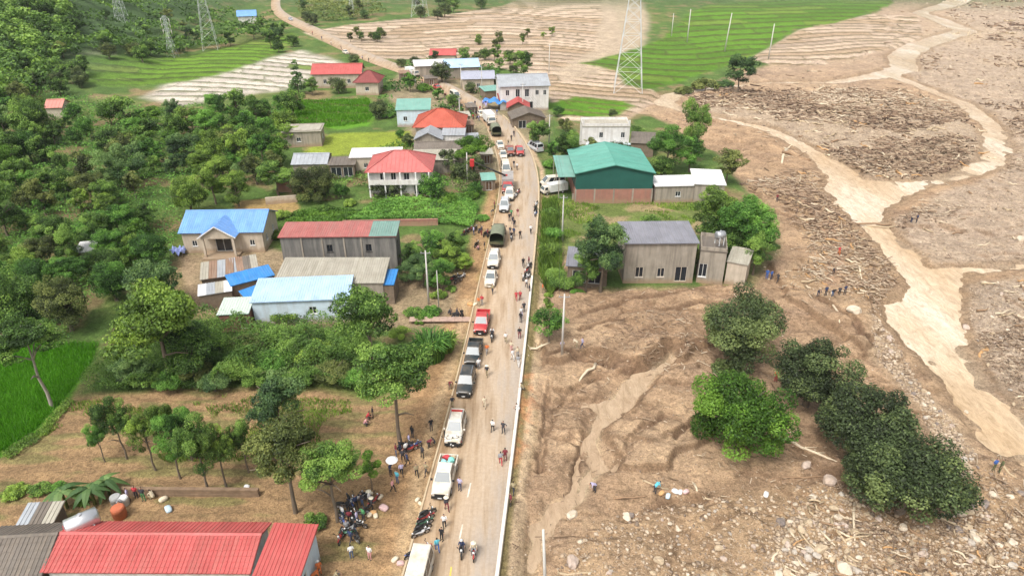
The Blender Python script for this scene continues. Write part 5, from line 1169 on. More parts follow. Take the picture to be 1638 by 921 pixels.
ground_cover('crop_plants', 'light green vegetables in the narrow plot beside the dark round tree', [(455,362),(470,338),(520,330),(580,335),(560,352),(520,360)], 4000, LEAF['bright'], .3, .36, .22, .2, .5, seed=6, tmean=.6)
ground_cover('rice_plants', 'deep green young rice in the near field', [(-60,548),(158,548),(146,578),(104,632),(58,682),(16,712),(-60,760)], 22000, leaf_mat('leaf_rice', (.06, .19, .008), (.085, .26, .012), (.12, .33, .02)), .1, .5, .10, seed=7, blade=True, cat='rice')
ground_cover('rice_plants', 'bright green rice in the plot below the long red-roofed house', [(445,172),(470,162),(590,157),(596,185),(588,196),(520,204),(470,203)], 7000, leaf_mat('leaf_rice_bright', (.07, .19, .01), (.10, .25, .014), (.15, .33, .03)), .1, .5, .14, seed=8, blade=True, cat='rice')
ground_cover('grass', 'rough grass in the yard between warehouse and concrete house', [(868,322),(905,320),(1100,320),(1140,326),(1100,366),(1000,376),(915,392),(878,402)], 12000, LEAF['yellow'], .1, .35, .12, seed=9, blade=True, patch=.45, cat='grass')
ground_cover('grass', 'grass tufts and weeds in rows across the dry field', [(60,690),(115,640),(390,624),(560,640),(570,700),(420,790),(10,775),(0,730)], 24000, LEAF['yellow'], .1, .32, .14, seed=10, blade=True, patch=.5, cat='grass')
ground_cover('grass', 'weedy bank between the near rice and the dry field', [(0,722),(60,684),(106,634),(118,640),(72,694),(12,736)], 3500, LEAF['yellow'], .3, .35, .2, .3, .8, seed=11, cat='grass')
ground_cover('grass', 'tall weeds along the ditch right of the road', [(866,322),(892,320),(900,440),(880,470),(862,440)], 5000, LEAF['yellow'], .2, 1.1, .12, seed=12, blade=True, cat='grass')
ground_cover('grass', 'weeds between yards and houses along the village road', [(520,262),(640,225),(742,240),(770,300),(760,320),(560,318),(500,320)], 9000, LEAF['mid'], .5, .4, .25, .5, .3, seed=13, patch=.35, cat='grass')
ground_cover('undergrowth', 'bushes and garden plants between the far houses of the village', [(590,112),(640,100),(700,96),(800,108),(800,140),(770,160),(760,205),(700,225),(640,235),(625,200),(600,150)], 10000, LEAF['lush'], .9, .45, .32, 1.6, .16, seed=16, patch=.6)
# --- bamboo-like grass clumps and bananas
def reeds(px_, py_, rpx, hm, label, leaf='lush', n=420, seed=0):
    p_ = G(px_, py_); Rm = rpx/scale_at(px_, py_); rs = np.random.RandomState(seed); V = []; F = []; tt = []
    root = empty('reed_clump', p_, 0, 1, label, 'plant')
    for i in range(n):
        a = rs.rand()*6.28; r_ = Rm*.7*math.sqrt(rs.rand()); b0 = Vector((r_*math.cos(a), r_*math.sin(a), 0)); out = Vector((math.cos(a+rs.randn()*.8), math.sin(a+rs.randn()*.8), 0)); h_ = hm*rs.uniform(.6, 1.05); w_ = Vector((-out.y, out.x, 0))*rs.uniform(.05, .10)
        pts = [b0, b0+Vector((0, 0, h_*.55))+out*h_*.08, b0+Vector((0, 0, h_*.9))+out*h_*.25, b0+Vector((0, 0, h_*.86))+out*h_*.5]
        k = len(V)
        for j, q in enumerate(pts): f = (1, 1, .8, .1)[j]; V += [tuple(q-w_*f), tuple(q+w_*f)]
        F += [(k, k+1, k+3, k+2), (k+2, k+3, k+5, k+4), (k+4, k+5, k+7, k+6)]; tt += [np.clip(.5+rs.randn()*.2, 0, 1)]*8
    tt = np.array(tt); me = np_mesh('blades', V, F, LEAF[leaf], False, {'tint': np.stack([tt, tt, tt, tt*0+1], 1)}); o = bpy.data.objects.new('blades', me); link(o, root)
    return root
reeds(690, 572, 30, 3.4, 'tall arching grass clump between the layered tree and the verge', 'lush', 520, 1)
reeds(715, 560, 16, 2.4, 'smaller arching grass clump at the verge', 'yellow', 260, 2)
reeds(880, 412, 20, 2.2, 'pale grass clump beside the road ditch', 'yellow', 320, 3)
reeds(887, 385, 14, 2.0, 'grass clump under the concrete pole by the grass yard', 'lush', 240, 4)
def banana(px_, py_, label, h_=3.2, n=9, seed=0):
    p_ = G(px_, py_); rs = np.random.RandomState(seed); root = empty('banana_plant', p_, 0, 1, label, 'plant', None)
    st = MB(); st.tube([(0, 0, -.2), (.05, 0, h_*.3), (0, .05, h_*.62)], [.16, .13, .08], 8); st.build('stem', mat('banana_stem', (.16, .2, .06), .7), root)
    for i in range(n):
        a = i*2.4+rs.rand()*.5; out = Vector((math.cos(a), math.sin(a), 0)); sd = Vector((-out.y, out.x, 0)); L_ = h_*rs.uniform(.5, .75); up_ = rs.uniform(.35, 1.0); m = MB(); rows = []
        for j in range(7):
            f = j/6; c = Vector((0, 0, h_*.58)) + out*(L_*f*(.5+.5*f)) + Vector((0, 0, L_*(up_*f-1.05*f*f)))
            w_ = .36*math.sin(math.pi*min(1, .10+f*.88))**.7; rows.append((c-sd*w_-Vector((0, 0, .10*w_)), c+Vector((0, 0, .05)), c+sd*w_-Vector((0, 0, .10*w_))))
        m.add([q for r_ in rows for q in r_], [(j*3+k, j*3+k+1, j*3+k+4, j*3+k+3) for j in range(6) for k in range(2)])
        o = m.build('leaf', LEAF['blue'], root); at = o.data.color_attributes.new('tint', 'FLOAT_COLOR', 'POINT'); v_ = rs.uniform(.45, .95)
        at.data.foreach_set('color', [v_, v_, v_, 1]*len(o.data.vertices))
    return root
banana(108, 812, 'banana plant with broad arching leaves behind the patched shed', 3.6, 10, 1)
banana(152, 806, 'banana plant with broad leaves beside the steel water tank', 3.4, 9, 2)
banana(175, 790, 'slimmer banana plant behind the steel water tank', 3.0, 8, 3)
banana(118, 520, 'far banana plant with pale leaves at the head of the near rice field', 3.2, 8, 4)
banana(96, 512, 'second far banana plant at the head of the near rice field', 3.0, 8, 5)
banana(850, 208, 'banana plant beside the shed at the road bend', 2.8, 8, 6)
banana(652, 145, 'banana plant beside the village road below the dark red roof', 2.6, 7, 7)
# ------------------------------------------------------------------ boulders, stones, drift wood
def stone_mat(name, c):
    return mat(name, c, 0.9, 0.22, 1.8, bump=0.6, spec=0.2, dirt=(0.33, 0.235, 0.14), dirt_amt=0.6)
STONE = [stone_mat('stone_tan', (0.46, 0.365, 0.25)), stone_mat('stone_grey', (0.43, 0.385, 0.33)), stone_mat('stone_pink', (0.46, 0.37, 0.31)), stone_mat('stone_pale', (0.58, 0.50, 0.39)), stone_mat('stone_dark', (0.21, 0.18, 0.165))]
STN = ['tan', 'grey', 'pinkish', 'pale', 'dark']
def rock_mesh(seed, sub=2):
    rs = np.random.RandomState(seed); bm = bmesh.new(); bmesh.ops.create_icosphere(bm, subdivisions=sub, radius=1)
    cuts = [(rs.normal(size=3), rs.uniform(.55, .85)) for _ in range(9)]
    for v in bm.verts:
        p = np.array(v.co)
        for n_, d_ in cuts:
            n_ = n_/np.linalg.norm(n_); k = p@n_
            if k > d_: p = p - n_*(k-d_)
        p = p*(1+.06*rs.randn()); v.co = Vector(p)
    me = bpy.data.meshes.new('boulder'); bm.to_mesh(me); bm.free(); me.materials.append(STONE[0]); return me
ROCKS = [rock_mesh(i) for i in range(9)]
def boulder(px, py, wpx, ci, label, group=None, flat=.62, tone=None):
    p = G(px, py); Rm = wpx/2/scale_at(px, py); o = bpy.data.objects.new('boulder', rnd.choice(ROCKS)); link(o)
    o.location = p + Vector((0, 0, Rm*flat*.42)); o.scale = (Rm, Rm*rnd.uniform(.6, .9), Rm*flat*rnd.uniform(.85, 1.1)); o.rotation_euler = (rnd.uniform(-.25, .25), rnd.uniform(-.25, .25), rnd.uniform(0, 6.28))
    oslot(o, STONE[ci]); return tag(o, label, 'boulder', group)
for px, py, wd, ci, lb in [
  (915, 902, 34, 2, 'long flat pinkish boulder lying near the leaning pole'), (914, 826, 26, 3, 'pale boulder beside the end of the silt stream'), (1326, 772, 30, 2, 'big pinkish-grey boulder beside the largest dark tree'),
  (1290, 745, 22, 2, 'pinkish boulder below the drift trunk by the dark trees'), (1350, 915, 34, 3, 'large pale boulder half out of the bottom of the picture'), (1575, 808, 22, 4, 'dark round boulder near the river, the larger of a pair'), (1552, 812, 16, 4, 'dark boulder, the smaller of a pair near the river'),
  (1340, 828, 20, 3, 'pale upright boulder beside the thin standing trunk'), (1545, 660, 10, 3, 'pale stone on the river bank by the clump'), (1612, 842, 16, 3, 'square whitish block on the river bank'), (1313, 880, 26, 0, 'broad tan boulder among the sticks at the bottom'),
  (1258, 868, 20, 0, 'round tan boulder at the end of the stick pile'), (1003, 828, 18, 3, 'pale boulder in the middle of the near mud'), (1055, 898, 22, 0, 'tan boulder with sticks leaning on it'), (1245, 920, 20, 3, 'whitish boulder at the bottom edge'), (1475, 888, 20, 2, 'pinkish boulder under the largest tree'),
  (1120, 810, 12, 3, 'small pale stone beside the sack pile'), (1365, 505, 26, 3, 'pale boulder on the bank above the dark trees'), (1545, 525, 16, 2, 'pinkish boulder at the far bank of the river'), (1632, 385, 18, 3, 'pale boulder on the gravel flat at the picture edge')]:
    boulder(px, py, wd, ci, lb)
def sample_px(zn, n, rs, z=-.8):
    """photo pixels spread over a zone, as the photo shows them"""
    k, P = Z[zn]; pp = [proj(x, y, z) for x, y in P]; xs = [p[0] for p in pp]; ys = [p[1] for p in pp]
    x0, x1, y0, y1 = max(-20, min(xs)), min(1660, max(xs)), max(-6, min(ys)), min(935, max(ys)); out = []
    while len(out) < n:
        a = rs.uniform(x0, x1, n); b = rs.uniform(y0, y1, n); s_ = _poly_sd(np.array(pp), a, b) < 0
        out += list(zip(a[s_], b[s_]))
    return out[:n]
rsd = np.random.RandomState(5)
for zn, n, lo, hi, gp, where in (('rocks2', 105, 8, 24, 'boulders at the foot of the riverside trees', 'in the boulder field below the dark trees'), ('rocks', 90, 7, 18, 'boulders of the near debris fan', 'in the near debris fan'), ('rockbank', 50, 6, 13, 'boulders on the river bank', 'on the bank beside the dark trees'), ('gravel2', 35, 5, 10, 'boulders on the far bank', 'on the gravel across the river')):
    for px, py in sample_px(zn, n, rsd):
        ci = rsd.choice(5, p=(.34, .2, .16, .24, .06)); wd = lo + (hi-lo)*rsd.rand()**2.2
        boulder(px, py, wd, ci, ('small ' if wd < lo+(hi-lo)*.2 else 'large ' if wd > lo+(hi-lo)*.6 else '')+STN[ci]+' boulder '+where, gp)
def stone_field(name, label, zs, lo, hi, seed, m):
    """small stones too many to count: jittered icosahedra in one mesh"""
    rs = np.random.RandomState(seed); bm = bmesh.new(); bmesh.ops.create_icosphere(bm, subdivisions=1, radius=1)
    bv = np.array([v.co for v in bm.verts]); bf = np.array([[v.index for v in f.verts] for f in bm.faces]); bm.free()
    pts = []
    for zn, n in zs: pts += sample_px(zn, n, rs)
    px = np.array([p[0] for p in pts]); py = np.array([p[1] for p in pts]); v = (py-460.5)/CAM_F; t = (-.9-CAM_H)/(-SP-v*CP); X = (px-819)/CAM_F*t; Y = (CP-v*SP)*t
    keep = (river_sd(X, Y) > .25); X, Y, t = X[keep], Y[keep], t[keep]; n = len(X); zg = gza(X, Y)
    S = (lo+(hi-lo)*rs.rand(n)**2.5)*t/CAM_F*.5
    sc3 = S[:, None]*np.stack([rs.uniform(.8, 1.2, n), rs.uniform(.6, 1, n), rs.uniform(.45, .8, n)], 1); th = rs.rand(n)*6.28; c, s_ = np.cos(th), np.sin(th)
    V = bv[None]*sc3[:, None, :]*(1+.18*rs.normal(size=(n, len(bv), 1))); Vx = V[..., 0]*c[:, None]-V[..., 1]*s_[:, None]; Vy = V[..., 0]*s_[:, None]+V[..., 1]*c[:, None]
    V = np.stack([Vx+X[:, None], Vy+Y[:, None], V[..., 2]+(zg+S*.18)[:, None]], -1).reshape(-1, 3); F = (bf[None]+(np.arange(n)*len(bv))[:, None, None]).reshape(-1, 3)
    q = np.repeat(rs.rand(n), len(bv)); col = np.stack([q, q, q, q*0+1], 1)
    o = bpy.data.objects.new(name, np_mesh(name, V, F, m, False, {'tint': col})); link(o); return tag(o, label, 'stones', kind='stuff')
def tint_mat(name, stops, rough=.9, bump=0.0, ns=4):
    if name in _M: return _M[name]
    t = NT(name); at = t.n('ShaderNodeVertexColor', layer_name='tint'); sp = t.n('ShaderNodeSeparateColor'); t.l(at.outputs[0], sp.inputs[0])
    c = t.ramp(sp.outputs[0], stops); c = t.mix(.8, c, t.ramp(t.noise(ns, 4, .6), [(.3, (.72, .70, .68)), (.7, (1.15, 1.15, 1.15))]), 'MULTIPLY'); t.col(c); t.rough(rough); t.b.inputs['Specular IOR Level'].default_value = .2
    _M[name] = t.m; return t.m
PEBBLE = tint_mat('pebbles', [(0, (.20, .155, .12)), (.35, (.36, .275, .19)), (.7, (.43, .335, .235)), (1, (.52, .43, .33))])
stone_field('stones', 'loose stones strewn over the near debris fan', [('rocks', 2600), ('rocks2', 2600)], 2.2, 9, 1, PEBBLE)
stone_field('stones', 'loose stones along the river bank beside the dark trees', [('rockbank', 1700)], 2.4, 7.5, 2, PEBBLE)
stone_field('stones', 'gravel and stones on the flats across the river', [('gravel2', 1800), ('gravel', 1900)], 1.6, 4.6, 3, PEBBLE)
stone_field('stones', 'rubble between the timber of the drift island', [('drift', 2400), ('drift2', 900)], 1.6, 4.5, 6, PEBBLE)
stone_field('stones', 'stones and clods scattered over the mud plain', [('mud', 3200)], 1.4, 4, 4, PEBBLE)

WOODM = [mat('drift_tan', (.45, .35, .225), .85, .2, 2.0), mat('drift_pale', (.58, .48, .34), .85, .18, 2.0), mat('drift_brown', (.28, .18, .105), .9, .25, 2.0), mat('drift_orange', (.46, .27, .12), .85, .2, 2.0)]
WDN = ['tan', 'pale', 'brown', 'orange-brown']
def log_mesh(seed, snag):
    rs = np.random.RandomState(seed); mb = MB(); b = rs.normal(size=(5, 2))*.02; pts = [(-.5+.25*i, b[i][0], b[i][1]+.0) for i in range(5)]
    mb.tube(pts, [.034, .03, .028, .024, .014], 7)
    if snag:
        for i in range(3):
            j = pts[1+rs.randint(3)]; d = Vector((rs.uniform(.1, .25), rs.uniform(-.18, .18), rs.uniform(-.02, .12))); mb.tube([j, Vector(j)+d], [.014, .006], 5)
        for i in range(4): d = Vector((-.07, rs.uniform(-.09, .09), rs.uniform(-.07, .09))); mb.tube([pts[0], Vector(pts[0])+d], [.02, .005], 5)
    return mb.mesh('log', WOODM[0])
LOGS = [log_mesh(i, i % 3 == 0) for i in range(9)]
def log(a, b, wd, ci, label, group=None, snag=None, lift=(.12, .12)):
    """a, b: photo pixels of the two ends; wd: thickness in photo pixels"""
    A = G(*a) + Vector((0, 0, lift[0])); B = G(*b) + Vector((0, 0, lift[1])); d = B-A; L_ = d.length
    o = bpy.data.objects.new('drift_log', LOGS[rnd.choice((0, 3, 6)) if snag else rnd.choice((1, 2, 4, 5, 7, 8))]); link(o); k = wd/scale_at(*a)/.06
    o.location = (A+B)/2; o.rotation_euler = d.to_track_quat('X', 'Z').to_euler(); o.scale = (L_, k, k); oslot(o, WOODM[ci]); return tag(o, label, 'log', group)
for a, b, wd, ci, lb, sg in [
  ((1260,706), (1350,745), 4.5, 1, 'long pale drift trunk reaching from the bright tree to the boulders', True), ((1366,806), (1367,872), 4.2, 1, 'thin straight pale trunk beside the largest dark tree', False), ((952,582), (926,612), 5, 1, 'pale split log on the washed-out bank', False),
  ((1330,470), (1340,522), 4, 1, 'long pale trunk lying down the bank above the dark trees', False), ((1576,556), (1566,572), 6, 3, 'thick orange-brown log on the far river bank', False), ((850,560), (880,548), 4, 1, 'bent pale branch beside the road ditch', True), ((1372,359), (1425,361), 3, 2, 'dark log footbridge across the narrow river', False), ((1385,363), (1432,364), 2.5, 0, 'second thinner log of the footbridge', False),
  ((1326,832), (1356,872), 5, 0, 'thick tan log among the sticks below the dark trees', True), ((1260,846), (1300,892), 4, 1, 'pale stick slanting through the stick pile', False), ((1278,852), (1310,886), 3.4, 0, 'tan stick slanting through the stick pile', False), ((1310,850), (1360,895), 4, 1, 'long pale stick beside the stick pile', False), ((1250,765), (1320,762), 3, 2, 'thin brown trunk behind the pinkish boulder', False),
  ((1480,818), (1530,842), 5, 0, 'tan trunk pointing at the river below the largest tree', True), ((1235,900), (1255,870), 4, 1, 'pale stick standing out of the mud at the bottom', False), ((1255,240), (1250,264), 5, 1, 'stump with roots in the air on the mud beyond the annex', True), ((1250,246), (1296,258), 5, 2, 'fallen dark trunk beside the upturned stump', True), ((895,920), (950,915), 4, 0, 'curved branch at the bottom beside the flat boulder', True), ((1110,775), (1125,800), 4, 1, 'pale branch behind the sacks', True), ((1030,770), (1070,785), 3, 0, 'tan branch behind the person in blue', True), ((1130,800), (1185,815), 3, 0, 'branch trailing across the near mud', True), ((985,800), (1035,795), 3, 2, 'dark branch in the near mud', True), ((1585,735), (1625,765), 4, 0, 'log near the two people at the river', False)]:
    log(a, b, wd, ci, lb, snag=sg)
for zn, n, (l0, l1), (w0, w1), where, gp, pref in (('drift', 120, (9, 26), (1.6, 3), 'in the drift-wood island', 'logs of the drift-wood island', 0), ('drift2', 60, (10, 30), (1.8, 3.2), 'on the bank between the village and the river', 'logs on the near bank', .5), ('rocks2', 50, (16, 50), (2.2, 4.2), 'among the near boulders', 'logs among the near boulders', .5), ('gravel', 25, (8, 22), (1.6, 2.8), 'on the gravel flat', 'logs on the gravel flat', 0), ('gravel2', 20, (10, 28), (2, 3.6), 'on the far river bank', 'logs on the far bank', 0)):
    for px, py in sample_px(zn, n, rsd):
        th = pref + rsd.randn()*.55; L_ = rsd.uniform(l0, l1)
        b = (px+L_*math.cos(th), py+L_*math.sin(th)*.5)
        try: ci = rsd.choice(4, p=(.4, .25, .2, .15)); log((px, py), b, rsd.uniform(w0, w1), ci, WDN[ci]+' drift log '+where, gp, rsd.rand() < .35, (rsd.uniform(.05, .4), rsd.uniform(.05, .4)))
        except Exception: pass
def stick_field(name, label, zs, seed, m, l0, l1, w0, w1, ang=.6, bias=0.0, thr=-.18):
    rs = np.random.RandomState(seed); pts = []
    for zn, n in zs: pts += sample_px(zn, n, rs)
    px = np.array([p[0] for p in pts]) + rs.normal(size=len(pts))*9; py = np.clip(np.array([p[1] for p in pts]) + rs.normal(size=len(pts))*4, -8, 940); v = (py-460.5)/CAM_F; t = (-.9-CAM_H)/(-SP-v*CP); X = (px-819)/CAM_F*t; Y = (CP-v*SP)*t
    k = (river_sd(X, Y) > .3) & (fbm(X*.05, Y*.04, 4, seed) > thr); X, Y, t = X[k], Y[k], t[k]; n = len(X); zg = gza(X, Y)
    L_ = (l0+(l1-l0)*rs.rand(n)**1.8)*t/CAM_F; w_ = (w0+(w1-w0)*rs.rand(n))*t/CAM_F*.5; th = bias + rs.normal(size=n)*ang; el = rs.normal(size=n)*.14
    D = np.stack([np.cos(th)*np.cos(el), np.sin(th)*np.cos(el), np.sin(el)], 1); S_ = np.stack([-np.sin(th), np.cos(th), 0*th], 1); U_ = np.cross(D, S_); C = np.stack([X, Y, zg+.08+(.25+.9*np.clip(fbm(X*.12, Y*.1, 3, seed+7), 0, 1))*rs.rand(n)], 1)
    ring = []
    for e, f in ((-.5, 1.0), (.5, .6)):
        for a in range(5): ring.append(C + D*(L_*e)[:, None] + (S_*math.cos(a*1.2566)+U_*math.sin(a*1.2566))*(w_*f)[:, None])
    V = np.stack(ring, 1).reshape(-1, 3); bf = np.array([(a, (a+1) % 5, 5+(a+1) % 5, 5+a) for a in range(5)]); F = (bf[None]+(np.arange(n)*10)[:, None, None]).reshape(-1, 4)
    q = np.repeat(np.clip(rs.rand(n)*.75+.45*fbm(X*.06, Y*.05, 2, seed+50)+.1, 0, 1), 10); col = np.stack([q, q, q, q*0+1], 1); o = bpy.data.objects.new(name, np_mesh(name, V, F, m, True, {'tint': col})); link(o); return tag(o, label, 'drift wood', kind='stuff')
TWIG = tint_mat('drift_mixed', [(0, (.13, .085, .06)), (.35, (.26, .18, .12)), (.7, (.40, .305, .21)), (1, (.57, .48, .36))])
stick_field('drift_wood', 'mass of broken timber on the island between the river arms', [('drift', 6500)], 1, TWIG, 4, 18, 1.0, 2.8, .9, thr=-.1)
stick_field('drift_wood', 'broken timber on the near bank of the river', [('drift2', 2000)], 2, TWIG, 5, 22, 1.0, 2.8, .95, thr=-.05)
stick_field('drift_wood', 'sticks and roots in the near debris fan', [('rocks', 1300)], 3, TWIG, 5, 24, 1.0, 2.4, .9)
stick_field('drift_wood', 'scattered wood on the gravel flats across the river', [('gravel', 3800), ('gravel2', 1300)], 4, TWIG, 3, 14, .9, 2.4, .8, thr=.08)
stick_field('drift_wood', 'twigs scattered over the mud plain', [('mud', 1700), ('drift3', 350)], 5, TWIG, 3, 14, .8, 1.8, .9)
# ------------------------------------------------------------------ kerbs, lane dashes
KERB = mat('kerb_white', (.66, .63, .57), .8, .12, 1.2, dirt=(.46, .35, .22), dirt_amt=.75)
KERB_D = mat('kerb_muddy', (.48, .38, .25), .85, .16, 1.2, dirt=(.40, .28, .16), dirt_amt=.8)
def kerbs(P, side, w_, h_, m_far, m_near, label, ymax, step=2.4):
    P = np.array(P); d = np.concatenate([[0], np.cumsum(np.hypot(*np.diff(P, axis=0).T))]); root = empty('kerb', (0, 0, 0), 0, 1, label, 'kerb')
    s_ = 0.0; me = None; cnt = 0
    while s_ < d[-1]:
        a = np.array([np.interp(s_, d, P[:, i]) for i in (0, 1)]); b = np.array([np.interp(min(s_+step, d[-1]), d, P[:, i]) for i in (0, 1)]); s_ += step
        if a[1] > ymax: break
        if a[1] < 22: continue
        if me is None:
            mb = MB(); e = .03; mb.add([(-.5+.006, -.5, -.5), (.494, -.5, -.5), (.494, .5, -.5), (-.494, .5, -.5), (-.494, -.5, .35), (.494, -.5, .35), (.494, .5, .35), (-.494, .5, .35), (-.485, -.38, .5), (.485, -.38, .5), (.485, .38, .5), (-.485, .38, .5)], [(0,3,2,1),(0,1,5,4),(1,2,6,5),(2,3,7,6),(3,0,4,7),(4,5,9,8),(5,6,10,9),(6,7,11,10),(7,4,8,11),(8,9,10,11)]); me = mb.mesh('kerb_stone', m_near)
        t = b-a; L_ = np.hypot(*t); n_ = np.array([-t[1], t[0]])/L_*side
        o = bpy.data.objects.new('kerb_stone', me); link(o, root); c = (a+b)/2 + n_*w_*.5
        o.location = (c[0], c[1], h_*.5-.12); o.rotation_euler = (0, 0, math.atan2(t[1], t[0])); o.scale = (L_, w_, h_+.24); oslot(o, m_near if a[1] < 92 else m_far); cnt += 1
    return root
kerbs(SR, -1, .34, .42, KERB_D, KERB, 'low white concrete wall along the ditch side of the road', 190)
kerbs(SL, 1, .22, .14, KERB_D, KERB_D, 'muddy kerb along the parked vehicles', 175)
YEL = mat('paint_yellow', (.62, .46, .08), .7, .2, 2, dirt=(.42, .32, .2), dirt_amt=.9); WHT = mat('paint_white', (.62, .58, .5), .7, .2, 2, dirt=(.42, .33, .22), dirt_amt=.9)
for a, b, m in (((718,935),(722,906),YEL), ((735,862),(740,838),WHT), ((748,795),(753,772),WHT)):
    A, B = Vector((*PZ(*a), .018)), Vector((*PZ(*b), .018)); t = (B-A).normalized()*0; n_ = Vector((-(B-A).y, (B-A).x, 0)).normalized()*.07
    mb = MB(); mb.quad(A-n_, A+n_, B+n_, B-n_); mb.build('lane_dash', m, road)

# ------------------------------------------------------------------ cars
GLS = mat('car_glass', (.018, .022, .026), .08, .1, spec=.7); GLS2 = mat('car_windscreen', (.10, .12, .125), .08, .1, spec=.8)
TYRE = mat('tyre', (.018, .017, .016), .85, .2, dirt=(.2, .14, .08), dirt_amt=.5); RIM = mat('rim', (.42, .42, .43), .35, .1, metal=.7)
BLK = mat('black_plastic', (.02, .02, .02), .6, .2); CHROME = mat('chrome', (.6, .6, .6), .2, .1, metal=.9); LAMP = mat('lamp_glass', (.75, .76, .74), .1, .05, spec=.8); TAIL = mat('tail_lamp', (.40, .02, .015), .2, .1, spec=.6); PLATE = mat('number_plate', (.75, .75, .72), .5, .05)
def paint(nm, c, dirt=.35): return mat('paint_'+nm, c, .28, .05, 1.0, spec=.6, dirt=(.36, .26, .16), dirt_amt=dirt)
def loft(mb, secs, mi=0, smooth=True):
    n = len(secs[0]); vs = [p for s_ in secs for p in s_]; fs = []
    for i in range(len(secs)-1):
        for k in range(n): fs.append((i*n+k, i*n+(k+1) % n, (i+1)*n+(k+1) % n, (i+1)*n+k))
    mb.add(vs, fs, mi, smooth); b = len(mb.v)-len(vs)
    mb.f.append(tuple(b+k for k in reversed(range(n)))); mb.m.append(mi); mb.sm.append(False)
    mb.f.append(tuple(b+(len(secs)-1)*n+k for k in range(n))); mb.m.append(mi); mb.sm.append(False)
def ringsec(x, w_, z0, z1, r_=.12, crown=.03):
    h_ = [(w_*.90, z0), (w_, z0+.12), (w_, z0+(z1-z0)*.6), (w_*.975, z1-r_*.6), (w_*.90, z1), (w_*.45, z1+crown)]
    return [(x, y, z) for y, z in h_] + [(x, -y, z) for y, z in reversed(h_)]
_wh = {}
def wheel(root, x, y, r_=.35, w_=.22):
    if 't' not in _wh:
        m = MB(); m.tube([(0, -.5, 0), (0, -.38, 0), (0, .38, 0), (0, .5, 0)], [.88, 1, 1, .88], 18); _wh['t'] = m.mesh('tyre', TYRE)
        m = MB(); m.tube([(0, -.53, 0), (0, .53, 0)], [.58, .58], 12)
        for k in range(5): a = k*1.2566; m.tube([(0, -.55, 0), (.52*math.cos(a), -.545, .52*math.sin(a))], [.08, .06], 4); m.tube([(0, .55, 0), (.52*math.cos(a), .545, .52*math.sin(a))], [.08, .06], 4)
        _wh['r'] = m.mesh('rim', RIM)
    wo = bpy.data.objects.new('wheel', _wh['t']); link(wo, root); wo.location = (x, y, r_); wo.scale = (r_, w_, r_)
    ro = bpy.data.objects.new('rim', _wh['r']); link(ro, wo)
def q4(mb, a, b, c, d, off):
    a, b, c, d = map(Vector, (a, b, c, d)); n_ = (b-a).cross(d-a).normalized()*off
    mb.slab(a+n_, b+n_, c+n_, d+n_, abs(off)*1.5)
def greenhouse(root, xs, w_, zb, zt, pm, panes=((.06, .52), (.56, .94)), gw=GLS2):
    """cabin: xs = rear foot, rear top, front top, front foot; painted shell with glass set just proud of it"""
    rb, rt, ft, fb = xs; wt = w_*.80; mb = MB(); r_ = .06
    B = [(rb, -w_, zb), (fb, -w_, zb), (fb, w_, zb), (rb, w_, zb)]; T_ = [(rt, -wt, zt), (ft, -wt, zt), (ft, wt, zt), (rt, wt, zt)]
    Ti = [(rt+.12, -wt+.12, zt+.05), (ft-.12, -wt+.12, zt+.05), (ft-.12, wt-.12, zt+.05), (rt+.12, wt-.12, zt+.05)]
    mb.add(B+T_+Ti, [(0,1,5,4),(1,2,6,5),(2,3,7,6),(3,0,4,7),(4,5,9,8),(5,6,10,9),(6,7,11,10),(7,4,8,11),(8,9,10,11),(0,3,2,1)], 0); mb.build('cabin', pm, root)
    L = lambda p, q, f: Vector(p).lerp(Vector(q), f)
    def pane(nm, b0, b1, t1, t0, u0, u1, v0, v1, g, off=.012):
        P = lambda u, v: L(L(b0, b1, u), L(t0, t1, u), v)
        m = MB(); q4(m, P(u0, v0), P(u1, v0), P(u1, v1), P(u0, v1), off); return m.build(nm, g, root)
    pane('windscreen', B[1], B[2], T_[2], T_[1], .06, .94, .05, .94, gw); pane('rear_window', B[3], B[0], T_[0], T_[3], .08, .92, .25, .92, GLS)
    for u0, u1 in panes:
        pane('side_window', B[0], B[1], T_[1], T_[0], u0, u1, .12, .88, GLS); pane('side_window', B[2], B[3], T_[3], T_[2], 1-u1, 1-u0, .12, .88, GLS)
def boxes(root, nm, m, *bs):
    mb = MB()
    for q in bs: mb.box(*q)
    return mb.build(nm, m, root)
def lamps(root, xf, xr, w_, zf, zr, big=1.0):
    for s_ in (-1, 1):
        y0, y1 = sorted((s_*(w_-.36*big), s_*(w_-.04)))
        boxes(root, 'headlight', LAMP, (xf-.06, xf+.02, y0, y1, zf-.07*big, zf+.08*big))
        y0, y1 = sorted((s_*(w_-.24*big), s_*(w_-.03)))
        boxes(root, 'tail_light', TAIL, (xr-.02, xr+.06, y0, y1, zr-.1*big, zr+.16*big))
def mirrors(root, x, w_, z, m):
    for s_ in (-1, 1):
        y0, y1 = sorted((s_*(w_+.02), s_*(w_+.24))); boxes(root, 'wing_mirror', m, (x-.07, x+.05, y0, y1, z, z+.17))
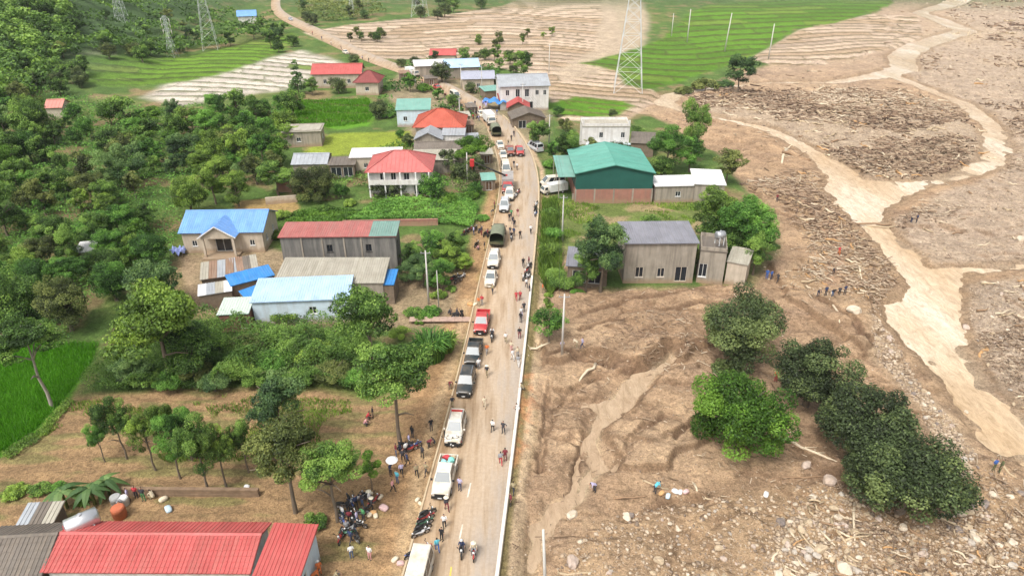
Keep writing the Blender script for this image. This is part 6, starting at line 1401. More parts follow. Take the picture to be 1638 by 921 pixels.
def make_car(kind, pm, label, cat='car', group=None, extra=None):
    root = empty({'suv': 'off_road_car', 'pickup': 'pickup_truck', 'sedan': 'car', 'van': 'van', 'canvas_truck': 'army_truck', 'box_truck': 'box_truck'}[kind], (0, 0, 0), 0, 1, label, cat, group)
    body = MB()
    if kind in ('suv', 'sedan'):
        L, W, hb, ht, gc, wr = (4.75, .93, 1.08, 1.78, .30, .38) if kind == 'suv' else (4.3, .86, .92, 1.46, .2, .31)
        f, r_ = L/2, -L/2; bz = hb*.93
        loft(body, [ringsec(r_, W*.80, gc+.12, hb*.9), ringsec(r_+.12, W*.93, gc, hb), ringsec(r_+1.0, W, gc, hb), ringsec(f-1.5, W, gc, hb), ringsec(f-.9, W*.985, gc, bz), ringsec(f-.25, W*.93, gc, bz-.08), ringsec(f, W*.76, gc+.12, bz-.2)])
        body.build('body', pm, root)
        xs = (r_+.10, r_+.45, f-2.15, f-1.35) if kind == 'suv' else (r_+.55, r_+1.15, f-2.1, f-1.25)
        greenhouse(root, xs, W*.93, hb-.02, ht, pm)
        boxes(root, 'grille', BLK, (f-.03, f+.03, -W*.5, W*.5, gc+.32, bz-.22)); boxes(root, 'bumper', BLK if kind == 'suv' else pm, (f-.12, f+.10, -W*.86, W*.86, gc, gc+.28)); boxes(root, 'bumper', BLK if kind == 'suv' else pm, (r_-.08, r_+.1, -W*.86, W*.86, gc, gc+.28))
        lamps(root, f-.03, r_+.03, W*.9, bz-.27, hb-.22); mirrors(root, f-1.55, W, hb+.02, pm); boxes(root, 'number_plate', PLATE, (f+.101, f+.115, -.2, .2, gc+.06, gc+.18))
        if kind == 'suv':
            for s_ in (-1, 1): boxes(root, 'roof_rail', CHROME, (r_+.7, f-2.4, s_*W*.66-.03, s_*W*.66+.03, ht+.045, ht+.10))
        for x in (f-.88, r_+.85):
            for s_ in (-1, 1): wheel(root, x, s_*(W-.10), wr)
    elif kind == 'pickup':
        L, W, hb, ht, gc = 5.3, .93, 1.12, 1.80, .34; f, r_ = L/2, -L/2; bz = hb*.97
        loft(body, [ringsec(r_+1.62, W, gc, hb), ringsec(f-1.5, W, gc, hb), ringsec(f-.9, W*.985, gc, bz), ringsec(f-.25, W*.93, gc, bz-.06), ringsec(f, W*.78, gc+.12, bz-.18)])
        body.build('body', pm, root)
        bed = MB(); bed.box(r_, r_+1.6, -W, W, gc, gc+.28); bed.box(r_, r_+1.6, -W, -W+.1, gc+.283, hb); bed.box(r_, r_+1.6, W-.1, W, gc+.283, hb); bed.box(r_, r_+.1, -W+.103, W-.103, gc+.283, hb-.02); bed.build('cargo_bed', pm, root)
        greenhouse(root, (r_+1.66, r_+1.95, f-2.05, f-1.3), W*.93, hb-.02, ht, pm)
        boxes(root, 'grille', BLK, (f-.03, f+.03, -W*.55, W*.55, gc+.3, bz-.2)); boxes(root, 'bumper', BLK, (f-.12, f+.10, -W*.88, W*.88, gc, gc+.27)); boxes(root, 'bumper', CHROME, (r_-.12, r_-.003, -W*.86, W*.86, gc, gc+.18))
        lamps(root, f-.03, r_+.02, W*.92, bz-.24, hb-.25); mirrors(root, f-1.5, W, hb+.03, BLK); boxes(root, 'number_plate', PLATE, (f+.101, f+.115, -.2, .2, gc+.06, gc+.18))
        for x in (f-.95, r_+1.1):
            for s_ in (-1, 1): wheel(root, x, s_*(W-.10), .40, .25)
    elif kind == 'van':
        L, W, hb, ht, gc = 5.2, .97, 1.15, 2.15, .28; f, r_ = L/2, -L/2
        loft(body, [ringsec(r_, W*.9, gc+.05, hb), ringsec(r_+.1, W, gc, hb), ringsec(f-.9, W, gc, hb), ringsec(f-.3, W*.96, gc, hb-.12), ringsec(f, W*.82, gc+.1, hb-.3)])
        body.build('body', pm, root); greenhouse(root, (r_+.04, r_+.14, f-1.35, f-.45), W*.98, hb-.02, ht, pm, ((.05, .3), (.33, .58), (.61, .84)))
        boxes(root, 'grille', BLK, (f-.04, f+.03, -W*.5, W*.5, gc+.25, gc+.5)); boxes(root, 'bumper', BLK, (f-.1, f+.08, -W*.85, W*.85, gc, gc+.24)); lamps(root, f-.04, r_+.02, W*.92, hb-.42, hb-.1, 1.1); mirrors(root, f-.9, W, hb+.05, BLK)
        for x in (f-.85, r_+1.0):
            for s_ in (-1, 1): wheel(root, x, s_*(W-.10), .34)
    elif kind in ('canvas_truck', 'box_truck'):
        L, W, gc = 7.0, 1.18, .55; f, r_ = L/2, -L/2
        boxes(root, 'chassis', BLK, (r_, f-.2, -.5, .5, gc, gc+.25))
        if kind == 'canvas_truck':
            loft(body, [ringsec(f-1.5, W*.92, gc+.1, 1.55), ringsec(f-.4, W*.82, gc+.1, 1.5), ringsec(f, W*.72, gc+.2, 1.35)]); body.build('bonnet', pm, root)
            c = MB(); c.box(f-2.9, f-1.5, -W*.95, W*.95, gc+.26, 1.56); c.build('body', pm, root); greenhouse(root, (f-2.9, f-2.85, f-1.75, f-1.55), W*.94, 1.55, 2.35, pm, ((.2, .85),)); lamps(root, f, r_, W*.7, 1.1, 1.0)
            boxes(root, 'cargo_bed', pm, (r_, f-3.05, -W, W, gc+.253, gc+.45), (r_, f-3.05, -W, -W+.07, gc+.453, 1.7), (r_, f-3.05, W-.07, W, gc+.453, 1.7), (f-3.12, f-3.05, -W+.073, W-.073, gc+.453, 1.7))
            cv = MB(); n = 9; pr = [(W*math.cos(math.pi*k/(n-1))*1.02, 1.65+1.15*math.sin(math.pi*k/(n-1))**.55) for k in range(n)]; rows = []
            for j in range(8):
                x = r_+.02+(f-3.07-r_)*j/7; s_ = 1-.02*(j % 2); rows.append([(x, y*s_, 1.65+(z-1.65)*s_) for y, z in pr])
            cv.add([p for q in rows for p in q], [(j*n+k, j*n+k+1, (j+1)*n+k+1, (j+1)*n+k) for j in range(7) for k in range(n-1)], 0, True)
            cv.add(rows[-1], [tuple(range(n))]); cv.build('canvas_cover', mat('canvas_olive', (.17, .185, .125), .9, .15, 2.0), root)
            boxes(root, 'tailgate', pm, (r_-.08, r_-.003, -W, W, gc+.25, 1.25))
        else:
            loft(body, [ringsec(f-1.75, W*.93, gc+.1, 1.5), ringsec(f-.15, W*.93, gc+.1, 1.5), ringsec(f, W*.86, gc+.2, 1.4)]); body.build('body', pm, root); greenhouse(root, (f-1.75, f-1.65, f-.35, f-.06), W*.93, 1.48, 2.3, pm, ((.3, .85),)); lamps(root, f, r_, W*.9, 1.0, 1.0)
            boxes(root, 'cargo_box', extra or mat('box_white', (.66, .66, .64), .5, .06), (r_, f-1.85, -W, W, gc+.253, 2.75))
        mirrors(root, f-1.6 if kind == 'canvas_truck' else f-.5, W*.95, 1.7, BLK); boxes(root, 'bumper', BLK, (f-.08, f+.12, -W*.9, W*.9, gc, gc+.3))
        for x in (f-1.0, r_+1.2, r_+2.3) if kind == 'canvas_truck' else (f-1.0, r_+1.5):
            for s_ in (-1, 1): wheel(root, x, s_*(W-.17), .48, .3)
    return root
def heading(a, b):
    A, B = PZ(*a), PZ(*b); return math.atan2(B[1]-A[1], B[0]-A[0])
def park(o, px, py, to):
    p = GR(px, py); o.location = p; o.rotation_euler = (0, 0, heading((px, py), to)); return o
PW = paint('white', (.80, .80, .80), .12); PDK = paint('charcoal', (.028, .036, .038), .4); PBK = paint('black_green', (.022, .030, .032), .4); PRED = paint('red', (.42, .035, .04), .35); PGR = paint('grey', (.24, .26, .27)); PSIL = paint('silver', (.45, .47, .48)); PARMY = paint('army_green', (.05, .065, .035), .5); PORG = paint('dark_red', (.25, .05, .03), .4)
def toward(px, py, d=40):      # a point further down the road, toward the camera
    i = min(range(len(ROAD_L)), key=lambda k: abs((ROAD_L[k][1]+ROAD_R[k][1])/2-py)); i = max(1, min(i, len(ROAD_L)-2))
    a = ((ROAD_L[i-1][0]+ROAD_R[i-1][0])/2, (ROAD_L[i-1][1]+ROAD_R[i-1][1])/2); b = ((ROAD_L[i+1][0]+ROAD_R[i+1][0])/2, (ROAD_L[i+1][1]+ROAD_R[i+1][1])/2)
    A, B = Vector(PZ(*a)), Vector(PZ(*b)); d_ = (A-B).normalized(); p = Vector(PZ(px, py)); q = p+d_*5
    return proj(q.x, q.y, 0)
def road_car(kind, pm, px, py, label, cat='car', away=False, **kw):
    o = make_car(kind, pm, label, cat, **kw); h_ = heading((px, py), toward(px, py)); o.location = GR(px, py); o.rotation_euler = (0, 0, h_ + (math.pi if away else 0)); return o
road_car('van', PW, 668, 936, 'white van cut off by the bottom edge, behind the row of motorbikes', 'van')
pk = road_car('pickup', PW, 712, 769, 'white pickup loaded with teal and red goods', 'pickup')
for nm, lb, m, (x, y, z, sx, sy, sz) in (('cargo_bundle', 'teal tarpaulin bundle in the bed of the white pickup', mat('tarp_teal', (.22, .55, .48), .6, .1), (-1.75, .3, 1.0, .5, .45, .4)), ('cargo_bundle', 'turquoise bundle beside the cab in the bed of the white pickup', mat('tarp_turquoise', (.30, .60, .60), .6, .1), (-1.6, -.4, 1.0, .45, .4, .38)), ('cargo_bundle', 'red bundle at the tail of the white pickup', mat('cloth_red', (.45, .05, .06), .8, .1), (-2.3, -.2, .95, .25, .5, .35)), ('cargo_bundle', 'tan sack at the tail of the white pickup', mat('sack_tan', (.45, .35, .22), .9, .1), (-2.3, .5, .95, .25, .3, .32))):
    o = bpy.data.objects.new(nm, ROCKS[rnd.randrange(9)]); link(o); M_ = Matrix.Translation(pk.location) @ Matrix.Rotation(pk.rotation_euler.z, 4, 'Z'); o.location = M_ @ Vector((x, y, z)); o.rotation_euler = (0, 0, pk.rotation_euler.z); o.scale = (sx, sy, sz); oslot(o, m); tag(o, lb, 'bundle')
am = road_car('suv', PW, 729, 692, 'white off-road car with red roof lights behind a knot of motorbikes', 'car')
boxes(am, 'roof_light', TAIL, (-1.5, -1.3, -.6, .6, 1.83, 1.95))
road_car('suv', PDK, 746, 618, 'dark grey off-road car, the nearer of two parked in line', 'car')
road_car('pickup', PBK, 758, 570, 'dark grey pickup parked ahead of the dark off-road car', 'pickup')
road_car('pickup', PRED, 771, 521, 'red pickup parked beside a motorbike carrying two people', 'pickup')
road_car('sedan', PW, 785, 450, 'white car parked nearest behind the army truck, second in line', 'car')
road_car('suv', PW, 790, 421, 'white off-road car directly behind the army truck', 'car')
road_car('canvas_truck', PARMY, 797, 384, 'olive army truck with canvas cover seen from behind', 'truck', away=True)
road_car('suv', PSIL, 807, 334, 'silver-grey off-road car ahead of the army truck', 'car')
road_car('suv', PW, 815, 316, 'white off-road car between the silver car and the crane truck', 'car')
road_car('van', PW, 809, 275, 'white minibus in the line of vehicles beside the lush tree', 'van')
road_car('sedan', PW, 805, 252, 'white car ahead of the minibus', 'car')
road_car('sedan', PW, 800, 236, 'white car behind the second army truck', 'car')
road_car('canvas_truck', PARMY, 792, 214, 'second olive canvas truck farther up the line', 'truck', away=True)
road_car('box_truck', PW, 783, 197, 'small white truck at the head of the line near the junction', 'truck')
road_car('pickup', PORG, 816, 246, 'dark red vehicle beside the white cars, left of two', 'car')
road_car('pickup', PRED, 831, 246, 'red vehicle in the opposite lane beside the dark red one', 'car')
o = make_car('box_truck', PW, 'white box truck parked in front of the green warehouse', 'truck'); park(o, 886, 309, (868, 312)); o.scale = (.78, .78, .78)
o = make_car('van', PW, 'white van parked in front of the green warehouse canopy, behind the box truck', 'van'); park(o, 884, 297, (866, 299))
o = make_car('van', PSIL, 'silver van parked at the outer edge of the bend', 'van'); park(o, 856, 240, (845, 234))
o = make_car('sedan', PW, 'far white car on the road beside the terraces', 'car'); park(o, 553, 86, (575, 98))
o = make_car('sedan', PSIL, 'far silver car on the pale road near the pylon', 'car'); park(o, 465, 33, (480, 40))
# --- crane truck with boom reaching over the verge
ct = road_car('box_truck', PRED, 812, 303, 'red crane truck with boom raised over the verge', 'truck', extra=mat('crane_grey', (.30, .28, .26), .6))
inv = (Matrix.Translation(ct.location) @ Matrix.Rotation(ct.rotation_euler.z, 4, 'Z')).inverted()
base = inv @ (ct.location + Vector((-.3, .5, 2.7))); tip = Vector((*PZ(755, 258, 8.0), 8.0)); tipl = inv @ tip
b = MB(); b.tube([base, base.lerp(tipl, .5)], [.22, .20], 6); b.tube([base.lerp(tipl, .45), tipl], [.15, .12], 6); b.build('boom', mat('boom_dark', (.06, .055, .05), .6), ct)
b = MB(); b.box(*[v for k in range(3) for v in (tipl[k]-(.5, .4, .9)[k], tipl[k]+(.5, .4, .3)[k])]); b.tube([tipl+Vector((0, 0, -.9)), tipl+Vector((0, 0, -1.6))], [.08, .08], 6); b.build('boom_head', mat('crane_red', (.42, .03, .03), .5), ct)
b = MB(); b.tube([base-Vector((0, 0, 1.0)), base+Vector((0, 0, .25))], [.35, .3], 8); b.build('crane_post', mat('crane_red', (.42, .03, .03), .5), ct)

# ------------------------------------------------------------------ motorbikes
def make_bike(pm):
    root = empty('motorbike', (0, 0, 0))
    for x in (-.62, .62): wheel(root, x, 0, .29, .11)
    m = MB(); m.tube([(-.55, 0, .62), (-.2, 0, .60), (.1, 0, .48), (.32, 0, .55), (.42, 0, .85)], [.10, .15, .15, .13, .09], 8); m.tube([(-.85, 0, .78), (-.5, 0, .66)], [.05, .11], 6); m.build('body', pm, root)
    m = MB(); m.tube([(-.72, 0, .79), (-.35, 0, .82), (.02, 0, .76)], [.09, .125, .09], 8); m.build('seat', BLK, root)
    m = MB(); m.box(-.25, .15, -.12, .12, .22, .48); m.tube([(-.1, .14, .3), (-.75, .16, .36)], [.05, .055], 6); m.build('engine', mat('engine_grey', (.2, .2, .2), .5, .2, metal=.5), root)
    m = MB(); m.tube([(.62, .08, .29), (.42, .07, .9)], [.03, .03], 5); m.tube([(.62, -.08, .29), (.42, -.07, .9)], [.03, .03], 5); m.build('fork', CHROME, root)
    m = MB(); m.tube([(.32, -.36, 1.0), (.42, -.12, .98), (.42, .12, .98), (.32, .36, 1.0)], [.022]*4, 5); m.tube([(.38, -.28, 1.0), (.42, -.34, 1.2)], [.012, .05], 5); m.tube([(.38, .28, 1.0), (.42, .34, 1.2)], [.012, .05], 5); m.build('handlebar', BLK, root)
    m = MB(); m.tube([(.46, 0, .9), (.53, 0, .9)], [.11, .09], 8); m.build('headlight', LAMP, root)
    m = MB(); m.box(.38, .88, -.06, .06, .585, .605); m.build('mudguard', pm, root)
    return root
BIKEP = [('black', paint('bike_black', (.02, .02, .022), .3)), ('red', paint('bike_red', (.35, .03, .03), .3)), ('blue', paint('bike_blue', (.04, .08, .25), .3)), ('white', paint('bike_white', (.6, .6, .6), .3)), ('green', paint('bike_green', (.04, .14, .08), .3))]
bproto = make_bike(BIKEP[0][1])
def bike(px, py, to, ci, label, group=None, lean=.12):
    r = copy_tree(bproto); r.location = GR(px, py); r.rotation_euler = (lean, 0, heading((px, py), to)); tag(r, label, 'motorbike', group)
    for c in r.children:
        if c.name.startswith(('body', 'mudguard')): oslot(c, BIKEP[ci][1])
    return r
for i, (px, py) in enumerate([(681, 832), (679, 840), (676, 848), (673, 856), (684, 824)]): bike(px, py, (px+26, py-11), (1, 4, 0, 3, 0)[i], ('red', 'green', 'black', 'white', 'dark')[i]+' motorbike in the row parked in front of the white pickup', 'motorbikes parked before the pickup')
bike(676, 882, (700, 872), 1, 'dark red motorbike parked behind the white van'); bike(662, 890, (684, 880), 2, 'blue motorbike at the kerb behind the white van')
for i, (px, py) in enumerate([(714, 706), (722, 709), (731, 708), (738, 705)]): bike(px, py, (px+3, py+30), (0, 3, 0, 1)[i], ('first', 'second', 'third', 'fourth')[i]+' motorbike from the kerb in the knot before the white off-road car', 'motorbikes before the white car')
CB = [(552, 812), (562, 806), (574, 802), (586, 800), (598, 805), (556, 826), (566, 832), (577, 824), (553, 842), (564, 846), (575, 842), (547, 862), (558, 858), (568, 862)]
for i, (px, py) in enumerate(CB): c = (0, 2, 3, 0, 1, 4, 0)[i % 7]; bike(px, py, (px+28*math.cos(i*1.3), py+14*math.sin(i*1.3)), c, BIKEP[c][0]+' motorbike parked in the crowd under the stout-trunked tree', 'motorbikes under the tree')
for i, (px, py) in enumerate([(746, 374), (752, 370), (760, 369), (768, 371), (776, 377), (782, 377), (741, 376), (762, 394)]): c = (0, 1, 0, 2, 0)[i % 5]; bike(px, py, (px+10, py-9), c, BIKEP[c][0]+' motorbike in the cluster on the verge beside the army truck', 'motorbikes beside the army truck')
for i, (px, py) in enumerate([(728, 447), (738, 446), (733, 452), (722, 450)]): c = (0, 3, 0, 1)[i]; bike(px, py, (px+12, py-6), c, BIKEP[c][0]+' motorbike parked at the yard entrance beside the white cars', 'motorbikes at the yard entrance')
for i, (px, py) in enumerate([(843, 437), (846, 445), (848, 430), (840, 447)]): c = (1, 3, 0, 0)[i]; bike(px, py, (px-8, py+8), c, BIKEP[c][0]+' motorbike at the low wall opposite the white cars', 'motorbikes at the low wall')
for i, (px, py) in enumerate([(857, 338), (859, 330), (858, 345), (822, 312), (826, 316), (830, 310)]): c = (0, 3, 2, 0, 3, 1)[i]; bike(px, py, (px-8, py+9), c, BIKEP[c][0]+' motorbike beside the road near the crane truck', 'motorbikes near the crane truck')
# ------------------------------------------------------------------ people: one continuous skin per pose, fused by a voxel remesh
SKIN = mat('skin', (.36, .21, .14), .6, .05); HAIR = mat('hair', (.015, .012, .01), .6, .1)
def cloth(nm, c): return mat('cloth_'+nm, c, .85, .12, 6)
CL = {k: cloth(k, c) for k, c in {'white': (.68, .67, .65), 'cream': (.58, .50, .36), 'black': (.02, .02, .022), 'dark': (.05, .048, .055), 'grey': (.26, .26, .27), 'orange': (.62, .17, .05), 'red': (.42, .04, .05), 'maroon': (.18, .03, .04), 'blue': (.05, .12, .36), 'navy': (.03, .045, .10), 'cyan': (.10, .40, .48), 'jeans': (.07, .11, .2), 'lilac': (.42, .38, .52), 'pink': (.55, .28, .28), 'green': (.08, .26, .10), 'khaki': (.30, .25, .15), 'olive': (.12, .13, .06), 'yellow': (.6, .42, .08)}.items()}
def pose(kind):
    """joints in metres for a 1.66 m figure facing +x"""
    J = {}
    pel = .92; lean = 0.0; kn = {}; hip = .095
    leg = {s: [(0, s*hip, .88), (.02, s*.105, .48), (0, s*.11, .08), (.16, s*.12, .03)] for s in (-1, 1)}
    arm = {s: [(0, s*.19, 1.36), (-.02, s*.25, 1.09), (.06, s*.26, .85)] for s in (-1, 1)}
    sh = 1.40; tx = 0.0
    if kind == 'walk':
        leg[1] = [(0, .09, .88), (.17, .10, .52), (.20, .10, .10), (.36, .11, .06)]; leg[-1] = [(0, -.09, .88), (-.05, -.10, .48), (-.28, -.10, .14), (-.14, -.11, .04)]
        arm[1] = [(0, .19, 1.36), (-.14, .24, 1.12), (-.12, .25, .87)]; arm[-1] = [(0, -.19, 1.36), (.10, -.24, 1.11), (.26, -.23, .92)]
    elif kind == 'walk2':
        leg[-1] = [(0, -.09, .88), (.14, -.10, .51), (.13, -.10, .09), (.29, -.11, .04)]; leg[1] = [(0, .09, .88), (0, .10, .48), (-.22, .10, .12), (-.07, .11, .04)]
        arm[1] = [(0, .19, 1.36), (.05, .25, 1.10), (.24, .20, 1.02)]; arm[-1] = [(0, -.19, 1.36), (-.1, -.25, 1.11), (-.02, -.25, .88)]
    elif kind == 'hips':
        arm[1] = [(0, .19, 1.36), (-.06, .40, 1.16), (.04, .22, .98)]; arm[-1] = [(0, -.19, 1.36), (-.02, -.26, 1.09), (.16, -.2, .95)]; leg[1] = [(0, .1, .88), (.03, .17, .48), (0, .2, .08), (.15, .24, .03)]
    elif kind == 'carry':
        arm[1] = [(0, .19, 1.36), (.16, .22, 1.18), (.24, .12, 1.42)]; arm[-1] = [(0, -.19, 1.36), (.12, -.24, 1.14), (.30, -.15, 1.10)]
    elif kind == 'ride':
        leg = {s: [(-.02, s*.1, .0), (.36, s*.18, -.06), (.24, s*.17, -.46), (.38, s*.17, -.50)] for s in (-1, 1)}
        arm = {s: [(.09, s*.19, .48), (.22, s*.27, .26), (.46, s*.27, .23)] for s in (-1, 1)}
    elif kind == 'bend':
        arm = {s: [(.40, s*.18, 1.14), (.44, s*.20, .88), (.48, s*.15, .66)] for s in (-1, 1)}; leg = {s: [(-.06, s*.095, .84), (.05, s*.11, .47), (-.03, s*.12, .08), (.13, s*.13, .03)] for s in (-1, 1)}
    elif kind == 'crouch':
        leg = {s: [(-.12, s*.1, .32), (.30, s*.2, .46), (.10, s*.15, .09), (.26, s*.17, .03)] for s in (-1, 1)}
        arm = {s: [(.14, s*.19, .80), (.28, s*.23, .58), (.46, s*.10, .48)] for s in (-1, 1)}
    P = {'pelvis': (0, 0, .94), 'chest': (.0, 0, 1.27), 'neck': (0, 0, 1.43), 'head': (.02, 0, 1.555)}
    if kind == 'ride': P = {'pelvis': (-.03, 0, .03), 'chest': (.05, 0, .37), 'neck': (.10, 0, .55), 'head': (.14, 0, .68)}
    if kind == 'bend': P = {'pelvis': (-.06, 0, .90), 'chest': (.28, 0, 1.12), 'neck': (.45, 0, 1.20), 'head': (.57, 0, 1.22)}
    if kind == 'crouch': P = {'pelvis': (-.12, 0, .36), 'chest': (.07, 0, .70), 'neck': (.16, 0, .87), 'head': (.21, 0, .99)}
    return P, leg, arm
def body_mesh(kind):
    P, leg, arm = pose(kind); mb = MB(); tags = []       # tags: (segment a, b, radius, slot)
    def seg(a, b, ra, rb, slot, n=10): mb.tube([a, b], [ra, rb], n); tags.append((Vector(a), Vector(b), slot, max(ra, rb)))
    def ball(c, r3, slot):
        bm = bmesh.new(); bmesh.ops.create_icosphere(bm, subdivisions=2, radius=1); v = [Vector((c[0]+q.co.x*r3[0], c[1]+q.co.y*r3[1], c[2]+q.co.z*r3[2])) for q in bm.verts]
        mb.add(v, [[k.index for k in f.verts] for f in bm.faces]); bm.free(); tags.append((Vector(c), Vector(c), slot, max(r3)))
    pv, ch, nk, hd = (Vector(P[k]) for k in ('pelvis', 'chest', 'neck', 'head')); ax = (ch-pv).normalized()
    for s in (-1, 1): seg(pv+Vector((0, s*.055, 0)), ch+Vector((0, s*.075, 0)), .105, .115, 1)
    seg(pv, ch, .13, .125, 1); seg(ch, nk, .12, .055, 1); seg(nk-ax*.02, hd, .052, .05, 0); ball(pv-ax*.03, (.13, .165, .11), 2)
    ball(hd+Vector((.01, 0, .0)), (.098, .078, .118), 0); ball(hd+Vector((.105, 0, -.01)), (.02, .014, .024), 0)
    for s in (-1, 1): ball(hd+Vector((0, s*.08, -.005)), (.018, .01, .03), 0)
    ball(hd+Vector((-.022, 0, .035)), (.095, .083, .098), 3)
    for s in (-1, 1):
        h, k, a, t = (Vector(q) for q in leg[s]); seg(h, k, .085, .062, 2); seg(k, a, .06, .042, 2); seg(a-Vector((.04, 0, .03)), t, .045, .035, 4)
        sh, e, w_ = (Vector(q) for q in arm[s]); seg(ch+Vector((0, s*.08, .06)), sh, .07, .06, 1); seg(sh, e, .053, .042, 1); seg(e, w_, .038, .027, 0)
        d = (w_-e).normalized(); sd = d.cross(Vector((0, 1, 0))).normalized() if abs(d.y) < .9 else Vector((1, 0, 0)); pl = w_+d*.05; seg(w_, pl+d*.02, .026, .03, 0)
        for i, ln in enumerate((.062, .075, .080, .070)): b = pl+sd*((i-1.5)*.019)+d*.02; m_ = b+d*ln*.6; seg(b, m_, .0105, .010, 0, 6); seg(m_, m_+d*ln*.4+Vector((.012, 0, 0)), .010, .009, 0, 6)
        b = w_+d*.02+sd*.028; seg(b, b+(d*.6+sd*.8).normalized()*.06, .012, .010, 0, 6)
    me = mb.mesh('person', [SKIN]); o = bpy.data.objects.new('tmp_body', me); link(o)
    r = o.modifiers.new('fuse', 'REMESH'); r.mode = 'VOXEL'; r.voxel_size = .0155; r.use_smooth_shade = True
    sm = o.modifiers.new('soft', 'SMOOTH'); sm.factor = .5; sm.iterations = 2
    dg = bpy.context.evaluated_depsgraph_get(); dg.update(); ev = o.evaluated_get(dg); m2 = bpy.data.meshes.new_from_object(ev); m2.name = 'person'
    bpy.data.objects.remove(o, do_unlink=True); m2.materials.clear()
    for q in (SKIN, CL['white'], CL['jeans'], HAIR, BLK): m2.materials.append(q)
    n = len(m2.polygons); C = np.empty(n*3, np.float32); m2.polygons.foreach_get('center', C); C = C.reshape(-1, 3); best = np.full(n, 9.0); idx = np.zeros(n, np.int32)
    for a, b, slot, rr in tags:
        a, b = np.array(a), np.array(b); e = b-a; t = np.clip(((C-a)@e)/(e@e+1e-9), 0, 1); d = np.linalg.norm(C-(a+t[:, None]*e), axis=1)/rr
        k = d < best; best[k] = d[k]; idx[k] = slot
    m2.polygons.foreach_set('material_index', idx); m2.update(); return m2
BODY = {k: body_mesh(k) for k in ('stand', 'walk', 'walk2', 'hips', 'carry', 'ride', 'bend', 'crouch')}
BODY['stand'] = BODY['stand']
hat = MB(); hat.add([(0, 0, .16)] + [(.24*math.cos(k*.5236), .24*math.sin(k*.5236), 0) for k in range(12)] + [(0, 0, .1)], [(0, k+1, (k+1) % 12+1) for k in range(12)] + [(13, (k+1) % 12+1, k+1) for k in range(12)])
HATM = hat.mesh('hat', mat('straw_pale', (.66, .60, .46), .8, .1))
hel = MB(); hel.tube([(0, 0, -.02), (0, 0, .06), (0, 0, .11), (0, 0, .135)], [.135, .125, .09, .03], 12); HELM = hel.mesh('helmet', mat('helmet_white', (.7, .7, .68), .4))
HEADZ = {'ride': (.13, 0, .72), 'bend': (.56, 0, 1.27), 'crouch': (.20, 0, 1.04)}
def person(px, py, ps, top, legs, head, label, group=None, cover=None, loc=None, z=0.0):
    o = bpy.data.objects.new('person', BODY[ps]); link(o); p = Vector(loc) if loc else GR(px, py)
    o.location = p + Vector((0, 0, z)); o.rotation_euler = (0, 0, head); k = rnd.uniform(.95, 1.05); o.scale = (k, k, k)
    for i, m in ((1, CL[top]), (2, CL[legs])): o.material_slots[i].link = 'OBJECT'; o.material_slots[i].material = m
    if cover:
        h_ = bpy.data.objects.new(cover, HATM if cover == 'hat' else HELM); link(h_, o); h_.location = HEADZ.get(ps, (0, 0, 1.60))
    return tag(o, label, 'person', group)
W_, DN, UP, LF, RT = None, -math.pi/2, math.pi/2, math.pi, 0.0      # headings: toward the camera, away, left, right
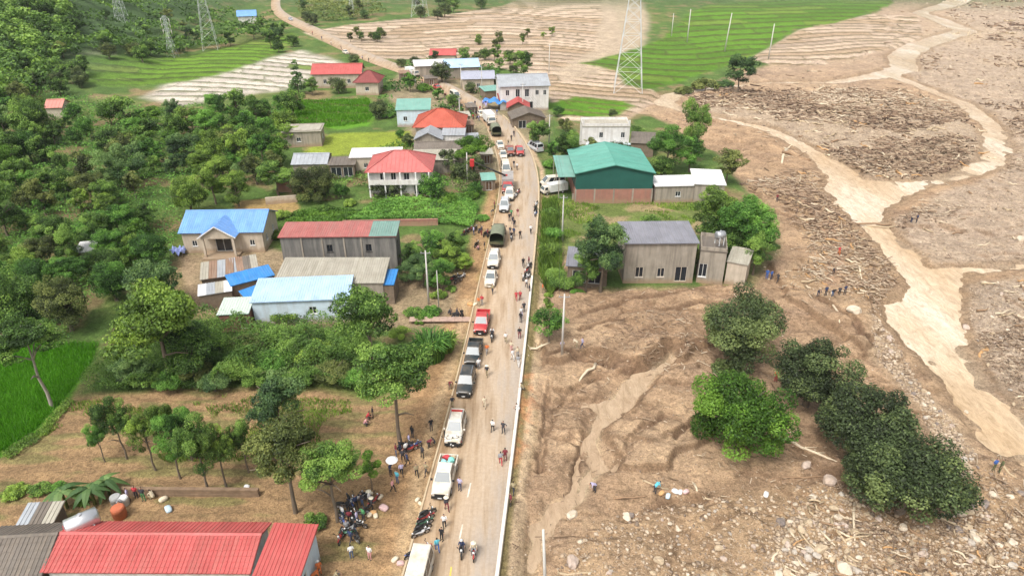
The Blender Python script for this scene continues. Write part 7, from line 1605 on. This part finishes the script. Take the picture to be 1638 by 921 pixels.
PEOPLE = [
 (775,652,'walk','cream','cream',DN,'person in cream clothes walking down the road ahead of the white off-road car'), (788,690,'walk2','white','black',UP,'person in white top and black shorts on the road beside the white off-road car'), (805,693,'hips','dark','dark',DN,'person in dark clothes standing alone in the far lane'),
 (801,743,'walk','grey','red',UP,'person in grey top and red trousers, left of the two at the low wall'), (808,737,'stand','maroon','maroon',UP,'person in dark red, right of the two at the low wall'), (829,657,'crouch','white','black',LF,'person squatting on the low wall beside the orange soil'), (836,624,'crouch','khaki','dark',LF,'person squatting behind the low wall above the orange soil'),
 (690,688,'stand','black','dark',DN,'person in black on the verge beside the white off-road car'), (686,716,'bend','maroon','dark',RT,'person bending over on the verge below the white off-road car'), (694,712,'crouch','dark','khaki',LF,'person squatting on the verge beside the motorbike knot'), (724,652,'walk','dark','khaki',DN,'person in dark top walking between kerb and dark off-road car'), (720,622,'bend','maroon','dark',DN,'person bending beside the dark off-road car on the verge side'),
 (641,722,'stand','black','navy',DN,'person in black standing under the tree, upper of the group with the umbrella'), (645,738,'hips','dark','black',DN,'person in dark clothes in the group near the umbrella'), (643,760,'walk','lilac','black',DN,'person in lilac top walking below the umbrella group'), (625,760,'carry','navy','dark',RT,'person holding a white umbrella on the verge'),
 (667,762,'walk','khaki','black',DN,'person in striped khaki top walking along the mud track'), (629,786,'walk','pink','black',RT,'person in pink top walking past the crowd of motorbikes'), (563,892,'stand','white','jeans',UP,'person in white top and blue jeans seen from behind near the motorbikes'), (592,894,'stand','white','pink',DN,'person in white shirt and pale trousers standing alone on the verge'),
 (715,816,'walk','dark','maroon',DN,'person with pale hat walking in front of the white pickup','hat'), (711,844,'walk2','white','black',DN,'person in white top beside the parked motorbike row'), (707,864,'stand','black','black',DN,'person all in black beside the parked motorbike row'), (700,881,'walk','cyan','blue',UP,'person in turquoise top and blue shorts near the white van'), (736,784,'stand','lilac','navy',DN,'person in lilac-grey standing beside the white pickup'),
 (817,808,'stand','maroon','black',LF,'person in dark red standing outside the low wall near the pickup'), (821,790,'walk','khaki','dark',UP,'person in khaki outside the low wall'), (512,918,'stand','orange','orange',DN,'rescuer in orange with white helmet beside the dark-red annex','helmet'), (503,930,'bend','orange','orange',RT,'rescuer in orange bending beside the dark-red annex'), (538,925,'crouch','khaki','grey',RT,'person squatting near the rescuers in orange'),
 (826,481,'walk','red','red',DN,'person in red, left of the pair on the road opposite the yard'), (832,480,'walk2','red','maroon',DN,'person in red, right of the pair on the road opposite the yard'), (838,499,'stand','dark','black',DN,'person in dark clothes at the low wall above the red pickup'), (834,508,'walk','white','lilac',DN,'person in white beside the low wall opposite the red pickup'), (833,516,'stand','black','dark',UP,'person in black at the low wall opposite the red pickup'), (831,541,'stand','black','maroon',DN,'person in black standing by the low wall opposite the dark pickup'),
 (809,548,'walk','white','khaki',DN,'person in white walking in the middle of the road beside the motorbike'), (818,562,'walk2','cream','pink',DN,'person in pale clothes walking near the low wall'), (820,576,'walk','white','white',DN,'person all in white near the low wall, lower of the pale group'), (828,572,'stand','cream','grey',DN,'person in cream of the pale group at the low wall'), (829,586,'walk','grey','white',UP,'person in grey of the pale group at the low wall'),
 (779,567,'walk2','orange','grey',DN,'person in orange top walking beside the dark pickup'), (779,602,'walk','dark','khaki',DN,'person in dark top with yellow hat beside the dark off-road car','hat'), (766,590,'stand','white','grey',DN,'person in white between the two dark vehicles'), (788,470,'walk','khaki','dark',DN,'person right in front of the white car'), (739,509,'stand','black','black',DN,'person in black standing on the plank path to the yard'), (719,503,'crouch','dark','dark',RT,'person squatting beside the plank path to the yard'), (771,488,'stand','red','grey',DN,'person in red behind the red pickup'), (766,490,'carry','orange','khaki',DN,'person in orange at the kerb behind the red pickup'),
 (847,470,'stand','dark','black',LF,'person in dark clothes where the low wall begins'), (842,460,'walk','white','dark',DN,'person in white at the motorbikes by the low wall'), (846,425,'stand','maroon','dark',LF,'person in dark red above the motorbikes at the low wall'), (837,427,'walk','black','black',DN,'person in black walking alone opposite the white cars'), (868,468,'stand','orange','khaki',LF,'person in orange beside the ditch bush'), (828,346,'walk','maroon','pink',DN,'person in dark red walking on the road beside the silver car'), (818,348,'walk','green','black',DN,'person in green walking beside the silver car'), (815,354,'stand','black','dark',DN,'person in black just ahead of the army truck'), (820,359,'walk','dark','navy',DN,'person in dark clothes of the file beside the army truck, first'), (823,364,'walk2','black','dark',DN,'person in black of the file beside the army truck, second'), (816,376,'hips','dark','grey',DN,'person in dark clothes standing beside the army truck tail'), (822,378,'stand','navy','dark',DN,'person in navy beside the army truck tail'), (832,382,'hips','black','black',DN,'person in black with arms out in mid-road by the army truck'), (849,374,'walk','white','black',DN,'person in white top near the low wall across from the army truck'), (855,341,'stand','dark','dark',LF,'person in dark clothes with the motorbikes by the low wall'), (791,334,'stand','maroon','dark',RT,'person on the verge beside the silver car'), (786,345,'bend','dark','khaki',RT,'person bending on the verge ahead of the army truck'), (770,376,'stand','dark','maroon',RT,'person among the motorbikes beside the army truck, in maroon trousers'), (780,380,'stand','maroon','dark',RT,'person in maroon among the motorbikes beside the army truck'), (764,400,'crouch','pink','dark',RT,'person in pink squatting below the motorbike cluster'), (775,400,'stand','dark','khaki',RT,'person at the verge beside the army truck tail'), (758,376,'stand','lilac','navy',RT,'person in lilac among the motorbikes beside the army truck'),
 (589,670,'crouch','red','black',RT,'person in red sitting under the layered tree in the field'), (597,668,'stand','black','black',LF,'person in black standing under the layered tree in the field'), (585,680,'crouch','pink','dark',RT,'person in pink sitting lowest of the group under the layered tree'), (931,560,'walk','lilac','navy',LF,'person in lilac walking on the mud beside the small roadside tree'), (922,562,'bend','cream','khaki',LF,'person bending on the mud beside the small roadside tree'), (899,562,'stand','lilac','grey',UP,'person beside the pole at the small roadside tree'),
 (951,786,'bend','lilac','dark',LF,'person in lilac bending over at the silt stream'), (1047,788,'bend','cyan','dark',RT,'person in blue bending over the sacks on the mud'), (1341,408,'walk','red','orange',DN,'person in red walking on the bank near the log bridge'), (1332,440,'bend','dark','dark',DN,'person in dark clothes bending among drift wood on the bank'), (1242,324,'stand','maroon','dark',DN,'person standing on the mud near the annex end'), (1456,360,'bend','dark','navy',LF,'person bending beside the river on the gravel side'), (1464,361,'stand','navy','dark',LF,'person in navy beside the river on the gravel side'),
 (1226,446,'stand','blue','blue',DN,'person in blue, left of the pair beside the tilted pale roof'), (1233,447,'stand','blue','navy',DN,'person in blue, right of the pair beside the tilted pale roof'), (1243,452,'walk','dark','dark',RT,'person in dark clothes near the pair in blue'), (1308,474,'bend','dark','navy',DN,'person digging at the near end of the group on the bank'), (1320,473,'stand','navy','dark',DN,'second person of the dark group on the bank'), (1331,474,'bend','black','jeans',DN,'third person of the dark group on the bank, bending'), (1341,474,'stand','dark','black',DN,'fourth person of the dark group on the bank'), (1350,472,'hips','navy','dark',DN,'person at the river end of the dark group on the bank'), (1588,752,'stand','blue','olive',DN,'person in blue with green hat at the river edge'), (1598,755,'stand','olive','olive',LF,'person in olive at the river edge'), (1240,610,'stand','orange','red',DN,'person in orange between the bright tree and the dark tree'),
 (207,800,'stand','lilac','grey',RT,'person in lilac beside the banana plants, first of the group at the field edge'), (219,796,'stand','red','dark',DN,'person in red in the group at the field edge behind the red house'), (231,800,'stand','dark','green',DN,'person in dark top and green trousers at the field edge'), (245,797,'crouch','cream','khaki',LF,'person in cream squatting at the field edge'), (195,812,'bend','grey','dark',DN,'person bending beside the orange barrel'),
 (822,219,'walk','dark','navy',DN,'person walking on the road bend beside the second army truck'), (818,226,'walk2','black','dark',DN,'person in black walking on the road bend'), (813,233,'walk','khaki','dark',DN,'person in khaki on the road bend beside the white cars'), (822,268,'walk','black','grey',DN,'person in black beside the minibus'), (827,272,'stand','white','dark',DN,'person in white beside the minibus'),
 (774,182,'stand','dark','navy',DN,'person at the junction below the blue tarpaulin, first'), (781,184,'walk','white','dark',DN,'person in white at the junction below the blue tarpaulin'), (768,178,'stand','red','dark',DN,'person in red at the junction below the blue tarpaulin'), (795,184,'walk2','blue','dark',DN,'person in blue at the junction'), (760,170,'stand','dark','dark',DN,'person at the junction beside the parked bikes')]
for q in PEOPLE: person(q[0], q[1], q[2], q[3], q[4], q[5]+rnd.uniform(-.5, .5), q[6], cover=q[7] if len(q) > 7 else None)
for i, (px, py) in enumerate([(558,818),(570,812),(580,808),(592,806),(560,836),(572,836),(582,832),(556,852),(570,854),(562,868),(596,816),(549,828)]):
    c = ('black', 'navy', 'dark', 'white', 'maroon', 'lilac', 'green', 'grey')[i % 8]; person(px, py, ('stand', 'walk', 'hips', 'stand')[i % 4], c, ('dark', 'black', 'jeans')[i % 3], rnd.uniform(0, 6.28), 'person in '+c+' top in the crowd with the motorbikes under the tree, '+('upper end', 'upper end', 'upper end', 'upper end', 'middle', 'middle', 'middle', 'lower end', 'lower end', 'lower end', 'sack side', 'field side')[i], 'crowd under the tree', cover='hat' if i in (3, 10) else None)
def rider(px, py, to, ci, top, legs, lb, cover=None, two=None):
    b = bike(px, py, to, ci, 'motorbike under '+lb, lean=0); h_ = b.rotation_euler.z; d = Vector((math.cos(h_), math.sin(h_), 0))
    person(0, 0, 'ride', top, legs, h_, lb[0].upper().lower()+lb[1:], cover=cover, loc=b.location+d*(-.12)+Vector((0, 0, .84)))
    if two: person(0, 0, 'ride', two, 'dark', h_, 'passenger in '+two+' on the motorbike beside the red pickup', loc=b.location+d*(-.52)+Vector((0, 0, .86)))
rider(739, 884, (737, 905), 0, 'navy', 'dark', 'a person in navy with white helmet riding toward the bottom of the road', 'helmet')
rider(758, 888, (757, 912), 1, 'cream', 'grey', 'a person in cream with straw hat riding down the road', 'hat')
rider(787, 543, (784, 565), 0, 'dark', 'black', 'a person in dark clothes riding past the red pickup', None, 'white')
rider(818, 384, (816, 396), 0, 'black', 'dark', 'a person in black riding beside the army truck')
rider(732, 508, (744, 506), 0, 'dark', 'dark', 'a person in dark clothes riding on the plank path')
# ------------------------------------------------------------------ poles, pylons, wires, tanks, sacks, tarpaulins
CONC = mat('pole_concrete', (.50, .48, .44), .85, .12, 1.5)
def pole(px, py, h_, label, cross=True, lean=(0, 0), m=CONC, r_=.13, ry=0.0):
    p = G(px, py); o = empty('utility_pole', p, ry, 1, label, 'pole'); b = MB(); b.tube([(0, 0, -.4), (lean[0]*.5, lean[1]*.5, h_*.5), (lean[0], lean[1], h_)], [r_*1.25, r_, r_*.72], 8); b.build('shaft', m, o)
    if cross:
        b = MB(); b.box(lean[0]-.7, lean[0]+.7, lean[1]-.05, lean[1]+.05, h_-.45, h_-.35); b.build('cross_arm', mat('galvanised', (.36, .36, .36), .5, .1, metal=.5), o)
        for x in (-.6, 0, .6): b = MB(); b.tube([(lean[0]+x, lean[1], h_-.35), (lean[0]+x, lean[1], h_-.12)], [.05, .03], 6); b.build('insulator', mat('porcelain', (.55, .5, .45), .3), o)
    return o
pole(686, 487, 8.6, 'white concrete pole beside the thicket in front of the workshop'); pole(899, 386, 8.4, 'concrete pole at the edge of the grass yard'); pole(899, 566, 8.6, 'concrete pole beside the small roadside tree'); pole(873, 960, 7.6, 'leaning concrete pole with broken head beside the flat boulder', False, (-.35, .5))
pole(702, 492, 6.0, 'thin steel pole beside the white concrete pole', False, r_=.07); pole(748, 292, 6.5, 'concrete pole beneath the crane boom', False); pole(754, 290, 5.0, 'thin pole beside the crane boom', False, r_=.08); pole(736, 205, 8.0, 'concrete pole beside the orange hip roof'); pole(771, 150, 8.5, 'concrete pole in front of the lilac-grey roof'); pole(738, 142, 8.0, 'concrete pole beside the village road'); pole(836, 185, 9.0, 'concrete pole at the red pointed roof'); pole(878, 118, 10, 'tall thin pole behind the tall white house', True); pole(665, 140, 8, 'concrete pole beside the far village road')
pole(1159, 83, 15, 'pale pole standing in the big rice field', False, (.8, 0), r_=.22); pole(1099, 68, 14, 'pale pole at the far corner of the big rice field', False, r_=.22); pole(1229, 96, 13, 'pale pole at the near edge of the big rice field', False, r_=.22); pole(878, 236, 8, 'concrete pole above the warehouse canopy'); pole(1074, 58, 10, 'slim pole beyond the big lattice pylon', False, r_=.18)
STEEL = mat('lattice_steel', (.56, .58, .58), .6, .1, metal=.1)
def pylon(px, py, h_, wb, label, nseg=9, th=.16, arms=True):
    p = G(px, py); o = empty('lattice_pylon', p, rnd.uniform(-.3, .3), 1, label, 'pylon'); hb = h_*.62
    def wd(z): return wb*(1-z/hb*.72)/2 if z < hb else wb*.14
    zs = [0]; 
    while zs[-1] < h_: zs.append(zs[-1]+max(1.6, wd(zs[-1])*1.5))
    for sx, sy in ((1, 1), (1, -1), (-1, -1), (-1, 1)):
        b = MB(); b.tube([(sx*wd(z), sy*wd(z), z) for z in zs], th*.62, 4, smooth=False); b.build('leg', STEEL, o)
    b = MB(); c4 = ((1, 1), (1, -1), (-1, -1), (-1, 1))
    for i in range(len(zs)-1):
        a, c = wd(zs[i]), wd(zs[i+1])
        for k in range(4):
            p0, p1 = c4[k], c4[(k+1) % 4]
            b.tube([(p0[0]*a, p0[1]*a, zs[i]), (p1[0]*c, p1[1]*c, zs[i+1])], th*.32, 3, cap=False, smooth=False); b.tube([(p1[0]*a, p1[1]*a, zs[i]), (p0[0]*c, p0[1]*c, zs[i+1])], th*.32, 3, cap=False, smooth=False); b.tube([(p0[0]*c, p0[1]*c, zs[i+1]), (p1[0]*c, p1[1]*c, zs[i+1])], th*.32, 3, cap=False, smooth=False)
    b.build('bracing', STEEL, o)
    for z in (h_*.66, h_*.8, h_*.94):
        for s in (-1, 1):
            w2 = wb*.14; b = MB(); e = (s*(w2+wb*.42), 0, z+.4)
            for y in (-w2, w2): b.tube([(s*w2, y, z), e], th*.4, 3); b.tube([(s*w2, y, z+1.2), e], th*.4, 3)
            b.build('cross_arm', STEEL, o)
            b = MB(); b.tube([e, (e[0], 0, z-1.4)], [.12, .10], 5); b.build('insulator', mat('porcelain', (.55, .5, .45), .3), o)
    return o
pylon(1004, 146, 52, 9.0, 'big lattice pylon standing between the village and the big rice field', th=.16); pylon(338, 80, 44, 6.0, 'lattice pylon beyond the left rice field', th=.085); pylon(277, 92, 15, 3.2, 'short lattice mast beside the left rice field', th=.07); pylon(672, 27, 40, 8, 'far lattice pylon beyond the brown terraces', th=.13); pylon(197, 38, 30, 4.5, 'far lattice pylon near the hill', th=.09); pylon(563, 22, 16, 3, 'small far lattice mast beyond the terraces', th=.09)
def tank(loc, m, label, L=1.9, r_=.62, rz=0.0, stand=.5):
    o = empty('water_tank', loc, rz, 1, label, 'water tank'); b = MB(); b.tube([(-L/2-.12, 0, stand+r_), (-L/2, 0, stand+r_), (L/2, 0, stand+r_), (L/2+.12, 0, stand+r_)], [r_*.5, r_, r_, r_*.5], 18); b.build('drum', m, o)
    for x in (-L*.3, L*.3):
        b = MB(); b.box(x-.05, x+.05, -r_, -r_+.08, 0, stand+r_*.6); b.box(x-.05, x+.05, r_-.08, r_, 0, stand+r_*.6); b.box(x-.05, x+.05, -r_+.083, r_-.083, stand-.02, stand+.06); b.build('stand_frame', STEEL, o)
    b = MB(); b.tube([(0, 0, stand+2*r_-.02), (0, 0, stand+2*r_+.1)], [.18, .16], 10); b.build('lid', m, o); return o
INOX = mat('stainless', (.66, .66, .66), .3, .06, metal=.8)
x, y = PZ(133, 838, 3.2); tank((x, y, 2.3), INOX, 'stainless water tank with red mark on a frame behind the red house', 2.4, .75, .7, .5)
b = MB(); x0 = x; 
tk = [o_ for o_ in COL.objects if o_.name.startswith('water_tank')][-1]; b = MB(); b.tube([(-1.33, 0, 1.25), (-1.36, 0, 1.25)], [.36, .36], 12); b.build('red_emblem', mat('emblem_red', (.5, .05, .06), .5), tk)
fr = empty('tank_tower', (x, y, -.4), .7, 1, 'steel frame tower under the stainless water tank', 'tower')
for sx in (-1, 1):
    for sy in (-1, 1): b = MB(); b.box(sx*.9-.05, sx*.9+.05, sy*.6-.05, sy*.6+.05, -.3, 2.62); b.build('post', STEEL, fr)
b = MB(); b.box(-1.0, 1.0, -.7, .7, 2.62, 2.69); b.build('platform', mat('rust_plate', (.2, .12, .08), .8), fr)
x, y = PZ(1153, 391, 6.0); tank((x, y+.8, 5.65), mat('tank_grey', (.33, .34, .35), .4, .1, metal=.4), 'grey water tank on the roof of the concrete annex', 1.2, .62, .3, .9)
x, y = PZ(412, 430, 2.6)
# barrels, sacks, tarpaulins, umbrella
def barrel(px, py, m, label, r_=.3, h_=.9):
    p = G(px, py); o = empty('barrel', p, 0, 1, label, 'barrel'); b = MB(); b.tube([(0, 0, 0), (0, 0, .05), (0, 0, h_*.33), (0, 0, h_*.36), (0, 0, h_*.66), (0, 0, h_*.7), (0, 0, h_-.05), (0, 0, h_)], [r_*.96, r_, r_, r_*1.06, r_, r_*1.06, r_, r_*.95], 14); b.build('drum', m, o); b = MB(); b.tube([(0, 0, h_), (0, 0, h_+.05)], [r_*.9, r_*.8], 14); b.build('lid', m, o)
barrel(193, 826, mat('barrel_orange', (.45, .13, .06), .6), 'orange-red barrel behind the red house', .6, 1.2); barrel(188, 806, mat('barrel_grey', (.35, .35, .34), .5), 'grey barrel beside the orange-red barrel', .5, 1.0); barrel(200, 806, mat('barrel_white', (.6, .6, .58), .5), 'white barrel beside the orange-red barrel', .45, .9)
sb = bmesh.new(); bmesh.ops.create_cube(sb, size=2); bmesh.ops.subdivide_edges(sb, edges=sb.edges[:], cuts=3, use_grid_fill=True)
for v in sb.verts:
    c = v.co.copy(); q = c.normalized(); c = c.lerp(q*1.25, .55); v.co = Vector((c.x*.42, c.y*.26, c.z*.17*(1-.35*abs(c.x)**3)))
for f in sb.faces: f.smooth = True
SACK = bpy.data.meshes.new('sack'); sb.to_mesh(SACK); sb.free(); SACK.materials.append(CL['cream'])
def sack(px, py, m, label, k=1.0, group=None, z=0.0):
    o = bpy.data.objects.new('sack', SACK); link(o); o.location = GR(px, py)+Vector((0, 0, .12*k+z)); o.rotation_euler = (rnd.uniform(-.2, .2), rnd.uniform(-.2, .2), rnd.uniform(0, 6.28)); k *= .62; o.scale = (k, k, k*1.3); oslot(o, m); return tag(o, label, 'sack', group)
SKM = [mat('sack_cream', (.60, .52, .38), .85), mat('sack_white', (.68, .67, .66), .8), mat('sack_pink', (.55, .38, .36), .85), mat('sack_blue', (.45, .56, .62), .8), mat('sack_ochre', (.52, .30, .13), .85)]
for i, (px, py, ci, lb, k) in enumerate([(592,824,0,'cream sack in the heap beside the crowd',1.3),(601,826,0,'second cream sack in the heap beside the crowd',1.2),(597,821,4,'ochre sack on the heap beside the crowd',1.2),(614,814,2,'large pink bundle near the crowd',1.7),(592,790,0,'cream sack above the crowd',1.1),(608,796,0,'cream bundle beside the small roadside tree',1.2),(1058,790,4,'ochre sack beside the person in blue on the mud',1.2),(1068,797,3,'pale blue sack in front of the sack row on the mud',1.2),(1080,787,1,'white sack in the row on the mud',1.3),(1088,788,1,'second white sack in the row on the mud',1.1),(1097,788,2,'pinkish sack at the end of the row on the mud',1.2),(1225,792,1,'white sack lying alone below the bright green tree',1.3),(668,800,0,'pale sack on the mud track',1.0),(672,806,0,'second pale sack on the mud track',.9),(262,800,0,'pale crate-like sack at the field edge behind the red house',1.5),(270,816,3,'grey-green sheet folded on the dry field',1.6),(641,902,2,'pinkish sack at the kerb beside the white van',1.2),(632,896,0,'cream sack at the kerb beside the white van',1.2),(395,779,1,'white bag under the young trees',1.0),(752,488,4,'round ochre sack pile on the plank path',1.6),(760,488,0,'pale sack beside the ochre pile at the kerb',1.2)]): sack(px, py, SKM[ci], lb, k)
# umbrella held on the verge
p = GR(625, 760); u = empty('umbrella', p+Vector((.25, .1, 1.2)), 0, 1, 'white umbrella held up on the verge', 'umbrella'); b = MB(); n = 10
b.add([(0, 0, .98)]+[(.35*math.cos(k*.6283), .35*math.sin(k*.6283), .92) for k in range(n)]+[(.62*math.cos(k*.6283), .62*math.sin(k*.6283), .72) for k in range(n)], [(0, k+1, (k+1) % n+1) for k in range(n)]+[(k+1, n+k+1, n+(k+1) % n+1, (k+1) % n+1) for k in range(n)]); b.build('canopy', CL['white'], u); b = MB(); b.tube([(0, 0, .1), (0, 0, 1.05)], .012, 5); b.build('shaft', BLK, u)
def tarp(px, py, wpx, dm, m, label, h_=2.2, seed=0):
    p = G(px, py); Wm = wpx/scale_at(px, py); o = empty('tarpaulin', p, 0, 1, label, 'tarpaulin'); rs = np.random.RandomState(seed); b = MB(); n = 12; k = 6; V = []
    for j in range(k+1):
        for i in range(n+1): V.append((-Wm/2+Wm*i/n, dm*j/k, h_+.35*math.sin(i*1.4)+.25*math.sin(j*1.9+i*.6)+rs.randn()*.06-.25*abs(j/k-.5)))
    b.add(V, [(j*(n+1)+i, j*(n+1)+i+1, (j+1)*(n+1)+i+1, (j+1)*(n+1)+i) for j in range(k) for i in range(n)], 0, True); b.build('sheet', m, o)
    for x in (-Wm/2+.1, Wm/2-.1):
        for y in (.1, dm-.1): b = MB(); b.tube([(x, y, -.3), (x, y, h_)], .05, 5); b.build('post', BARK, o)
tarp(792, 177, 38, 5.0, mat('tarp_blue', (.06, .22, .55), .6, .15, 1.5), 'crumpled bright blue tarpaulin shelter at the junction', 2.4, 1)
tarp(776, 178, 10, 3.0, mat('tarp_lilac', (.35, .32, .55), .6, .15, 1.5), 'small lilac tarpaulin beside the blue one', 2.2, 2)
tarp(283, 412, 22, 2.0, mat('tarp_grey_blue', (.25, .30, .55), .6, .15), 'blue-grey tarpaulin beside the blue-roofed bungalow', 1.0, 3)
# plank path to the yard
pp = empty('plank_bridge', G(735, 512), 0, 1, 'pinkish plank walkway across the drain to the yard', 'bridge')
a, c = Vector((*PZ(655, 511), .1)), Vector((*PZ(752, 511), .1)); d = (c-a).normalized(); n_ = Vector((-d.y, d.x, 0)); N = 8
for i in range(N):
    q = MB(); o_ = pp.location; s0 = a + (c-a)*(i/N) - o_; s1 = a + (c-a)*((i+.97)/N) - o_; q.slab(s0-n_*.6, s1-n_*.6, s1+n_*.6, s0+n_*.6, .09); q.build('plank', mat('plank_pinkish', (.36, .25, .2), .9, .2, 2, dirt=(.42, .3, .18)), pp)
EARTHW = mat('wall_earth', (.20, .135, .085), .95, .25, 1.5)
# a retaining wall of red earth blocks below the crop field
lw = house('garden_wall', 'low brown retaining wall below the crop field', (548, 355), (700, 352), .9, .35, WALL_BRICK, WALL_BRICK, 'flat', 0, .5, .03, cat='wall')
lw = house('garden_wall', 'low dark earth wall along the foot of the dry field', (180, 784), (412, 786), .5, .35, EARTHW, EARTHW, 'flat', 0, .5, .02, cat='wall')
lw = house('garden_wall', 'white wall below the dark round tree beside the small pond', (424, 318), (474, 314), 1.0, .3, WALL_CREAM, WALL_CREAM, 'flat', 0, .5, .02, cat='wall')
lw = house('garden_wall', 'concrete wall in front of the warehouse brick base', (915, 312), (1060, 312), 1.1, .25, WALL_CONC, WALL_CONC, 'flat', 0, .5, .02, cat='wall')


for i, (A_, B_, m_, lb) in enumerate([((742,200),(758,199),ROOF_RUST,'rusty roadside stall beside the orange hip roof'), ((746,222),(766,221),ROOF_GREY,'grey roadside stall behind the lush tree'), ((736,186),(752,185),ROOF_BEIGE,'small pale-roofed stall above the orange hip roof'), ((748,172),(762,171),ROOF_DARK,'dark stall at the junction'), ((770,247),(788,246),ROOF_BEIGE,'open stall with pale roof on the verge above the crane boom'), ((772,288),(792,287),ROOF_TEAL,'green-roofed stall on the verge below the crane boom'), ((680,126),(700,125),ROOF_DARK,'dark shack beside the far village road'), ((640,118),(656,117),ROOF_RUST,'rusty shack beside the dark red hip roof')]):
    house('stall', lb, A_, B_, 2.4, 3.0, WALL_WOOD, m_, 'mono', .4, .5, .25, sheets=False, cat='stall', doors=((.5, 1.3, 2.0),))

JN = [(742,186),(748,190),(753,184),(757,192),(762,186),(766,194),(770,188),(779,190),(786,188),(763,180),(752,176),(745,178),(735,168),(728,164),(720,158),(706,150),(690,142),(676,134),(590,100),(580,96),(560,90),(546,80),(530,72),(515,64),(500,56)]
for i, (px, py) in enumerate(JN): c = ('dark','white','navy','red','black','lilac','khaki')[i % 7]; person(px, py, ('stand','walk','walk2','hips')[i % 4], c, ('dark','black','jeans')[i % 3], rnd.uniform(0, 6.28), 'far person in '+c+' top on the village road '+('at the junction' if i < 12 else 'above the junction' if i < 18 else 'beside the terraces'), 'people on the village road')
for i, (px, py) in enumerate([(750,182),(756,186),(764,190),(744,190),(738,172),(726,160),(712,154)]): c = i % 5; bike(px, py, (px+8, py-4), c, BIKEP[c][0]+' far motorbike near the junction of the village road', 'motorbikes near the junction')
for i, (px, py, c, d) in enumerate([(650,726,'white','lower left of'),(634,728,'maroon','left of'),(652,744,'navy','right of'),(660,700,'black','above'),(655,712,'lilac','just above'),(676,732,'dark','beyond'),(682,760,'khaki','below'),(636,772,'cyan','farther below')]): person(px, py, ('stand','hips','walk','stand')[i % 4], c, ('dark','jeans','black')[i % 3], rnd.uniform(0, 6.28), 'person in '+c+' on the verge '+d+' the umbrella group')
for i, (px, py) in enumerate([(648,716),(656,722),(662,716)]): bike(px, py, (px+22, py-8), (0,1,2)[i], ('black','red','blue')[i]+' motorbike on the verge in the umbrella group')
for i, (k, p, px, py, lb) in enumerate([('sedan',PW,770,186,'white car at the junction below the lilac tarpaulin'),('suv',PGR,755,176,'grey off-road car above the junction'),('van',PW,728,157,'white van on the village road above the junction'),('sedan',PRED,700,143,'red car on the village road'),('box_truck',PW,660,122,'far white truck on the village road')]): road_car(k, p, px, py, lb, 'car' if k != 'box_truck' else 'truck')

def cable(pts, label):
    root = empty('power_line', (0, 0, 0), 0, 1, label, 'cable')
    P = [G(px, py)+Vector((0, 0, h)) for px, py, h in pts]
    for dx in (-.6, 0, .6):
        q = []
        for a, c in zip(P[:-1], P[1:]):
            for k in range(9): f = k/8; v = a.lerp(c, f)+Vector((dx, 0, -1.1*(1-(2*f-1)**2))); q.append(v)
        b = MB(); b.tube(q, .016, 4, smooth=False); b.build('wire', BLK, root)
cable([(899,566,8.5),(899,386,8.3),(878,236,7.9),(836,185,8.9)], 'sagging wires along the ditch side of the road')
cable([(686,487,8.5),(736,205,7.9),(771,150,8.4),(738,142,7.9)], 'sagging wires along the house side of the road')
drop_tree(bproto)
# ------------------------------------------------------------------ humid air
hz = MB(); hz.box(-7000, 7000, -600, 7000, -6, 420); ho = hz.build('haze', None); ho.data.materials.clear()
hm = bpy.data.materials.new('haze'); hm.use_nodes = True; ht_ = hm.node_tree; ht_.nodes.clear()
pv_ = ht_.nodes.new('ShaderNodeVolumePrincipled'); pv_.inputs['Color'].default_value = (.93, .96, 1.0, 1); pv_.inputs['Density'].default_value = 0.00008
oo = ht_.nodes.new('ShaderNodeOutputMaterial'); ht_.links.new(pv_.outputs[0], oo.inputs['Volume']); ho.data.materials.append(hm); ho['kind'] = 'stuff'
# ------------------------------------------------------------------ tell look-alikes of a small set apart by their distance
ORD = ['nearest', 'second nearest', 'third nearest', 'fourth nearest', 'fifth nearest', 'sixth nearest', 'seventh nearest', 'eighth nearest', 'ninth nearest', 'tenth nearest', 'eleventh nearest', 'twelfth nearest']
same = {}
for o in SC.objects:
    if o.parent is None and o.get('label') and o.get('group'): same.setdefault((o['label'], o['group']), []).append(o)
for (lb, gp), os_ in same.items():
    if 1 < len(os_) <= 12:
        for k, o in enumerate(sorted(os_, key=lambda q_: q_.location.y)): o['label'] = lb + ', ' + ORD[k] if len(lb.split()) < 13 else lb
